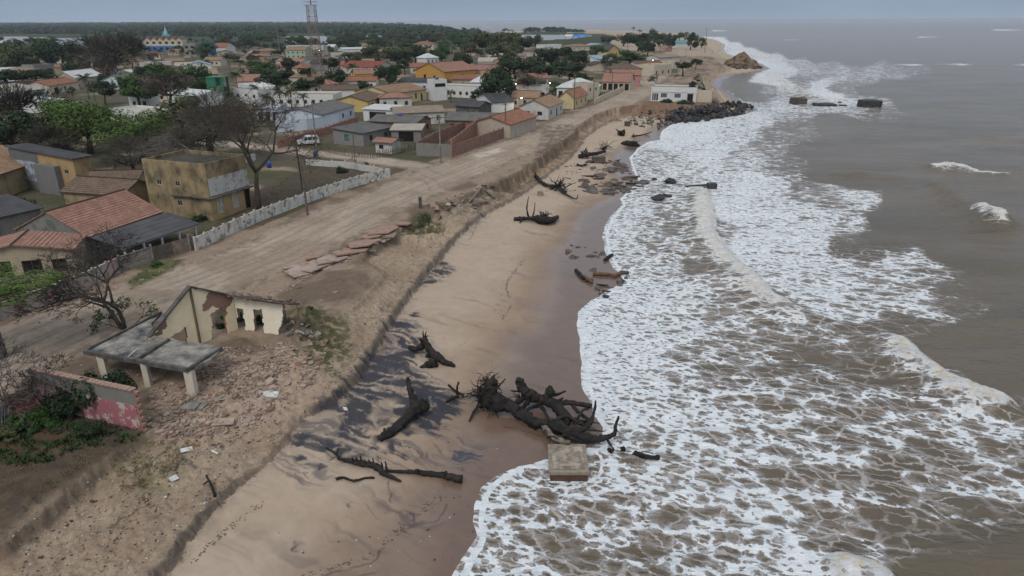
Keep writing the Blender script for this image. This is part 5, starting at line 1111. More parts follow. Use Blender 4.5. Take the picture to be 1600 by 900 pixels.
for i in range(9):
    x_ = 838+i*13+((i*7) % 5); boat(x_, 53.5+((i*37) % 30)/10+(.8 if i > 5 else 0), 9+(i*5) % 4, (RUST, BLUEC, WHITEC)[i % 3], BOATL[i], .2*i)
# ---- poles and lamps
pole(481, 336, 241, 'tall weathered wooden pole in front of the white panel wall', r=.16, lean=(-.02, 0)); pole(474, 304, 230, 'leaning brown pole right behind the tall weathered pole', m_plain('brown_pole', (.12, .08, .06)), r=.14, lean=(-.03, 0), arm=.5)
pole(497, 253, 158, 'pale concrete pole in front of the parked white van', CONC, r=.17); pole(689, 254, 179, 'concrete pole with crossarm in front of the roofless brick shell', CONC, 1.2, r=.18)
pole(790, 215, 160, 'brown pole beside the end of the brick yard wall', r=.15, arm=.5); pole(897, 172, 115, 'tall dark pole between the two tile roofed street houses', r=.16, arm=.4); pole(927, 164, 125, 'grey pole at the start of the balustrade wall', r=.14); pole(956, 149, 112, 'pole midway along the balustrade wall', r=.14)
pole(555, 255, 210, 'thin dark post by the low white wall corner', r=.1); pole(187, 417, 367, 'short charred post in front of the lattice block wall', CONC_D, r=.15); pole(482, 200, 178, 'thin grey post in the white wall yard', r=.08)
pole(221, 120, 100, 'short white pole beside the olive brown roof', CONC, r=.14); pole(448, 132, 108, 'grey pole in front of the tan orange hip roof', CONC, r=.14); pole(523, 143, 122, 'grey pole by the white wall house', CONC, r=.14); pole(699, 147, 120, 'grey pole in front of the long white flat building', CONC, r=.13); pole(382, 142, 118, 'pole by the pink red roof', CONC, r=.13)
pole(800, 152, 129, 'lit white street lamp beside the big dark green tree', CONC, lampc=LAMP_W, name='street_lamp', group='lit street lamps'); pole(853, 150, 128, 'lit white street lamp left of the white hipped roof', CONC, lampc=LAMP_W, name='street_lamp', group='lit street lamps')
pole(1014, 116, 93, 'lit orange street lamp above the brown roof', CONC, lampc=LAMP_O, name='street_lamp', group='lit street lamps'); pole(852, 100, 82, 'lit white street lamp before the veranda house', CONC, lampc=LAMP_W, name='street_lamp', group='lit street lamps'); pole(498, 96, 78, 'lit white street lamp inside the lattice tower line', CONC, lampc=LAMP_W, name='street_lamp', group='lit street lamps'); pole(808, 176, 151, 'lit street lamp beside the pink gable house', CONC, lampc=LAMP_W, name='street_lamp', group='lit street lamps')
for i, (x_, y_, ty) in enumerate(((1022, 118, 99), (1040, 112, 92), (1026, 113, 96), (1062, 112, 92), (1071, 95, 78))): pole(x_, y_, ty, ('grey pole left of', 'tall pole behind', 'short pole before', 'thin pole right of', 'far thin pole beyond')[i]+' the half ruined cream house', CONC, r=.13)
# ---- walls of yards
wall_run([(307, 392), (352, 370), (400, 348), (452, 328), (500, 310), (560, 290), (609, 277)], 1.55, 1.9, W_('picketwhite', (.60, .58, .54), .75, peel=.42, peelcol=(.22, .18, .15)), 'long peeling white panel wall along the road, seaward side of the dark yard', postm=W_('postcream', (.5, .45, .38), .6), zjit=.05, cap=0)
wall_run([(609, 277), (585, 270), (540, 262), (478, 258)], 1.1, 2.4, whited, 'low white wall on the side street, at the back of the dark yard', zjit=.1, cap=0, seed=2)
wall_run([(190, 424), (238, 408)], 1.6, 2.0, m_brick('breeze_blocks', (.3, .27, .23), (.24, .21, .18), (.12, .1, .09), .4, .4, .3), 'grey block wall with pierced lattice blocks left of the wooden gate', seed=3, gm=CONC)
wall_run([(300, 390), (307, 388)], 1.7, 2.0, CONC, 'pair of tall grey gate posts by the porch', name='gate_post', cat='gate post', cap=0)
wall_run([(-60, 522), (0, 502), (50, 484), (100, 466), (150, 444), (190, 424)], 1.6, 2.2, m_wall('mottled_wall', (.36, .33, .29), .8, peel=.4, peelcol=(.32, .17, .14)), 'mottled grey wall along the road behind the bare forked tree', seed=4, cap=.05)
wall_run([(435, 232), (470, 222), (510, 210), (560, 192)], 1.7, 2.2, brick, 'orange clay block wall behind the parked white van', seed=5, cap=0, zjit=.1)
wall_run([(433, 207), (480, 203), (530, 196)], 2.6, 4, white2, 'tall white yard wall with grey stains above the clay block wall', seed=6)
wall_run([(433, 184), (470, 185), (520, 190)], 2.2, 4, lblue, 'pale blue wall behind the tall white yard wall', seed=7)
wall_run([(786, 216), (765, 224), (745, 231), (706, 246)], 2.3, 2.6, mbrick, 'brown block wall of the roofless shell facing the road', seed=8, cap=0, zjit=.1)
wall_run([(652, 243), (706, 246)], 2.4, 2.6, cblock, 'grey block front of the roofless shell with boarded window', seed=9, cap=0)
wall_run([(652, 243), (690, 222), (745, 200)], 2.6, 2.6, mbrick, 'rear clay block wall of the roofless shell', seed=10, cap=0, zjit=.12)
wall_run([(706, 246), (722, 233), (752, 205)], 3.4, 2.6, brick, 'tall orange inner wall of the roofless shell', seed=11, cap=0, zjit=.1)
wall_run([(927, 164), (942, 156), (960, 148), (980, 138), (988, 134)], 1.5, 2.2, cream, 'cream balustrade wall beside the road', seed=12)
wall_run([(745, 150), (770, 150), (800, 152)], 2.0, 4, white, 'white yard wall right of the long white flat building', seed=13); wall_run([(380, 160), (412, 168)], 2.0, 4, white, 'white yard wall behind the bare tree', seed=15)
wall_run([(340, 272), (372, 258), (400, 250)], 1.2, 3, whited, 'broken white wall behind the wide bare tree', seed=16, miss=.2)
# stick fence
r = random.Random(4); W3 = [G(*p) for p in ((502, 236), (540, 244), (585, 248), (625, 240), (655, 232))]; t = thing('stick_fence', W3[0], 'dark stick fence round the yard of the grey block house', 'fence')
for i in range(4):
    n = 16
    for k in range(n):
        p = W3[i].lerp(W3[i+1], k/n)-W3[0]; q = MB(); hh = r.uniform(.9, 1.5); q.beam(p+Vector((0, 0, -.2)), p+Vector((r.uniform(-.1, .1), r.uniform(-.1, .1), hh)), .09); q.build('stick', CONC_D if r.random() < .7 else WOODG, t)
    q = MB(); q.beam(W3[i]-W3[0]+Vector((0, 0, .7)), W3[i+1]-W3[0]+Vector((0, 0, .7)), .06); q.build('rail', WOODG, t)
# van
VW = m_plain('van_paint', (.66, .67, .68), (.5, .5, .5), .8, .35, 0); TYRE = m_plain('tyre', (.02, .02, .02), bump=0)
b = G(482, 226); t = thing('van', b, 'white van parked by the orange clay block wall', 'van', rz=math.radians(22)); L_ = 4.4; q = MB()
prof = [(-2.2, .35), (-2.2, .95), (-2.05, 1.05), (-1.25, 1.15), (-.65, 1.75), (-.3, 1.85), (1.9, 1.85), (2.15, 1.6), (2.2, .9), (2.2, .35)]
i0 = len(q.v)
for y_ in (-.85, .85): q.v += [(x_, y_*(.88 if z_ > 1.2 else 1), z_) for x_, z_ in prof]
m_ = len(prof)
for k in range(m_): q.f.append((k, (k+1) % m_, m_+(k+1) % m_, m_+k))
q.f.append(tuple(range(m_))[::-1]); q.f.append(tuple(range(m_, 2*m_))); q.build('body', VW, t)
def panel4(pts, nm): q = MB(); q.quad(*pts); return q.build(nm, GLASS, t)
panel4([(-1.23, -.72, 1.2), (-1.23, .72, 1.2), (-.70, .66, 1.74), (-.70, -.66, 1.74)], 'windscreen').location = (-.02, 0, .015)
for y_ in (-1, 1):
    for (x0, x1) in ((-.95, -.2), (-.1, .75), (.85, 1.8)):
        xt = x0+.35 if x0 < -.5 else x0; q = MB(); q.quad((x0, y_*.872, 1.12), (x1, y_*.872, 1.12), (x1, y_*.775, 1.68), (xt, y_*.775, 1.68)); q.build('side_window', GLASS, t)
    for x_ in (-1.4, 1.35): q = MB(); q.tube([(x_, y_*.7, .33), (x_, y_*.9, .33)], [.33, .33], 14); wh = q.build('wheel', TYRE, t); q = MB(); q.tube([(x_, y_*.9, .33), (x_, y_*.915, .33)], [.18, .17], 10); q.build('hubcap', CONC, wh)
    q = MB(); q.box(-2.23, y_*.62-.16, .75, -2.18, y_*.62+.16, .92); q.build('headlight', FRAME_W, t)
q = MB(); q.box(-2.26, -.8, .32, -2.18, .8, .58); q.build('bumper', CONC_D, t)
for (x_, y_, lab) in ((493, 245, 'blue plastic barrel by the concrete pole'), (421, 262, 'blue plastic barrel behind the wide bare tree')):
    b = G(x_, y_); t = thing('barrel', b, lab, 'barrel', 'blue barrels'); q = MB(); q.tube([(0, 0, 0), (0, 0, .3), (0, 0, .7), (0, 0, 1.0)], [.36, .42, .42, .36], 12); q.build('drum', PLASTIC_BLUE, t, True); q = MB(); q.tube([(0, 0, 1.0), (0, 0, 1.05)], [.3, .3], 12); q.build('lid', PLASTIC_BLUE, t)
b = G(426, 187); t = thing('water_tank', b, 'blue water tank on a brown plinth by the white yard wall', 'water tank'); q = MB(); q.box(-.7, -.7, 0, .7, .7, 1.9); q.build('plinth', mbrick, t); q = MB(); q.tube([(0, 0, 1.9), (0, 0, 2.9), (0, 0, 3.1)], [.8, .85, .3], 12); q.build('tank', PLASTIC_BLUE, t)
# ---- white house on the point
b0 = P(1017, 158, 3.0); a = P(1016.5, 158, 3.0); b = P(1087, 160, 3.0); ex = b-a; L = ex.length; h = up_to(a, 135)
t = thing('beach_house', (a.x, a.y, 2.95), 'white flat roofed house with two blue windows above the boulders', 'house', rz=math.atan2(ex.y, ex.x)); D = 8; mb = MB(); k = L/71.0
pw = white
holes = [(2*k, .3, 4.6*k, h*.56), (5.4*k, .3, 12*k, h*.56) if False else (5.0*k, .3, 8*k, h*.56), (8.4*k, .3, 11.6*k, h*.56), (15.5*k, h*.28, 25.5*k, h*.58), (37*k, h*.28, 47*k, h*.58), (57*k, .3, 66.5*k, h*.58)]
side_panel(mb, (0, 0, 0), (1, 0, 0), (0, -1, 0), L, h, holes); side_panel(mb, (L, 0, 0), (0, 1, 0), (1, 0, 0), D, h, []); side_panel(mb, (L, D, 0), (-1, 0, 0), (0, 1, 0), L, h, []); side_panel(mb, (0, D, 0), (0, -1, 0), (-1, 0, 0), D, h, [])
mb.build('wall', pw, t); q = MB(); q.box(.15, .15, h-.5, L-.15, D-.1, h-.42); q.build('roof', CONC, t)
q = MB(); q.box(-.1, -.13, h*.66, L*.76, -.01, h*.66+.14); q.box(L*.79, -.13, h*.62, L+.1, -.01, h*.62+.14); q.build('cornice', pw, t)
BG = m_plain('blue_glass', (.05, .11, .2), bump=0, rough=.3)
for q_ in holes[3:5]: add_window(t, ((0, 0, 0), (1, 0, 0), (0, -1, 0)), q_[0], q_[1], q_[2]-q_[0], q_[3]-q_[1], 'window', FRAME_W, BG, 3)
for q_ in holes[:3]+holes[5:]: add_window(t, ((0, 0, 0), (1, 0, 0), (0, -1, 0)), q_[0], q_[1], q_[2]-q_[0], q_[3]-q_[1], 'door', FRAME_W, DARKIN, 0)
q = MB(); q.box(L*.77, -.16, -1.0, L*.79, -.02, h); q.box(L*.985, -.16, -1, L+.05, -.02, h); q.box(0, -.1, -1.0, L, -.01, .25); q.build('pilaster', pw, t)
q = MB(); q.box(L+.02, 1.2, -1, L+4.6, 1.4, h*.82); q.box(L+4.4, 1.4, -1, L+4.6, D, h*.82); q.build('annex_wall', cream, t)
# ============================================================ NEAR BUILDINGS
def toloc(t, p):
    return Matrix.Rotation(-t.rotation_euler.z, 3, 'Z') @ (Vector(p)-t.location)
# red tile house with charcoal lean-to
mossg = m_wall('mossy_grey_render', (.20, .20, .18), .9, dirtcol=(.035, .037, .035), peel=.3, peelcol=(.12, .12, .11))
t, L, D, H = house((138, 370), (253, 331), 3.0, 10.0, 'gable', 2.3, 'par', mossg, tile_n, 'long house with salmon tile roof and charcoal lean-to porch beside the road', wins=[('f', .25, .6, 1.6, 1.3, 'window', WOODG, DARKIN), ('l', .2, .8, 1.2, 1.6, 'door', WOODG, DARKIN)], ov=.15)
a1, b1, c1, d1 = [toloc(t, p) for p in (P(192, 388, 5.2), P(313, 349, 5.2), P(262, 331, 5.95), P(141, 371, 5.95))]
mb = MB(); roof_slope(mb, a1, b1, c1, d1, 5, .08, .02); mb.build('porch_roof', rdark, t)
for i in range(5):
    p = a1.lerp(b1, (i+.15)/4.4)+Vector((0, .25, 0)); q = MB(); q.box(p.x-.09, p.y-.09, 0, p.x+.09, p.y+.09, p.z-.1); q.build('post', FRAME_W, t)
q = MB(); q.beam(a1+Vector((0, .2, -.12)), b1+Vector((0, .2, -.12)), .14); q.build('fascia', FRAME_W, t)
# wooden gate between block wall and porch
W2 = [G(240, 408), G(298, 392)]; t = thing('wooden_gate', W2[0], 'grey weathered plank gate in front of the charcoal porch', 'gate'); n = 22
for k in range(n):
    p = W2[0].lerp(W2[1], k/n)-W2[0]; p2 = W2[0].lerp(W2[1], (k+.9)/n)-W2[0]; q = MB(); m_ = (p+p2)/2; dd = (p2-p); dd.z = 0; q.beam(p+Vector((0, 0, .75)), p2+Vector((0, 0, .75)), .05, 1.65+random.uniform(-.1, .1)); q.build('plank', WOODG if k < 12 else m_plain('pale_wood', (.27, .22, .17), (.14, .11, .09), 2), t)
q = MB(); q.box(-.1, -.1, -.2, .1, .1, 1.9); e_ = W2[1]-W2[0]; q.box(e_.x-.1, e_.y-.1, -.2, e_.x+.1, e_.y+.1, 1.9); q.build('gate_post', CONC, t)
# ochre two storey block
bb = G(326, 345); h = up_to(bb, 262); och2 = m_wall('ochre_grimy', (.33, .25, .14), 1.25, dirtcol=(.05, .042, .03)); och1 = m_wall('ochre_warm', (.40, .275, .135), .85)
b0 = bb.z; SHW = m_plain('cream_shutters', (.55, .5, .38), bump=0); LATT = m_plain('pale_lattice', (.45, .42, .36), bump=0)
t, L, D, H = house((320, 262), (383, 246), b0+h-3, (206, 257), 'flat', 0, 'par', och2, m_plain('mossy_roof', (.07, .068, .05), (.035, .035, .028), .8, .95, .6), 'two storey ochre block with mossy flat roof and faded white upper front', wins=[('f', .22, .7, 1.1, 2.0, 'window', FRAME_W, SHW), ('f', .6, .7, 1.1, 2.0, 'window', FRAME_W, SHW), ('f', .92, .1, 1.0, 2.6, 'door', FRAME_B, DARKIN), ('l', .22, 4.1, .9, .75, 'window', LATT, GLASS), ('l', .52, 4.1, .8, .75, 'window', LATT, GLASS), ('l', .5, 1.5, .9, .8, 'window', LATT, GLASS)])
q = MB(); q.box(.1, -.05, 3.35, L-.05, -.01, 5.6); q.build('faded_panel', m_wall('faded_white', (.50, .49, .47), .7, peel=.3, peelcol=(.25, .22, .18)), t)
q = MB(); q.box(-.15, -.5, 3.05, L+.3, -.02, 3.2); q.box(-.35, -.5, 3.05, -.02, D*.6, 3.2); q.build('ledge', CONC_D, t)
q = MB(); q.box(.0, -.03, 0, L, -.012, 3.02); fr_ = [(0.22*L-.56, .9, .22*L+.56, 2.9), (.6*L-.56, .9, .6*L+.56, 2.9), (L-1.3, .3, L-.1, 2.9)]
q = MB(); side_panel(q, (0, -.02, 0), (1, 0, 0), (0, -1, 0), L, 3.03, [f_ for f_ in fr_ if f_[2] < L]); q.build('ground_floor_render', och1, t)
# grey and ochre shell behind
t, L, D, H = house((14, 236), (113, 248), 5.6, 2.6, 'monox', .7, 'par', och1, rdark, 'tall ruin with grey render, pale blue patch and ochre right half', wins=[('f', .86, 3.2, 1.0, .7, 'window', LATT, DARKIN)])
q = MB(); q.box(-.03, -.06, 0, L*.45, -.015, H+.35); q.build('render_panel', m_wall('slate_render', (.13, .135, .14), .5), t); q = MB(); q.box(L*.06, -.09, 1.6, L*.40, -.065, H-1.2); q.build('blue_panel', m_wall('patch_blue', (.33, .38, .44), .7, peel=.5, peelcol=(.15, .15, .155)), t)
q = MB(); q.box(L*.45, -.9, 0, L*.78, -.02, H-1.3); q.build('buttress_wall', m_wall('slate2', (.17, .17, .17), .6), t)
house((-30, 345), (62, 325), 2.6, 7, 'mono', .8, 'par', mossg, rdark, 'low charcoal lean-to left of the salmon tile roof', name='shed', cat='shed')
# ============================================================ RUINED HOUSE
PLA = m_wall('ruin_plaster', (.80, .68, .46), .35, dirtcol=(.30, .18, .08)); PLB = m_wall('ruin_plaster_white', (.82, .75, .60), .3, dirtcol=(.32, .2, .1)); RBR = m_brick('ruin_brick', (.30, .12, .075), (.22, .085, .055), (.26, .2, .16), .2, .09, .25)
M_ = G(313, 538); M_.z = 2.35; C_ = P(375, 524, 2.35); E_ = P(452, 536, 2.35); ex = (C_-M_).normalized(); half = (C_-M_).length; L0 = M_-ex*half*1.08
apex = up_to(M_, 449); eav = up_to(C_, 464)
t = thing('ruined_house', (M_.x, M_.y, 2.5), 'ruined cream house with broken gable, brick patch and fallen roof beside the road', 'house')
def ragged_wall(A_, B_, top, holes, mat_f, mat_c, name, th=.24, patches=(), cell=.11, seed=0, bot=.0, rag=.12):
    """wall from A_ to B_ cut on a fine grid; top(u) its height; holes: pixel polygons; patches (pixel polygons) lose their plaster"""
    d = B_-A_; L = d.length; dn = d.normalized(); nn = Vector((dn.y, -dn.x, 0)); nu = int(L/cell); Hm = max(top(i/20*L) for i in range(21)); nv = int(Hm/cell)+1
    U, V = np.meshgrid((np.arange(nu)+.5)*cell, (np.arange(nv)+.5)*cell)
    X = A_.x+dn.x*U; Y = A_.y+dn.y*U; Z = A_.z+V; px, py = proj(X, Y, Z); jx = (fbm(U*2.2, V*2.2, seed+1, 3)-.5)*9; jy = (fbm(U*2.2, V*2.2, seed+2, 3)-.5)*9
    keep = V < np.vectorize(top)(U)+(fbm(U*3, V*0, seed+3, 2)-.5)*rag
    for hpoly in holes: keep &= ~inside(px+jx*.3, py+jy*.3, hpoly)
    pl = keep.copy()
    for ppoly in patches: pl &= ~inside(px+jx, py+jy, ppoly)
    def emit(mask, k0, k1):
        mb = MB(); pt = lambda i, j, k: tuple(A_+dn*(i*cell)+nn*k+Vector((0, 0, j*cell))-t.location)
        R_, C2 = mask.shape
        for j in range(R_):
            for i in range(C2):
                if not mask[j, i]: continue
                uv = [(i*cell, j*cell), ((i+1)*cell, j*cell), ((i+1)*cell, (j+1)*cell), (i*cell, (j+1)*cell)]
                mb.quad(pt(i, j, k1), pt(i+1, j, k1), pt(i+1, j+1, k1), pt(i, j+1, k1), uv); mb.quad(pt(i, j, k0), pt(i, j+1, k0), pt(i+1, j+1, k0), pt(i+1, j, k0), uv)
                if i == 0 or not mask[j, i-1]: mb.quad(pt(i, j, k0), pt(i, j, k1), pt(i, j+1, k1), pt(i, j+1, k0), uv)
                if i == C2-1 or not mask[j, i+1]: mb.quad(pt(i+1, j, k1), pt(i+1, j, k0), pt(i+1, j+1, k0), pt(i+1, j+1, k1), uv)
                if j == 0 or not mask[j-1, i]: mb.quad(pt(i, j, k0), pt(i+1, j, k0), pt(i+1, j, k1), pt(i, j, k1), uv)
                if j == R_-1 or not mask[j+1, i]: mb.quad(pt(i, j+1, k1), pt(i+1, j+1, k1), pt(i+1, j+1, k0), pt(i, j+1, k0), uv)
        return mb
    w_ = emit(keep, -th, 0).build(name, mat_c, t); emit(pl, .001, .03).build('plaster', mat_f, w_)
Lg = (C_-L0).length; um = (M_-L0).length
def topg(u): return eav*.80+(apex-eav*.80)*u/um if u < um else apex+(eav-apex)*(u-um)/(Lg-um)
ragged_wall(L0, C_, topg, [[(328, 490), (337, 485), (346, 481), (351, 486), (353, 500), (356, 527), (343, 536), (330, 533), (331, 510)], [(266, 527), (290, 511), (293, 535), (280, 534)], [(322, 532), (338, 533), (338, 545), (320, 545)]], PLA, RBR, 'gable_wall', patches=[[(322, 462), (328, 454), (364, 463), (358, 479), (348, 488), (345, 481), (332, 481), (316, 487)], [(236, 528), (262, 492), (258, 512), (246, 526)], [(347, 478), (353, 478), (355, 505), (351, 505)]], seed=3)
ragged_wall(C_, E_, lambda u: eav-.02*u, [[(371, 481), (380, 483), (384, 516), (372, 521)], [(396, 482), (409, 484), (414, 524), (399, 524)], [(443, 470), (470, 470), (470, 545), (432, 545), (436, 515), (441, 500)]], PLB, RBR, 'side_wall', seed=9)
def wpt(p, up=0): return Vector(p)+Vector((0, 0, up))-t.location
q = MB(); q.beam(wpt(L0, topg(0)+.05), wpt(M_, apex+.08), .42, .14); q.beam(wpt(M_, apex+.08), wpt(C_, eav+.1), .42, .12); q.build('rake_beam', CONC_D, t)
q = MB(); q.beam(wpt(M_, 0)+Vector((.05, -.06, 0)), wpt(M_, apex-.1)+Vector((.05, -.06, 0)), .14); q.build('pilaster', m_plain('dark_pilaster', (.18, .13, .08)), t)
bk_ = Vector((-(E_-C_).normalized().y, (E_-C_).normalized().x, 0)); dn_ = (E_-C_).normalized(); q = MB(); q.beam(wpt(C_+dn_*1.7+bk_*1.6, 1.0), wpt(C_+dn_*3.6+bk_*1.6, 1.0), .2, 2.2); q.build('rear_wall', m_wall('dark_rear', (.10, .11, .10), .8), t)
# surviving strip of roof above the side wall: tiles on the slope
apx = wpt(M_, apex+.12); cc = wpt(C_, eav+.12); ee = wpt(E_, eav+.1); back = (C_-E_).normalized(); bk2 = Vector((-back.y, back.x, 0)); up_ = Vector((0, 0, 1))
sidev = ex
r = random.Random(8); q = MB()
stripo = ee+(ee-cc).normalized()*1.2
roof_slope(q, cc+ex*.35+Vector((0, 0, -.12)), stripo+ex*.3+Vector((0, 0, -.1)), stripo-ex*.75+Vector((0, 0, .22)), cc-ex*.75+Vector((0, 0, .25)), 3, .1, .04); q.build('eaves_slab', m_tile('ruin_tiles', (.14, .10, .08), (.08, .06, .05), .5), t)
for i in range(26):
    u_ = r.random(); p = cc.lerp(stripo, u_)-ex*r.uniform(-.2, .7)+Vector((0, 0, r.uniform(.16, .32))); q = MB(); M4 = Matrix.Translation(p) @ Matrix.Rotation(r.uniform(0, 6), 4, 'Z') @ Matrix.Rotation(r.uniform(-.3, .3), 4, 'X'); q.box(-.2, -.1, -.02, .2, .1, .03, M4); q.build('roof_tile', (tile_o, tile_n, CONC_D)[i % 3], t)
q = MB(); q.tube([stripo+Vector((0, 0, .1)), stripo+Vector((.05, 0, -1.6))], [.05, .05], 5); q.build('hanging_bar', RUST, t)
# porch slab on columns
t2 = thing('porch', (P(215, 560, 2.5).x, P(215, 560, 2.5).y, 2.5), 'collapsing concrete porch roof on white columns in front of the broken gable', 'porch')
zt_ = G(152, 592).z+up_to(G(152, 592), 555); PT = lambda px, py, dz=0: P(px, py, zt_+dz)-t2.location
SLB = m_plain('tarred_slab', (.30, .285, .25), (.042, .043, .047), .9, .9, .4, 6)
def slab(c, th, nm, mat, par): q = MB(); n = len(c); i = len(q.v); q.v += [tuple(p) for p in c]+[(p[0], p[1], p[2]-th) for p in c]; q.f.append(tuple(range(n))); q.f.append(tuple(range(n, 2*n))[::-1]); q.f += [(k, n+k, n+(k+1) % n, (k+1) % n) for k in range(n)]; return q.build(nm, mat, par)
slab([PT(132, 550), PT(211, 563), PT(262, 531), PT(246, 526), PT(236, 506), PT(252, 488)], .22, 'left_slab', SLB, t2); slab([PT(214, 563.5), PT(294, 578), PT(330, 561), PT(346, 545), PT(330, 538), PT(264, 531.5)], .22, 'right_slab', m_plain('pale_slab', (.33, .31, .27), (.09, .088, .085), 1.3, .9, .5, 6), t2)
q = MB(); q.beam(PT(132, 550, .02), PT(294, 578, .02), .25, .32); q.beam(PT(212, 564, .06), PT(264, 531, .06), .22, .3); q.beam(PT(294, 578, .02), PT(346, 544, .02), .22, .3); q.beam(PT(132, 549, .05), PT(252, 488, .05), .14, .2); q.build('edge_beam', CONC_D, t2)
COLM = m_wall('column_render', (.58, .52, .42), .6)
for x_, y_, w_ in ((154, 557, .24), (222, 570, .2), (292, 580, .27)):
    g_ = P(x_, y_, zt_)-t2.location; g_.z = Zt(P(x_, y_, zt_).x, P(x_, y_, zt_).y)-t2.location.z; g_.y += .42; g_.x -= .08; top_ = zt_-t2.location.z-.1; q = MB(); q.box(g_.x-w_, g_.y-w_, g_.z-.6, g_.x+w_, g_.y+w_, top_); q.build('column', COLM, t2)
g_ = G(290, 634)-t2.location; q = MB(); q.box(g_.x-1.2, g_.y-.6, g_.z-.2, g_.x+.9, g_.y+.3, g_.z+.12, Matrix.Rotation(.0, 4, 'Z')); q.build('plinth', CONC, t2)
q = MB(); q.beam(PT(215, 545, .05), PT(195, 562, .05), .06); q.build('pale_batten', FRAME_W, t2)
# ============================================================ PINK WALL
PINK = m_wall('pink_paint', (.33, .12, .135), .5, peel=.45, peelcol=(.42, .36, .33)); GRT = m_wall('grey_top_render', (.19, .18, .165), .7)
e0, e1_ = G(62, 634), G(222, 674); e0.z = e1_.z = 2.7; hp = up_to(e1_, 611)
t = thing('boundary_wall', e0, 'broken pink garden wall with grey top and tile coping at the lower left', 'wall'); d = e1_-e0; L = d.length; an = math.atan2(d.y, d.x); M4 = Matrix.Rotation(an, 4, 'Z')
q = MB(); q.box(0, 0, -.5, L, .2, hp, M4); q.build('masonry', GRT, t); q = MB(); q.box(.02, -.03, -.5, L-.02, -.002, hp*.66, M4); q.build('pink_render', PINK, t)
n = 24
for k in range(n): q = MB(); q.box(L*k/n+.02, -.12, hp+.002, L*(k+1)/n-.02, .32, hp+.08, M4); q.build('coping_tile', m_plain('coping_clay', (.38, .25, .19), (.22, .15, .12), 4), t)
n = 14
for k in range(n):
    for s_ in range(1): q = MB(); q.box(L+.02, -.02, hp*k/n, L+(.34 if k % 2 else .16), .2, hp*(k+.85)/n, M4); q.build('brick', RBR, t)
wall_run([(20, 650), (62, 634)], 1.5, 2.2, m_brick('red_low', (.3, .09, .06), (.2, .06, .04), (.2, .15, .13)), 'low red brick wall joining the left end of the pink wall', seed=20, cap=0)
wall_run([(-40, 660), (20, 650)], .9, 3, m_plain('slate_blue', (.1, .11, .13)), 'low slate grey wall at the lower left edge', seed=21, cap=0)
# marker post, crates, pots, blocks
def box_thing(px, py, w_, d_, h_, mat, label, name='concrete_block', cat='block', rz=0, tilt=0, cap=None, sink=.1):
    p = G(px, py); t = thing(name, p, label, cat, None, rz); q = MB(); Mx = Matrix.Rotation(tilt, 4, 'X'); r = random.Random(px)
    q.box(-w_/2, -d_/2, -sink, w_/2, d_/2, h_, Mx); q.build('body', mat, t)
    if cap: q = MB(); q.box(-w_/2-.05, -d_/2-.05, h_+.002, w_/2+.05, d_/2+.05, h_+.12, Mx); q.build('cap', cap, t)
    return t
box_thing(657, 325, .42, .4, 1.5, CONC_D, 'short square concrete post standing at the edge of the road', 'concrete_post', 'post', .2, 0, CONC)
box_thing(935, 254, 2.4, 1.6, 1.1, m_plain('brown_block', (.13, .105, .08)), 'brown square block among the broken paving on the beach', rz=.15, cap=CONC_D)
box_thing(980, 197, 1.3, 1.1, 1.1, m_plain('brown_crate', (.12, .085, .06)), 'brown block on the sand below the boulders', rz=.1, cap=CONC_D)
p = G(844, 305); t = thing('clay_ring', p, 'round brick well ring left on the beach', 'well ring'); q = MB(); q.tube([(0, 0, -.1), (0, 0, .55)], [.5, .46], 14); q.build('ring', RBR, t); q = MB(); q.tube([(0, 0, .551), (0, 0, .6)], [.53, .5], 14); q.build('rim', CONC, t)
p0, p1, p2, p3 = P(858, 738, .72), P(921, 738, .72), P(915, 694, .72), P(856, 694, .72); t = thing('concrete_slab', (p0.x, p0.y, 0), 'pale square concrete block with red base washed by the foam', 'block'); lo = t.location
off = [Vector(p)-lo for p in (p0, p1, p2, p3)]; SLT = m_plain('block_top', (.27, .235, .185), (.17, .145, .11), 2.2, .9, .6, 8)
s1 = slab(off, .22, 'slab', SLT, t); cen = sum(off, Vector())/4; slab([cen+(o-cen)*.94+Vector((0, 0, -.222)) for o in off], .75, 'base', m_plain('red_base', (.12, .055, .038), (.06, .035, .028), 2, .6, .4), t)
slab([cen+(o-cen)*.8+Vector((0, 0, .035)) for o in off], .03, 'inset', m_plain('inset_top', (.38, .33, .27), (.11, .09, .07), 1.9, .9, .6, 8), t)
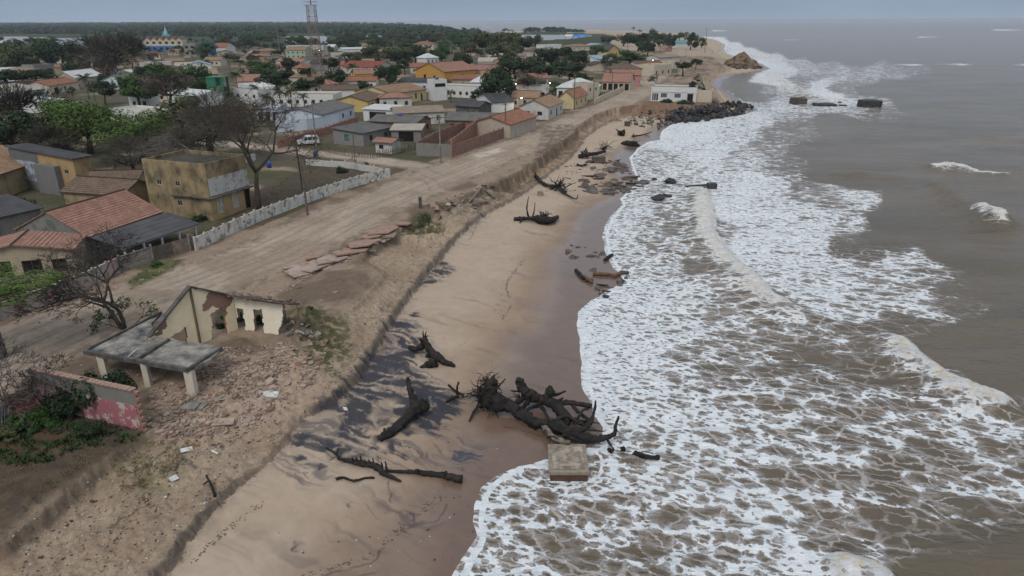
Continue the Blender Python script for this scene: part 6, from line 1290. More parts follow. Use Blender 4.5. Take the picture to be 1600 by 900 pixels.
# ============================================================ DRIFTWOOD
DWM = m_plain('dark_driftwood', (.030, .025, .021), (.008, .007, .007), 1.8, .85, 1.0, 9); DWP = m_plain('bleached_wood', (.22, .19, .155), (.1, .085, .07), 3, .9, .6, 12)
def cr_path(p, sub=4):
    out = []; n = len(p)
    for i in range(n-1):
        a, b, c, d = p[max(i-1, 0)], p[i], p[i+1], p[min(i+2, n-1)]
        for k in range(sub):
            s = k/sub; out.append(.5*((2*b)+(c-a)*s+(2*a-5*b+4*c-d)*s*s+(3*b-a-3*c+d)*s**3))
    return out+[p[-1]]
def limb(par, name, pts, r0, r1, mat=DWM, n=9, seed=0, wob=.16, base=None, rr=None):
    r = random.Random(seed+int(pts[0][0])); w_ = []
    for p in pts:
        g = G(p[0], p[1]) if base is None else Vector((0, 0, base)); z = g.z+(p[2] if len(p) > 2 else .1); w_.append(P(p[0], p[1], z)-par.location)
    cp = cr_path([Vector(x) for x in w_], 6); m_ = len(cp); rad = []
    for i in range(m_):
        u = i/(m_-1); rad.append(((r0*(1-u)+r1*u) if rr is None else np.interp(u, np.linspace(0, 1, len(rr)), rr))*(1+r.uniform(-.14, .14)))
    for i in range(1, m_-1): cp[i] = cp[i]+Vector((r.uniform(-1, 1), r.uniform(-1, 1), r.uniform(-.6, .6)))*rad[i]*.22
    mb = MB(); mb.tube(cp, rad, n+3, True, wob*.5, r, .26 if r0 > .15 else .12); return mb.build(name, mat, par, True)
def roots(par, px, py, lift, n, L0_, r0, seed, dirs=None, name='root'):
    r = random.Random(seed); g = G(px, py); c = P(px, py, g.z+lift)-par.location; k = 0
    for i in range(n):
        a = r.uniform(0, 2*PI); e = r.uniform(-.35, 1.25); d = Vector((math.cos(a)*math.cos(e), math.sin(a)*math.cos(e), math.sin(e)))
        if dirs: d = (d+Vector(dirs)*r.uniform(.2, 1.1)).normalized()
        Lr = L0_*r.uniform(.35, 1.15); pts = [c+Vector((r.uniform(-.25, .25), r.uniform(-.25, .25), r.uniform(-.25, .25)))*L0_*.3]; dd = d.copy(); m_ = 7
        for j in range(m_):
            dd = (dd+Vector((r.uniform(-.6, .6), r.uniform(-.6, .6), r.uniform(-.6, .42)))).normalized(); q = pts[-1]+dd*Lr/m_; q.z = max(q.z, g.z-par.location.z-.1); pts.append(q)
        mb = MB(); rr_ = r0*r.uniform(.4, 1.2); mb.tube(pts, [rr_*(1-.85*j/m_) for j in range(m_+1)], 5, True)
        if Lr > L0_*.6:
            q0 = pts[3]; d2 = (dd+Vector((r.uniform(-.8, .8), r.uniform(-.8, .8), r.uniform(-.2, .7)))).normalized(); mb.tube([q0, q0+d2*Lr*.2, q0+d2*Lr*.38+Vector((0, 0, .1))], [rr_*.4, rr_*.25, .01], 4)
        mb.build(name, DWM, par, True)
def dwood(px, py, label): p = G(px, py); return thing('driftwood', (p.x, p.y, p.z), label, 'driftwood', 'dead trees washed up on the beach')
t = dwood(790, 640, 'huge dead tree with upturned root ball lying towards the concrete block')
limb(t, 'trunk', [(768, 628, .9), (795, 634, .8), (815, 648, .55), (840, 660, .5), (868, 666, .5), (885, 674, .5)], .62, .42, rr=[.68, .46, .40, .37, .36, .42, .36], n=12)
limb(t, 'branch', [(868, 668, .5), (900, 680, .5), (925, 687, .5), (945, 684, .6), (958, 678, .9), (962, 664, 1.5), (967, 650, 2.2)], .36, .05); limb(t, 'branch', [(948, 684, .6), (952, 692, .4), (960, 703, .15)], .12, .04)
limb(t, 'branch', [(885, 672, .6), (908, 672, .8), (922, 660, 1.1), (928, 645, 1.6), (931, 626, 2.2)], .24, .05); limb(t, 'branch', [(850, 662, .5), (858, 676, .5), (873, 688, .6), (890, 692, .8)], .26, .16, DWP)
limb(t, 'branch', [(862, 660, .6), (885, 650, .9), (905, 662, .9), (922, 668, .8)], .2, .07); limb(t, 'branch', [(880, 678, .4), (910, 690, .3), (935, 690, .3)], .2, .08); limb(t, 'branch', [(900, 668, .8), (925, 672, .8), (945, 674, .6)], .1, .03)
roots(t, 762, 622, .8, 60, 2.1, .10, 3, (-.3, .0, .35)); roots(t, 768, 632, .5, 16, 1.9, .12, 5, (-.5, -.5, -.25)); roots(t, 762, 600, 1.6, 34, 1.9, .06, 6, (.1, .1, .6))
limb(t, 'root_plate', [(757, 636, .2), (763, 622, .9), (770, 604, 1.7), (773, 592, 2.2)], .7, .3, rr=[.3, .62, .5, .15]); limb(t, 'root', [(765, 628, .8), (768, 605, 1.6), (772, 585, 2.4)], .24, .05); limb(t, 'root', [(768, 620, .8), (777, 606, 1.4), (790, 592, 1.8)], .12, .04); limb(t, 'root', [(762, 630, .7), (745, 638, .4), (733, 658, .1)], .2, .05)
limb(t, 'root', [(752, 622, .6), (730, 618, .5), (706, 622, .2)], .14, .07, DWP); limb(t, 'root', [(725, 618, .5), (712, 612, .5), (700, 601, .9)], .12, .09); limb(t, 'root', [(714, 616, .4), (714, 606, .9), (717, 597, 1.2)], .09, .07); limb(t, 'root', [(716, 620, .4), (706, 622, .2), (698, 628, .1)], .13, .1)
rb_ = random.Random(41)
for i in range(16):
    x0, y0 = rb_.uniform(845, 925), rb_.uniform(652, 684); x1 = x0+rb_.uniform(-12, 40); y1 = y0+rb_.uniform(-16, 10); limb(t, 'branch', [(x0, y0, .5), ((x0+x1)/2, (y0+y1)/2-rb_.uniform(0, 6), rb_.uniform(.5, .9)), (x1, y1, rb_.uniform(.1, 1.2))], rb_.uniform(.035, .09), .015, seed=i)
t = dwood(850, 632, 'dead tree with sawn stump standing up behind the huge dead tree')
limb(t, 'trunk', [(812, 592, 2.0), (816, 606, 1.3), (826, 618, .9), (845, 624, .8), (866, 634, .8), (880, 648, .7), (890, 660, .5)], .34, .36, rr=[.26, .3, .42, .36, .38, .34, .28], n=12)
limb(t, 'branch', [(850, 624, .9), (858, 618, 1.2), (861, 609, 1.7)], .42, .32); limb(t, 'branch', [(862, 618, 1.2), (872, 616, 1.3), (884, 611, 1.5)], .14, .06); limb(t, 'branch', [(868, 628, 1), (880, 622, 1.2)], .12, .08)
limb(t, 'branch', [(868, 630, .9), (895, 630, .9), (925, 635, .7)], .22, .16); limb(t, 'branch', [(895, 632, .8), (905, 645, .7), (915, 652, .6), (924, 664, .4)], .16, .07); limb(t, 'branch', [(845, 634, .5), (855, 650, .4), (858, 662, .3)], .16, .08)
limb(t, 'root', [(822, 618, .8), (808, 628, .4), (796, 634, .1)], .26, .1); limb(t, 'root', [(828, 624, .7), (818, 636, .3), (808, 644, .1)], .22, .08); limb(t, 'root', [(845, 630, .6), (825, 640, .2), (812, 645, .05)], .2, .08); limb(t, 'root', [(815, 612, 1), (802, 611, 1.1), (798, 610, 1.1)], .08, .04)
roots(t, 812, 622, .5, 14, 1.0, .06, 9, (-.5, -.2, 0)); limb(t, 'branch', [(885, 652, .5), (900, 655, .6), (912, 640, 1.0), (920, 640, .9)], .14, .05)
t = dwood(625, 662, 'thick dead trunk with splintered stub on the black sand'); limb(t, 'trunk', [(592, 686, .15), (610, 674, .25), (632, 658, .4), (650, 640, .6), (664, 630, .8)], .3, .45, rr=[.22, .3, .34, .38, .5, .42], n=12)
limb(t, 'branch', [(652, 640, .6), (646, 622, .9), (640, 606, 1.3), (637, 590, 1.7)], .34, .12); limb(t, 'branch', [(602, 678, .3), (601, 669, .5)], .12, .09); roots(t, 662, 634, .7, 10, .7, .07, 11, (.3, -.2, .2))
t = dwood(680, 555, 'forked driftwood trunk with upright root fingers'); limb(t, 'trunk', [(663, 534, .9), (672, 548, .5), (684, 558, .4), (695, 566, .2), (711, 572, .1)], .3, .12, rr=[.3, .27, .3, .26, .14]); limb(t, 'branch', [(662, 541, .7), (655, 544, .5), (648, 545, .4), (641, 543, .3)], .28, .2)
for i, (x_, y_) in enumerate(((661, 517), (666, 518), (657, 527), (653, 528), (668, 524))): limb(t, 'root', [(663, 536, .8), (662+(x_-662)*.5, (536+y_)/2, 1.2), (x_, y_, 1.5)], .13, .04)
limb(t, 'branch', [(684, 558, .4), (674, 556, .4), (667, 556, .3)], .22, .2); limb(t, 'branch', [(683, 556, .5), (687, 553, .6)], .1, .08)
t = dwood(675, 570, 'short black pointed stump below the forked driftwood'); limb(t, 'stump', [(656, 574, .05), (668, 570, .2), (682, 568, .3)], .06, .4, rr=[.05, .2, .42, .3])
t = dwood(620, 735, 'long thin driftwood branch with knotty end nearest the foam'); limb(t, 'branch', [(598, 736, .1), (640, 737, .2), (680, 741, .2), (700, 744, .25), (722, 749, .25)], .1, .24, rr=[.06, .12, .16, .16, .22, .24]); limb(t, 'branch', [(652, 739, .3), (652, 733, .5)], .12, .14); limb(t, 'branch', [(695, 742, .4), (696, 737, .5)], .12, .12)
t = dwood(580, 735, 'spiny driftwood branch on the dark streaked sand'); limb(t, 'branch', [(527, 716, .15), (555, 722, .25), (585, 727, .3), (600, 740, .2), (627, 752, .1)], .08, .1, rr=[.06, .16, .22, .2, .14, .06])
for i in range(9): x_ = 552+i*6.5; y_ = 722+i*1.4; limb(t, 'spine', [(x_, y_, .25), (x_-2, y_-7-(i % 3)*3, .7)], .09, .03)
t = dwood(560, 748, 'curved thin driftwood stick left of the spiny branch'); limb(t, 'stick', [(525, 749, .1), (535, 746, .15), (553, 751, .15), (570, 747, .1), (585, 746, .1)], .09, .06)
t = dwood(535, 712, 'small twisted driftwood twig at the edge of the black sand'); limb(t, 'stick', [(510, 700, .2), (520, 706, .2), (530, 714, .1)], .07, .05); limb(t, 'stick', [(526, 709, .2), (529, 701, .5)], .06, .04)
t = dwood(335, 775, 'forked stick on the lower sand ledge at the lower left'); limb(t, 'stick', [(336, 776, .05), (331, 760, .25), (322, 742, .5)], .09, .06); limb(t, 'stick', [(325, 752, .3), (318, 757, .1)], .06, .04)
t = dwood(838, 342, 'black spiky tree stump alone on the sand above the debris'); limb(t, 'trunk', [(803, 342, .2), (818, 341, .4), (835, 342, .5), (858, 345, .6), (872, 339, .4)], .3, .2, rr=[.3, .25, .3, .55, .4, .2]); roots(t, 852, 340, .7, 24, 1.9, .14, 21, (0, 0, .2)); limb(t, 'branch', [(826, 340, .5), (823, 325, 1.6), (826, 307, 2.8)], .16, .05); limb(t, 'branch', [(832, 340, .5), (835, 328, 1.2), (836, 316, 2.0)], .12, .04); limb(t, 'branch', [(815, 343, .3), (812, 348, .1)], .15, .06)
t = dwood(870, 295, 'sprawling dead branches tangled at the foot of the earth bank'); limb(t, 'trunk', [(836, 275, .6), (850, 287, .4), (868, 293, .5), (885, 300, .4)], .3, .22)
roots(t, 870, 292, .5, 26, 2.6, .14, 23, (.3, -.3, .1)); limb(t, 'branch', [(872, 294, .5), (885, 304, .4), (900, 311, .5), (903, 304, 1)], .18, .05); limb(t, 'branch', [(878, 298, .5), (888, 290, 1), (901, 285, 1.4)], .12, .04); limb(t, 'root', [(840, 277, .6), (836, 270, 1.2)], .2, .1); roots(t, 838, 278, .5, 10, 1.5, .1, 24)
t = dwood(918, 243, 'root mass with branching crown behind the brown square block'); roots(t, 915, 243, .5, 20, 2.2, .2, 25, (0, 0, .1)); limb(t, 'trunk', [(905, 245, .3), (918, 242, .7), (932, 240, .8), (945, 236, .8)], .4, .3); roots(t, 943, 233, .8, 26, 3.4, .09, 26, (.1, .1, .7))
t = dwood(915, 258, 'small driftwood root in front of the brown square block'); limb(t, 'stick', [(902, 257, .2), (912, 259, .3), (921, 250, 1.2)], .2, .06); roots(t, 914, 258, .3, 6, 1.3, .1, 28)
t = dwood(970, 209, 'black pointed stump near the brown block below the boulders'); limb(t, 'trunk', [(962, 201, 1.0), (968, 207, .6), (972, 209, .5)], .08, .75, rr=[.06, .2, .6, .75]); limb(t, 'trunk', [(972, 209, .3), (976, 202, 1.3)], .7, .1)
t = dwood(1000, 212, 'thin forked driftwood with round root end near the waterline'); limb(t, 'branch', [(990, 213, .4), (1003, 211, .5), (1011, 209, .6), (1018, 206, .9)], .22, .08); limb(t, 'branch', [(1008, 211, .4), (1015, 213, .3)], .1, .06); roots(t, 989, 213, .4, 14, .9, .1, 31)
t = dwood(988, 226, 'low black root mound at the edge of the first foam'); roots(t, 986, 226, .3, 22, 2.0, .28, 32, (0, 0, -.1)); limb(t, 'trunk', [(970, 224, .1), (984, 224, .5), (1000, 227, .1)], .1, .1, rr=[.1, .6, .7, .1])
t = dwood(1000, 712, 'black sunken branches sticking out of the foam right of the concrete block')
for a_ in ([(952, 701, .3), (958, 706, .1)], [(972, 699, .35), (975, 703, .1)], [(990, 707, .3), (1002, 711, .2), (1012, 714, .3), (1030, 715, .2)]): limb(t, 'branch', a_, .16, .14, base=0)
# ============================================================ ROCKS
ROCKD = m_plain('black_rock', (.06, .058, .06), (.02, .02, .022), .9, .75, .6, 4); ROCKB = m_plain('brown_rock', (.12, .09, .068), (.05, .04, .033), .9, .9, .6, 4); ROCKG = m_plain('grey_rock', (.2, .19, .18), (.09, .085, .08), 1, .9, .6, 4)
PALES = m_plain('pale_paving', (.40, .31, .26), (.24, .185, .15), 1.4, .95, .5, 8); REDP = m_plain('red_paving', (.34, .22, .17), (.23, .155, .12), 1.6, .95, .5, 8)
def rock_mesh(seed, n=12, flat=.75):
    r = random.Random(seed); bm = bmesh.new()
    for i in range(n):
        v = Vector((r.gauss(0, 1), r.gauss(0, 1), r.gauss(0, 1))).normalized(); bm.verts.new((v.x*r.uniform(.8, 1.1), v.y*.85, v.z*flat))
    bmesh.ops.convex_hull(bm, input=bm.verts); bmesh.ops.delete(bm, geom=[v for v in bm.verts if not v.link_faces], context='VERTS')
    me = bpy.data.meshes.new('rock'); bm.to_mesh(me); bm.free(); return me
def block_mesh(seed):
    r = random.Random(seed); bm = bmesh.new()
    for c in [(x_, y_, z_) for x_ in (-1, 1) for y_ in (-1, 1) for z_ in (-1, 1)]:
        for k in range(3): bm.verts.new((c[0]*r.uniform(.72, 1.02), c[1]*r.uniform(.7, 1.02), c[2]*r.uniform(.75, 1.0)))
    bmesh.ops.convex_hull(bm, input=bm.verts); bmesh.ops.delete(bm, geom=[v for v in bm.verts if not v.link_faces], context='VERTS')
    me = bpy.data.meshes.new('rock'); bm.to_mesh(me); bm.free(); return me
def slab_mesh(seed, th=.12):
    r = random.Random(seed); n = r.randint(5, 7); a0 = [2*PI*(i+r.uniform(-.3, .3))/n for i in range(n)]; c = [(math.cos(a)*r.uniform(.7, 1), math.sin(a)*r.uniform(.45, .75)) for a in a0]
    v = [(x_, y_, th/2) for x_, y_ in c]+[(x_, y_, -th/2) for x_, y_ in c]; f = [tuple(range(n)), tuple(range(n, 2*n))[::-1]]+[(k, n+k, n+(k+1) % n, (k+1) % n) for k in range(n)]
    me = bpy.data.meshes.new('slab'); me.from_pydata(v, [], f); me.update(); return me
def rset(fn, k, mats, s0):
    out = []
    for mt in mats:
        for i in range(k): me = fn(s0+i+len(out)); me.materials.append(mt); out.append(me)
    return out
RK = rset(rock_mesh, 6, [ROCKD], 1); RKM = rset(rock_mesh, 3, [ROCKB, ROCKG], 40); SB_ = rset(slab_mesh, 4, [PALES, REDP, CONC], 60); SBD = rset(slab_mesh, 4, [CONC_D, m_plain('wet_brown_paving', (.11, .08, .062), (.06, .045, .04), 1.5, .6), ROCKB], 80)
def scatter(poly, n, meshes, s0, s1, name, cat, label, group, seed, tilt=.35, lift=.0, sink=.25, mound=None):
    r = random.Random(seed); xs = [p[0] for p in poly]; ys = [p[1] for p in poly]; k = 0
    while k < n:
        x_, y_ = r.uniform(min(xs), max(xs)), r.uniform(min(ys), max(ys))
        if not inside(np.array([x_]), np.array([y_]), poly)[0]: continue
        g = G(x_, y_); s = s0+(s1-s0)*r.random()**2; o = link(name, r.choice(meshes)); o.location = (g.x, g.y, g.z-s*sink+s*.3+lift+(mound(x_, y_)*r.random() if mound else 0)); o.rotation_euler = (r.uniform(-tilt, tilt), r.uniform(-tilt, tilt), r.uniform(0, 6.3)); o.scale = (s, s*r.uniform(.75, 1.1), s*(r.uniform(.8, 1.1) if 'slab' not in name else 1)); tag(o, label, cat, group); k += 1
scatter([(1052, 176), (1090, 168), (1130, 162), (1170, 166), (1180, 172), (1150, 182), (1100, 190), (1060, 194), (1040, 190)], 296, RK, .5, 1.25, 'boulder', 'boulder', 'black boulder in the heap protecting the point below the white house', 'black boulders heaped round the point', 1, .8, mound=lambda x_, y_: 1.0)
scatter([(975, 190), (1000, 174), (1040, 170), (1080, 168), (1085, 178), (1060, 192), (1030, 202), (1000, 200)], 190, RKM+RK[:2], .3, 1.0, 'stone', 'stone', 'brown or grey stone in the loose rubble below the road bend', 'rubble stones below the road bend', 2, .8)
scatter([(1080, 163), (1130, 158), (1128, 166), (1070, 172)], 30, RKM, .3, .7, 'stone', 'stone', 'small stone in the red earth right of the white house', 'stones on the red earth of the point', 3, .8)
scatter([(905, 252), (960, 248), (985, 262), (1008, 285), (985, 300), (950, 305), (915, 300), (900, 285), (930, 270)], 120, SBD, .4, 1.9, 'slab', 'slab', 'broken dark paving slab in the debris field at the waterline', 'broken slabs of the waterline debris field', 4, .28)
scatter([(880, 262), (905, 252), (915, 300), (880, 300), (850, 300), (870, 285)], 26, SBD, .25, .6, 'slab', 'slab', 'small brown paving fragment on the sand under the earth bank', 'paving fragments under the earth bank', 5, .3)
scatter([(895, 425), (940, 420), (985, 425), (982, 440), (945, 462), (905, 450)], 22, SBD, .3, .9, 'slab', 'slab', 'wet paving fragment in the shallow foam at the middle of the beach', 'wet fragments at the middle of the beach', 6, .4)
scatter([(875, 380), (905, 382), (960, 400), (955, 418), (905, 412), (880, 396)], 12, SBD, .3, .9, 'slab', 'slab', 'reddish paving fragment on the wet sand above the shallow foam', 'reddish fragments on the wet sand', 7, .3)
for x_, y_, s, lab in ((1046, 286, 1.3, 'dark rock left of the timber wreck in the surf'), (1026, 313, 1.5, 'dark jagged rock alone in the shallow foam'), (1041, 309, 1.1, 'flat topped dark rock right of the jagged one'), (1071, 318, .8, 'small dark rock in the foam below the wreck'), (1097, 308, .9, 'brown rock under the breaking wave'), (946, 465, .5, 'small round black rock at the foam edge'), (975, 428, .7, 'black rock at the foam edge by the timber log'), (1022, 281, .6, 'low rock in the foam between debris field and wreck')):
    g = G(x_, y_); o = link('rock', RK[int(x_) % 6]); o.location = (g.x, g.y, max(g.z, 0)+s*.2); o.scale = (s, s*.8, s*.75); tag(o, lab, 'rock')
t = thing('wreck', G(1085, 293), 'black timber frame with a box end sticking out of the surf', 'wreck'); q = MB(); q.beam((-1.6, .3, .1), (2.4, 0, .45), .5, .3); q.beam((-2.2, -1.1, .0), (1.6, -.9, .12), .45, .25); q.beam((-1.2, -1.2, .1), (-1.0, .4, .15), .3, .2); q.build('timber', ROCKD, t); q = MB(); q.box(2.2, -.7, -.2, 3.7, .5, .75); q.build('box_end', ROCKD, t)
for x_, y_, w_, h_, lab in ((1247, 163, 5.2, 2.3, 'brown blocky rock standing in the far surf'), (1357, 167, 6.4, 2.3, 'long black block tilted in the far surf where waves break'), (1288, 165, 7, .7, 'low black rock shelf between the two far surf blocks'), (1278, 166, 3, .5, 'small flat black rock in front of the low shelf'), (1317, 166, 2.2, .5, 'flat black rock right of the low shelf'), (1312, 161, 1, .5, 'tiny black rock behind the low shelf')):
    g = G(x_, y_); me = block_mesh(int(x_)); me.materials.append(ROCKB if x_ == 1247 else ROCKD); o = link('rock', me); o.location = (g.x, g.y, h_*.25); o.scale = (w_/2, w_/2.6, h_*.75); tag(o, lab, 'rock')
# big rock outcrop on the far beach
g = G(1163, 106); bm = bmesh.new(); bmesh.ops.create_icosphere(bm, subdivisions=5, radius=1)
for v in bm.verts:
    x_, y_, z_ = v.co; n_ = fbm(np.array([x_*2.4+9]), np.array([y_*2.4+z_*2.1]), 5, 5)[0]; n3 = fbm(np.array([x_*6+9]), np.array([y_*5+z_*6]), 6, 3)[0]; k_ = .72+.5*n_+.18*(n3-.5); v.co = (x_*10.5*k_, y_*8*k_, max(z_*8.6*k_*(1-.30*abs(x_+.1)), -1.5))
me = bpy.data.meshes.new('rock_outcrop'); bm.to_mesh(me); bm.free(); tt = NT('outcrop_rock'); tt.col(tt.mix(tt.mrange(tt.noise(.6, 7, tt.pos((.6, .6, 1.4)), .7), .4, .62), (.07, .055, .045), (.24, .165, .10))); tt.bump(tt.noise(1.5, 6), .9, .4); tt.rough(.95); me.materials.append(tt.m)
o = link('rock_outcrop', me); o.location = (g.x, g.y+4, g.z-.6); tag(o, 'large brown rock outcrop at the end of the cove beach', 'rock')
scatter([(1132, 101), (1150, 106), (1190, 108), (1192, 104), (1180, 108.5), (1150, 108)], 22, RK, .8, 1.7, 'boulder', 'boulder', 'dark boulder at the foot of the brown outcrop', 'boulders at the foot of the outcrop', 11, .8)
# big broken road slabs along the eroded edge
BS = [(470, 428, 2.6, 'pale broken road slab, lowest of the row by the road edge'), (498, 417, 3.0, 'pale broken road slab, second from the bottom of the row'), (520, 407, 3.0, 'long pale road slab sagging over the sandy bank'), (548, 396, 2.6, 'pale cracked slab under the red paving slab'), (565, 383, 2.6, 'grey pink slab tilted beside the red paving slab'),
      (598, 362, 3.0, 'red paving slab with tilted edge, topmost of the row by the road'), (580, 371, 2.2, 'red paving slab below the topmost one'), (492, 403, 1.6, 'small reddish slab lying on the verge'), (630, 352, 1.6, 'dark fallen slab right of the red paving slab'), (455, 420, 1.5, 'small grey slab at the lower end of the row')]
for i, (x_, y_, s, lab) in enumerate(BS):
    me = slab_mesh(200+i, .13); me.materials.append(REDP if 'red' in lab else (CONC_D if 'dark' in lab else PALES)); g = G(x_, y_); o = link('road_slab', me); o.location = (g.x, g.y, g.z+.22); o.rotation_euler = (random.uniform(-.06, .12), random.uniform(.03, .16), 1.15+random.uniform(-.2, .2)); o.scale = (s, s*.8, 1.1); tag(o, lab, 'slab', 'large road slabs along the eroded edge')
scatter([(440, 430), (560, 385), (640, 350), (650, 356), (570, 400), (470, 440)], 46, SB_, .25, .8, 'slab', 'slab', 'small broken paving piece among the large slabs at the road edge', 'small paving pieces at the road edge', 12, .3)
scatter([(668, 325), (700, 310), (755, 285), (790, 285), (770, 310), (745, 325), (700, 335)], 44, SB_, .3, 1.0, 'slab', 'slab', 'tumbled paving piece in the collapse right of the concrete post', 'tumbled paving right of the concrete post', 13, .5)
scatter([(420, 455), (470, 440), (470, 450), (430, 462)], 14, SB_, .2, .45, 'slab', 'slab', 'small paving piece on the verge behind the ruin', 'paving pieces behind the ruin', 14, .3)
for i, (x0, y0, x1, y1, lab) in enumerate(((668, 322, 684, 330, 'grey timber plank leaning at the right of the concrete post'), (682, 318, 692, 326, 'short grey plank right of the leaning one'), (698, 312, 709, 324, 'pale plank tilted over the collapse'), (733, 318, 752, 296, 'long pale beam pointing up the slope in the collapse'), (757, 298, 772, 312, 'thin plank on the right side of the collapse'), (738, 322, 762, 318, 'dark pipe lying across the collapse'))):
    a = G(x0, y0, .25); b = G(x1, y1, .35); t = thing('plank', a, lab, 'plank', 'planks in the road collapse'); q = MB(); q.beam((0, 0, 0), b-a, .35, .12); q.build('board', DWP if 'pale' in lab else WOODG, t)
scatter([(450, 425), (520, 395), (600, 360), (618, 366), (560, 398), (480, 430)], 34, SB_, .7, 1.5, 'slab', 'slab', 'broken piece of pale or red road paving lying along the eroded edge', 'broken road paving along the eroded edge', 18, .16, sink=.28)
# rubble round the ruin
SANDST = m_plain('sandy_masonry', (.34, .265, .195), (.2, .15, .11), 3, .95, .5, 8)
RUB = rset(slab_mesh, 2, [PALES, SANDST, SANDST, CONC, SANDST, m_plain('white_rubble', (.45, .42, .36)), m_plain('rubble_brick', (.26, .13, .09))], 120)+rset(rock_mesh, 2, [PALES, CONC], 140)
RUBP = [(225, 655), (235, 610), (300, 590), (340, 545), (450, 535), (500, 560), (490, 600), (440, 625), (400, 660), (330, 680), (260, 690)]
scatter(RUBP, 150, RUB, .14, .42, 'rubble_chunk', 'rubble', 'chunk of masonry in the rubble spread below the ruined house', 'masonry chunks below the ruined house', 15, .6, sink=.1)
scatter([(445, 500), (480, 500), (500, 530), (480, 545), (450, 530)], 30, RUB+RKM, .18, .5, 'rubble_chunk', 'rubble', 'stone in the earth heap at the right end of the ruined house', 'stones in the heap right of the ruin', 16, .8, lift=.2)
scatter([(470, 360), (600, 400), (560, 480), (500, 480), (440, 460)], 1, RUB, .2, .3, 'rubble_chunk', 'rubble', 'lone masonry chunk on the sandy slope above the grass patch', None, 17)
r = random.Random(31); mb = MB(); mb2 = MB(); mb3 = MB(); k = 0
while k < 2400:
    x_, y_ = r.uniform(200, 520), r.uniform(530, 705)
    d_ = fbm(np.array([x_*.03]), np.array([y_*.04]), 3, 3)[0]
    if not inside(np.array([x_]), np.array([y_]), RUBP if k > 250 else [(180, 720), (200, 560), (520, 530), (540, 600), (400, 720), (250, 760)])[0] or r.random() > (d_-.2)*2.2: continue
    g = G(x_, y_); s = r.uniform(.03, .13)*(1 if r.random() < .85 else 1.8); Mx = Matrix.Translation(g+Vector((0, 0, s*.2))) @ Matrix.Rotation(r.uniform(0, 6.3), 4, 'Z') @ Matrix.Rotation(r.uniform(-.6, .6), 4, 'X'); (mb, mb2, mb3)[k % 3].box(-s, -s*.6, -s*.35, s, s*.6, s*.35, Mx); k += 1
for m_, mt in ((mb, PALES), (mb2, m_plain('rubble_brick2', (.25, .16, .12), (.17, .11, .08), 3)), (mb3, m_plain('rubble_pale2', (.37, .31, .25), (.24, .19, .15), 3))): tag(m_.build('rubble', mt), kind='stuff')
# small litter on slope and sand (pebbles, wrack)
mb = MB(); mb2 = MB(); k = 0
while k < 3000:
    x_, y_ = r.uniform(20, 800), r.uniform(280, 900); g = G(x_, y_); T1 = terrain(np.array([g.x]), np.array([g.y])) if False else None
    s = .012+.05*r.random()**2*(1 if r.random() < .94 else 2.2)
    if not inside(np.array([x_]), np.array([y_]), [(0, 850), (230, 680), (440, 600), (470, 500), (560, 390), (700, 320), (740, 345), (690, 400), (600, 520), (540, 600), (430, 690), (250, 860), (200, 900), (0, 900)])[0] and r.random() > .05: k += .2; continue
    (mb if r.random() < .7 else mb2).box(-s, -s*.7, -s*.3, s, s*.7, s*.4, Matrix.Translation(g+Vector((0, 0, s*.1))) @ Matrix.Rotation(r.uniform(0, 6.3), 4, 'Z')); k += 1
for L in ([(250, 745), (300, 715), (360, 690), (420, 655)], [(245, 800), (222, 772), (180, 850)], [(470, 905), (580, 868), (640, 812), (697, 772)], [(640, 395), (690, 380), (745, 350)], [(780, 500), (790, 440), (830, 380)], [(300, 880), (350, 830), (420, 780)], [(520, 600), (580, 520), (640, 430), (700, 370)]):
    for i in range(len(L)-1):
        for q_ in range(46):
            u_ = r.random(); g = G(L[i][0]*(1-u_)+L[i+1][0]*u_+r.gauss(0, 3.5), L[i][1]*(1-u_)+L[i+1][1]*u_+r.gauss(0, 2.5)); s = r.uniform(.02, .09); mb.box(-s, -s*.25, -s*.15, s, s*.25, s*.25, Matrix.Translation(g) @ Matrix.Rotation(r.uniform(0, 6.3), 4, 'Z'))
tag(mb.build('pebbles', m_plain('dark_litter', (.10, .075, .055))), kind='stuff'); tag(mb2.build('shell_litter', m_plain('pale_litter', (.5, .46, .4))), kind='stuff')
def sheet(px, py, w_, d_, mat, label, name, cat, rz=0, tx=.05): g = G(px, py, .12); t = thing(name, g, label, cat, None, rz); q = MB(); q.box(-w_/2, -d_/2, -.03, w_/2, d_/2, .03, Matrix.Rotation(tx, 4, 'X') @ Matrix.Rotation(.06, 4, 'Y')); q.build('board', mat, t)
sheet(419, 618, 1.45, .75, m_plain('white_board', (.66, .67, .66), rough=.5, bump=0), 'white rectangular board lying on the rubble', 'board', 'board', .02); sheet(350, 661, 1.3, .8, PALES, 'pinkish concrete slab on the sand below the porch', 'slab', 'slab', .2)
sheet(292, 705, .7, .35, m_plain('white_scrap', (.6, .6, .58)), 'white foam scrap on the sand left of the slab', 'scrap', 'scrap', .5, .2); sheet(272, 750, .45, .4, m_plain('white_scrap2', (.62, .62, .6)), 'white scrap on the lower left slope', 'scrap', 'scrap', .9, .2); sheet(540, 641, .5, .25, m_plain('white_bag', (.7, .7, .7)), 'white plastic bag on the black sand', 'bag', 'bag', 2, .3); sheet(336, 709, .6, .12, m_plain('white_scrap3', (.6, .6, .58)), 'thin white strip right of the foam scrap', 'scrap', 'scrap', -.5, .1)
sheet(300, 632, 2.2, .9, CONC, 'grey slab at the foot of the nearest porch column', 'slab', 'slab', -.3, .08)
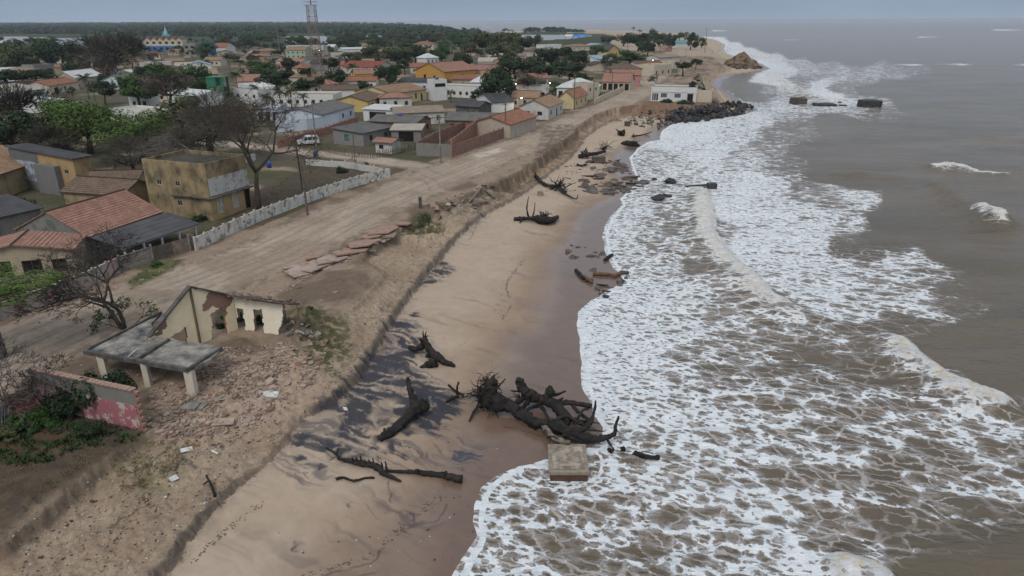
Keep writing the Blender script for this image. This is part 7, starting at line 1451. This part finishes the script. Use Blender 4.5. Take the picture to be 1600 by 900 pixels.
# timber pieces at the mid beach
for i, (x0, y0, x1, y1, lab) in enumerate(((926, 430, 958, 432, 'brown log in the shallow foam at the middle of the beach'), (900, 424, 912, 438, 'broken branch left of the brown log'), (912, 434, 925, 444, 'second broken branch left of the brown log'), (958, 434, 974, 428, 'grey stone like log end right of the brown log'), (945, 408, 957, 400, 'dark branch by the waterline above the log'))):
    a = G(x0, y0, .15); b = G(x1, y1, .2); t = thing('log', a, lab, 'log', 'logs at the middle of the beach'); q = MB(); q.tube(cr_path([Vector((0, 0, 0)), (b-a)*.5+Vector((0, 0, .05)), b-a], 3), [.22, .2, .22, .2, .2, .18, .15], 7, True, .15, r); q.build('stem', DWM if i in (1, 4) else m_plain('brown_log', (.15, .085, .05), (.08, .05, .035), 3), t)
# bathers
SKIN = m_plain('skin', (.28, .16, .1), bump=0); SUITS = [m_plain('dark_cloth', (.02, .02, .03), bump=0), m_plain('red_cloth', (.35, .04, .03), bump=0), m_plain('blue_cloth', (.03, .08, .3), bump=0)]
def person_mesh(seed):
    r = random.Random(seed); mb = MB(); s = r.uniform(-.15, .25)
    for k in (-1, 1): mb.tube([(k*.13, s*k*.6, 0), (k*.12, s*k*.3, .45), (k*.09, 0, .9)], [.05, .065, .09], 6)
    mb.tube([(0, 0, .85), (0, 0, 1.0), (0, .02, 1.3), (0, 0, 1.45), (0, 0, 1.52)], [.14, .13, .17, .14, .05], 8)
    for k in (-1, 1): mb.tube([(k*.18, 0, 1.42), (k*.25, .05, 1.15), (k*.24, -.08+s, .85)], [.05, .042, .03], 6)
    mb.tube([(0, 0, 1.5), (0, 0, 1.58), (0, -.01, 1.68), (0, 0, 1.76)], [.05, .085, .1, .04], 8); me = mb.mesh('body', True); me.materials.append(SKIN); return me
PM = [person_mesh(i) for i in range(4)]
for i, (x_, y_, lab) in enumerate(((1131, 74, 'far bather leftmost in the foam off the beach bend'), (1137, 75, 'far bather second from the left in the foam'), (1141, 78, 'far bather nearest the camera in the foam'), (1144, 73, 'far bather fourth from the left in the foam'), (1136, 80.5, 'far person at the water edge below the bathers'), (1128, 79, 'far person standing on the wet sand at the beach bend'), (1122, 81, 'far person walking on the sand left of the wet edge'), (1149, 72, 'far bather rightmost in the foam'), (1110, 80, 'far person on the dry sand by the dark parasols'), (1113, 82.5, 'far person nearest the dark parasols'), (1139, 71, 'far bather deepest in the foam'))):
    g = G(x_, y_); t = thing('person', (g.x, g.y, max(g.z, -.4)), lab, 'person', 'people at the far beach bend', i*1.3); link('body', PM[i % 4], t); q = MB(); q.tube([(0, 0, .78), (0, 0, .9), (0, 0, 1.02)], [.17, .165, .15], 8); q.build('shorts', SUITS[i % 3], t)
# ============================================================ TREES AND PLANTS
for a in [
 (172, 88, 50, 'brown', 'huge reddish brown tree crown behind the bright white roof', 26), (95, 84, 26, 'dark', 'round dark tree left of the huge brown crown', 17), (60, 88, 26, 'dark', 'dark bushy tree left of the round dark tree', 17), (26, 94, 26, 'olive', 'grey green tree at the left edge above the white roofs', 18), (70, 74, 18, 'green', 'mid green tree in front of the far pale shed', 12), (150, 70, 14, 'green', 'small tree right of the far pale shed', 9), (20, 78, 18, 'green', 'bright leaved tree at the far left edge', 12),
 (130, 192, 66, 'bright', 'wide bright green almond tree left of the bare tree', 36), (215, 204, 55, 'bright', 'bright green almond tree between wide almond tree and bare tree', 30), (80, 225, 36, 'brown', 'dark leafless tree in front of the wide bright almond tree', 22), (32, 185, 55, 'brown', 'dark dry tree mass at the left edge', 38), (205, 238, 42, 'brown', 'dry tangled tree behind the ochre two storey block', 20), (20, 205, 40, 'dark', 'dark evergreen behind the broad tan roof', 24),
 (212, 138, 30, 'green', 'umbrella shaped green tree above the white building', 18), (262, 138, 34, 'brown', 'grey brown tree right of the umbrella shaped tree', 18), (303, 122, 26, 'green', 'leafy green tree left of the green water tower', 20), (160, 140, 18, 'dark', 'dark bush tree behind the wide almond tree', 12), (326, 200, 78, 'brown', 'wide dry brown tree behind the ochre two storey block', 40), (280, 175, 45, 'olive', 'olive tree right of the bright almond trees', 24), (250, 112, 22, 'green', 'green tree with sunny top left of the salmon roof', 12), (225, 112, 16, 'dark', 'dark tree right of the olive brown roof', 10),
 (322, 76, 16, 'green', 'fresh green tree in front of the bright blue block', 9), (180, 66, 10, 'dark', 'small dark tree left of the church', 7), (430, 122, 30, 'dark', 'low spreading dark tree in front of the pink red roof', 13), (452, 98, 14, 'dark', 'round dark tree below the pale teal house', 9), (414, 108, 22, 'green', 'green hedge tree behind the spreading dark tree', 10), (472, 135, 20, 'dark', 'round clipped bush right of the spreading dark tree', 10), (498, 128, 15, 'dark', 'round bush at the foot of the lattice tower', 10), (480, 116, 14, 'dark', 'dark tree in front of the tan orange hip roof', 10), (526, 120, 18, 'dark', 'dark tree right of the lattice tower foot', 12), (516, 98, 16, 'dark', 'dark tree on the charcoal roof side', 9),
 (568, 134, 13, 'dark', 'small dark tree beside the long white wall house', 9), (606, 118, 22, 'dark', 'feathery dark tree right of the small bright yellow house', 16), (575, 82, 26, 'olive', 'olive tree mass in front of the pink house', 11), (545, 90, 16, 'olive', 'olive bush trees behind the deep red roof', 8), (620, 88, 28, 'olive', 'olive tree left of the white pyramid roof', 14), (648, 85, 24, 'dark', 'dark spreading tree behind the golden hall', 14), (632, 100, 14, 'dark', 'dark tree left of the golden hall', 9), (690, 84, 18, 'green', 'green tree right of the white pyramid roof', 13), (724, 94, 16, 'dark', 'dark tree behind the graffiti building', 9), (716, 62, 18, 'green', 'round green tree before the open sea', 11), (735, 76, 14, 'olive', 'olive tree above the cream sheet roof', 9),
 (778, 62, 38, 'olive', 'great domed tree with grey branches in the upper middle', 24), (812, 72, 24, 'dark', 'dark tree joined to the right of the great domed tree', 14), (836, 62, 14, 'dark', 'dark tree before the lagoon', 8), (781, 134, 32, 'dark', 'big dark green tree left of the pink gable house', 28), (770, 128, 18, 'green', 'fresh green left side of the big dark green tree', 16), (806, 106, 36, 'dark', 'brown green umbrella tree above the two lit lamps', 16), (848, 106, 40, 'dark', 'dark umbrella tree above the white hipped roof', 18), (868, 88, 36, 'dark', 'dark crown behind the umbrella trees', 14), (890, 110, 26, 'dark', 'dark crown behind the white hipped roof', 13), (905, 90, 18, 'dark', 'dark tree left of the pale blue sheet roof', 11), (932, 80, 17, 'green', 'green tree before the white gable house', 9), (912, 122, 14, 'dark', 'dark tree against the cream gatehouse', 9), (825, 124, 26, 'brown', 'grey brown tree over the grey white house', 10), (790, 92, 14, 'olive', 'olive shrub tree under the great domed tree', 8),
 (955, 92, 16, 'olive', 'grey shrubby tree right of the pale blue roof', 8), (985, 88, 26, 'green', 'low wide green tree behind the pink roofs', 9), (998, 66, 22, 'dark', 'dark casuarina mass among the far palms', 14), (1012, 74, 14, 'dark', 'dark casuarina right of the far palms', 10), (1030, 62, 12, 'dark', 'dark round tree beyond the beach huts', 10), (1046, 64, 12, 'dark', 'dark tree left of the teal roofed bar', 12), (1080, 64, 12, 'dark', 'tall dark casuarina right of the teal roofed bar', 13), (1062, 56, 9, 'olive', 'pale scrub tree behind the teal roofed bar', 5), (1097, 66, 7, 'olive', 'thin scrub tree on the far sand', 7), (1020, 54, 10, 'olive', 'small far tree left of the teal roofed bar', 8), (975, 62, 14, 'dark', 'dark tree under the far palms', 9), (950, 62, 12, 'olive', 'olive bush on the dunes behind the boats', 6),
 (1068, 102, 14, 'dark', 'low dark bush on the dune above the cove', 6), (1088, 97, 9, 'dark', 'second dark bush on the dune above the cove', 5), (12, 118, 30, 'dark', 'dark hedge behind the cream hip roof', 9), (52, 117, 24, 'dark', 'long dark hedge below the tan roof', 7), (115, 106, 14, 'dark', 'dark tree left of the huge brown crown base', 8), (400, 120, 14, 'dark', 'dark tree right of the pink red roof', 9), (620, 140, 10, 'dark', 'small tree in front of the yellow house', 7)]:
    tree(a[0], a[1], a[2], a[3], a[4], a[5])
for a in [(132, 122, 24, 'palm in front of the salmon tile roof at the left'), (60, 146, 20, 'short palm before the cream hip roof house'), (112, 144, 14, 'small palm right of the cream hip roof house'), (146, 143, 20, 'palm behind the wide bright almond tree'), (190, 52, 22, 'tall palm standing above the huge brown crown'), (219, 68, 26, 'palm left of the zigzag school'), (208, 78, 24, 'shorter palm left of the zigzag school'), (250, 80, 12, 'little palm in front of the blue school wall, left'), (269, 79, 12, 'little palm in front of the blue school wall, middle'), (284, 80, 12, 'little palm in front of the blue school wall, right'), (299, 81, 12, 'little palm in front of the grey school block'), (312, 82, 12, 'little palm in front of the bright blue block'),
          (356, 84, 26, 'tall palm behind the green water tower'), (374, 96, 24, 'palm right of the green water tower'), (400, 88, 24, 'leaning palm behind the pink red roof'), (393, 102, 20, 'low palm behind the pink red roof'), (368, 116, 22, 'palm touching the green water tower'), (424, 95, 16, 'palm in front of the white pale teal house'), (436, 142, 30, 'left palm of the three before the long white building'), (453, 140, 32, 'middle palm of the three before the long white building'), (474, 150, 20, 'right short palm of the three before the long white building'), (416, 152, 26, 'dark palm beside the pale blue pavilion'), (550, 104, 22, 'palm beside the small bright yellow house'), (397, 136, 18, 'palm before the white yard building'),
          (990, 44, 30, 'tallest far palm above the beach huts'), (982, 54, 22, 'far palm left of the tallest one'), (1000, 48, 26, 'far palm right of the tallest one'), (1018, 58, 18, 'far palm near the beach huts'), (704, 144, 14, 'small palm in the yard of the white flat building'), (1033, 58, 20, 'far palm behind the tiny red hut')]:
    palm(*a)
# fill: smaller trees and shrubs between the houses
r = random.Random(12); k = 0; tries = 0
def free(x_, y_, m): return all(math.hypot(x_-a, y_-b) > c+m for a, b, c in FOOT) and np.hypot(np.array([q[0] for q in ROAD_W])-x_, np.array([q[1] for q in ROAD_W])-y_).min() > 5
droad = lambda x_, y_: float(pldist(np.array([x_]), np.array([y_]), ROAD_W)[0][0])
while k < 290 and tries < 9000:
    tries += 1; px = r.uniform(-40, 1000); py = 62+(r.random()**1.5)*100; p = P(px, py, 3)
    if px > 700+py*1.2: continue
    if px < 330 and 150 < py < 260: continue
    if 400 < px < 700 and py > 150: continue
    if not free(p.x, p.y, .5) or droad(p.x, p.y) < 9: continue
    s = (p-Vector((0, 0, CAM_Z))).length/FPX; R = r.uniform(1.8, 4.2) if py < 110 else r.uniform(1.3, 2.8)
    hc = R*.8; kind = r.choice(['dark', 'dark', 'green', 'olive', 'olive', 'brown']); me, tm = treeproto(kind, k % 4); t = thing('tree' if R > 3.1 else 'bush', (p.x, p.y, 3+hc), 'small tree or shrub filling a yard between the village houses', 'tree' if R > 3.1 else 'bush', 'small yard trees of the village', r.uniform(0, 6), (R, R, R*r.uniform(.8, 1.1)))
    link('crown', me, t); tr = link('trunk', tm, t); tr.scale = (1, 1, .65); k += 1
k = 0
while k < 100:
    px = r.uniform(-60, 735); py = r.uniform(60, 68)
    if k > 55: py = r.uniform(66, 78)
    if any(a-3 < px < b+3 and c < py < d_ for a, b, c, d_ in ((-60, 154, 56, 67), (444, 514, 55, 66), (568, 600, 54, 62), (195, 216, 56, 66))): continue
    p = P(px, py, 3)
    if not free(p.x, p.y, 3) or (215 < px < 350 and py > 62): 
        if r.random() < .97: continue
    R = r.uniform(5, 9); kind = r.choice(['dark', 'dark', 'green', 'olive']); me, tm = treeproto(kind, k % 4); t = thing('tree', (p.x, p.y, 3+R*.55), 'dense tree in the belt between the village and the mangroves', 'tree', 'tree belt behind the village', r.uniform(0, 6), (R*1.2, R, R*.75)); link('crown', me, t); tr = link('trunk', tm, t); tr.scale = (1, 1, .6); k += 1
# mangrove forest beyond
mb = MB(); r = random.Random(77); FORE = [(-140, 57.5), (740, 57.5), (752, 55), (716, 50), (690, 47), (640, 43.2), (600, 41.8), (550, 40.6), (400, 39.3), (300, 37.6), (-140, 38.6)]; ISL = [(817, 53.5), (828, 46.5), (872, 46.5), (905, 50), (912, 53.5)]
LX = [(-60, 154, 56, 67.5), (444, 514, 55, 66.5), (568, 600, 54, 62.5), (195, 216, 56, 66.5)]
def inlag(px, py): return any(a < px < b and c < py < d_ for a, b, c, d_ in LX)
def clump(px, py, hgt, rr_):
    if inlag(px, py): return
    p = P(px, py, 0); q = P(px, py, 0)
    if any(inside(np.array([p.x]), np.array([p.y]), L)[0] for L in LAGW): return
    s = p.y/FPX; R = max(6, rr_*s)*r.uniform(.8, 1.2); zt = Zt(p.x, p.y); H_ = hgt*r.uniform(.75, 1.15)
    for i in range(30):
        a = r.uniform(0, 2*PI); e = r.uniform(-.2, PI/2); d = Vector((math.cos(a)*math.cos(e), math.sin(a)*math.cos(e), math.sin(e))); c = Vector((p.x+d.x*R, p.y+d.y*R*.8, zt+H_*.25+d.z*H_*.7)); nn = (d+Vector((r.uniform(-.5, .5), r.uniform(-.5, .5), r.uniform(0, .5)))).normalized(); u = nn.orthogonal().normalized()*R*r.uniform(.22, .42); v = nn.cross(u); mb.quad(c-u, c-v*.7, c+u, c+v*.7)
for i in range(3600):
    px = r.uniform(-130, 750); py = 38+19.5*r.random()**.8
    if inside(np.array([px]), np.array([py]), FORE)[0]: clump(px, py, 11, 4.2)
for i in range(2200):
    px = r.uniform(-130, 748); py = r.uniform(50, 60.5)
    if py < 57.5 and inside(np.array([px]), np.array([py]), FORE)[0] or (py >= 57.5 and px < 738): clump(px, py, 9, 7)
for i in range(150):
    px = r.uniform(815, 912); py = r.uniform(46, 54)
    if inside(np.array([px]), np.array([py]), ISL)[0]: clump(px, py, 9 if px < 880 else 5, 4)
tag(mb.build('mangrove_forest', m_leaf('mangrove_leaves', (.035, .06, .03), (.02, .036, .02), (.05, .075, .04), .02)), kind='stuff')
# ---- bare branching trees
def bare_tree(px, py, ty, label, seed, stems, wind=(0, 0), levels=5, mat=None, leaves=None, name='bare_tree', spread=.62, r0=.2, ratio=.76, kids=3, leafn=0, zdamp=.25, drop=0):
    b = G(px, py); h = up_to(b, ty); r = random.Random(seed); t = thing(name, b, label, 'tree'); mat = mat or BARK; tk = MB(); br = MB(); tw = MB(); tips = []
    def rec(p, d, L, rad, lev):
        rad = max(rad, .02*max(1, (b.y/90)))
        q = p; pts = [p]; dd = d.copy()
        for k in range(3): dd = (dd+Vector((r.uniform(-.22, .22)+wind[0]*.12, r.uniform(-.22, .22)+wind[1]*.12, r.uniform(-.1, .15)))).normalized(); q = q+dd*L/3; pts.append(q)
        m_ = tk if lev == 0 else (br if lev < 3 else tw); m_.tube(pts, [rad, rad*.88, rad*.75, rad*.6], 8 if lev == 0 else (5 if lev < 3 else 3), lev < 3)
        if lev >= levels: tips.append(q); return
        nk = kids+(1 if lev > 1 and r.random() < .5 else 0)
        for i in range(nk):
            ax = dd.orthogonal().normalized(); ax.rotate(Matrix.Rotation(2*PI*(i+r.uniform(-.3, .3))/nk, 3, dd)); nd = (dd*math.cos(spread)+ax*math.sin(spread)*r.uniform(.7, 1.5)); nd.z = nd.z*(1-zdamp)+.04; nd = (nd+Vector((wind[0], wind[1], 0))*.15).normalized()
            st = pts[-1] if i else pts[-1]; st = pts[-1].lerp(pts[-2], r.uniform(0, .8) if i else 0); rec(st, nd, L*ratio*r.uniform(.7, 1.15), rad*.56, lev+1)
    for (dx, dy, dz, Lf) in stems: rec(Vector((dx*.1, dy*.1, -.2)), Vector((dx, dy, dz)).normalized(), h*Lf, r0, 0)
    tk.build('trunk', mat, t, True); br.build('branch', mat, t, True); tw.build('twigs', mat, t)
    if leafn:
        lf = MB(); 
        for i in range(leafn):
            c = r.choice(tips) + Vector((r.uniform(-.3, .3), r.uniform(-.3, .3), r.uniform(-.2, .2))); n_ = Vector((r.uniform(-1, 1), r.uniform(-1, 1), 1)).normalized(); u = n_.orthogonal().normalized(); u.rotate(Matrix.Rotation(r.uniform(0, 6), 3, n_)); v = n_.cross(u); s = r.uniform(.08, .17); lf.quad(c-u*s*1.4, c-v*s*.6, c+u*s*1.4, c+v*s*.6)
        lf.build('foliage', leaves, t)
    return t
PURPB = m_plain('purple_bark', (.075, .06, .054), (.04, .033, .03), 3, .95, .4)
bare_tree(193, 514, 398, 'forked dark tree with fine bare twigs at the roadside left of the ruin', 3, [(-.35, .1, 1, .44), (-.02, .12, 1, .42)], (-.25, .0), 6, PURPB, None, r0=.2, kids=3, ratio=.76, spread=.6, zdamp=.3)
bare_tree(200, 512, 470, 'low leafy shrub with bare shoots at the foot of the forked dark tree', 5, [(-1, -.1, .55, .7), (-.6, .4, .7, .6), (.7, .5, .8, .6), (-.9, -.5, .5, .6)], (0, 0), 4, PURPB, LEAF['green'], 'shrub', r0=.05, leafn=260, ratio=.6)
bare_tree(405, 326, 176, 'tall bare crooked tree at the corner of the ochre two storey block', 8, [(0.05, .05, 1, .42)], (-.1, 0), 7, BARK, None, r0=.42, kids=3, ratio=.74, spread=.75, zdamp=.12)
bare_tree(372, 300, 175, 'bare tree with long pale limbs leaning left over the ochre block', 9, [(-.75, .2, .9, .45)], (-.7, 0), 6, BARKG, None, r0=.26, kids=3, ratio=.74, spread=.55, zdamp=.4)
bare_tree(5, 668, 560, 'bare grey bush cut off by the left photo edge', 11, [(.3, .1, 1, .5), (-.2, .1, 1, .4), (.6, 0, .8, .4)], (0, 0), 5, BARKG, None, r0=.06, ratio=.72)
bare_tree(75, 640, 568, 'thorny brown bush in front of the pink wall', 13, [(-.5, .1, 1, .45), (.1, 0, 1, .4), (.6, 0, .8, .45)], (0, 0), 5, PURPB, None, r0=.08, ratio=.7)
bare_tree(1108, 156, 116, 'dark windblown tree leaning left beside the white house on the point', 17, [(-.08, 0, 1, .5)], (-1.6, 0), 6, m_plain('black_bark', (.045, .038, .032), bump=0), LEAF['dark'], 'windblown_tree', r0=.4, leafn=900, ratio=.68, zdamp=.3, kids=3)
bare_tree(1026, 133, 120, 'low windswept bush behind the left end of the white house', 19, [(-.5, 0, 1, .6), (.4, 0, 1, .6)], (-.5, 0), 4, BARK, LEAF['dark'], 'bush', r0=.1, leafn=200)
bare_tree(556, 262, 240, 'leafless thin sapling on the side street wall', 23, [(0, 0, 1, .5)], (0, 0), 3, BARK, r0=.05); bare_tree(838, 118, 98, 'pale dead tree forking above the umbrella trees', 27, [(0, 0, 1, .5)], (0, 0), 3, BARKG, r0=.25, name='dead_tree')
tree(-34, 450, 92, 'bright', 'bright green almond branch crown at the left edge behind the forked tree', 17)
for a in [(172, 645, 40, 'dark', 'dense dark climber hanging over the pink wall', 46), (112, 648, 34, 'dark', 'dark green shrub at the foot of the pink wall', 30), (60, 665, 30, 'green', 'low leafy shrub in front of the low red wall', 16), (140, 680, 22, 'dark', 'small dark shrub in front of the climber', 13), (20, 680, 26, 'olive', 'olive weeds at the lower left edge', 12), (534, 270, 10, 'dark', 'round dark bush inside the white wall corner', 8), (570, 262, 8, 'green', 'spiky green plant on the side street wall', 6), (484, 487, 7, 'dark', 'small dark bush at the right end of the ruin', 6), (346, 512, 9, 'dark', 'dark weeds seen through the broken window of the ruin', 7), (352, 498, 8, 'green', 'green weeds behind the ruin seen through its window', 5), (378, 500, 10, 'dark', 'dark weeds behind the first doorway of the ruin', 10), (404, 506, 8, 'dark', 'dark weeds behind the second doorway of the ruin', 11), (22, 330, 26, 'dark', 'black green bush beside the grey and ochre ruin', 15), (1042, 160, 10, 'dark', 'dark creeper under the white house on the point', 4), (1070, 162, 14, 'dark', 'trailing dark plant below the blue windows', 4), (1092, 158, 8, 'dark', 'dark plant below the porch of the white house', 5), (312, 345, 12, 'dark', 'dark shrub at the foot of the ochre two storey block', 6), (245, 415, 10, 'green', 'low weeds before the wooden gate', 5)]:
    bush(a[0], a[1], a[2], a[3], a[4], a[5])
# grass and weeds as ground cover
def grass(name, poly, n, mat, s0, s1, seed):
    r = random.Random(seed); mb = MB(); xs = [p[0] for p in poly]; ys = [p[1] for p in poly]; k = 0
    while k < n:
        x_, y_ = r.uniform(min(xs), max(xs)), r.uniform(min(ys), max(ys))
        if not inside(np.array([x_]), np.array([y_]), poly)[0]: continue
        k += 1
        if vn(np.array([x_*.09]), np.array([y_*.13]), seed)[0] < .42: continue
        g = G(x_, y_)
        for i in range(5): a = r.uniform(0, 6.3); s = r.uniform(s0, s1); d = Vector((math.cos(a), math.sin(a), 1.2)).normalized()*s; w_ = Vector((-d.y, d.x, 0)).normalized()*s*.16; o = g+Vector((r.uniform(-.15, .15), r.uniform(-.15, .15), -.02)); mb.quad(o-w_, o+w_, o+d+w_*.3, o+d-w_*.3)
    tag(mb.build(name, mat), kind='stuff')
GR = m_leaf('grass_blades', (.09, .115, .035), (.05, .065, .025)); GD = m_leaf('dry_weeds', (.15, .12, .06), (.09, .075, .045)); GK = m_leaf('dark_weeds', (.035, .06, .022), (.02, .032, .015))
grass('grass', [(445, 505), (480, 480), (545, 505), (550, 545), (520, 580), (480, 575), (450, 540)], 900, GK, .05, .14, 1); grass('grass', [(200, 440), (240, 412), (290, 405), (262, 425), (205, 452)], 500, GR, .08, .2, 2); grass('weeds', [(180, 735), (240, 690), (310, 690), (260, 750), (190, 770)], 400, GD, .08, .2, 3)
grass('weeds', [(-20, 720), (0, 640), (220, 670), (215, 690), (130, 700), (60, 730)], 900, GK, .12, .35, 4); grass('dry_leaves', [(-20, 760), (-10, 700), (120, 695), (190, 690), (60, 780)], 700, GD, .05, .14, 5); grass('grass', [(640, 345), (655, 330), (690, 336), (690, 350), (640, 360)], 250, GK, .1, .3, 6); grass('weeds', [(560, 380), (640, 340), (760, 290), (840, 262), (760, 310), (640, 365)], 500, GD, .1, .25, 7); grass('weeds', [(420, 290), (475, 262), (590, 262), (480, 300), (400, 330)], 350, GD, .1, .25, 8)
print('OBJ', len(bpy.data.objects), 'CPU', __import__('time').process_time())
# air: thin haze over the whole place
hz = MB(); hz.box(-7200, -60, -5.5, 7200, 9500, 46)
t_ = bpy.data.materials.new('haze'); t_.use_nodes = True; n_ = t_.node_tree.nodes; n_.remove(n_['Principled BSDF']); v_ = n_.new('ShaderNodeVolumePrincipled'); v_.inputs['Color'].default_value = (.80, .88, 1, 1); v_.inputs['Density'].default_value = .00008; v_.inputs['Anisotropy'].default_value = 0
t_.node_tree.links.new(v_.outputs[0], n_['Material Output'].inputs['Volume'])
o = hz.build('haze', t_); tag(o, kind='stuff')
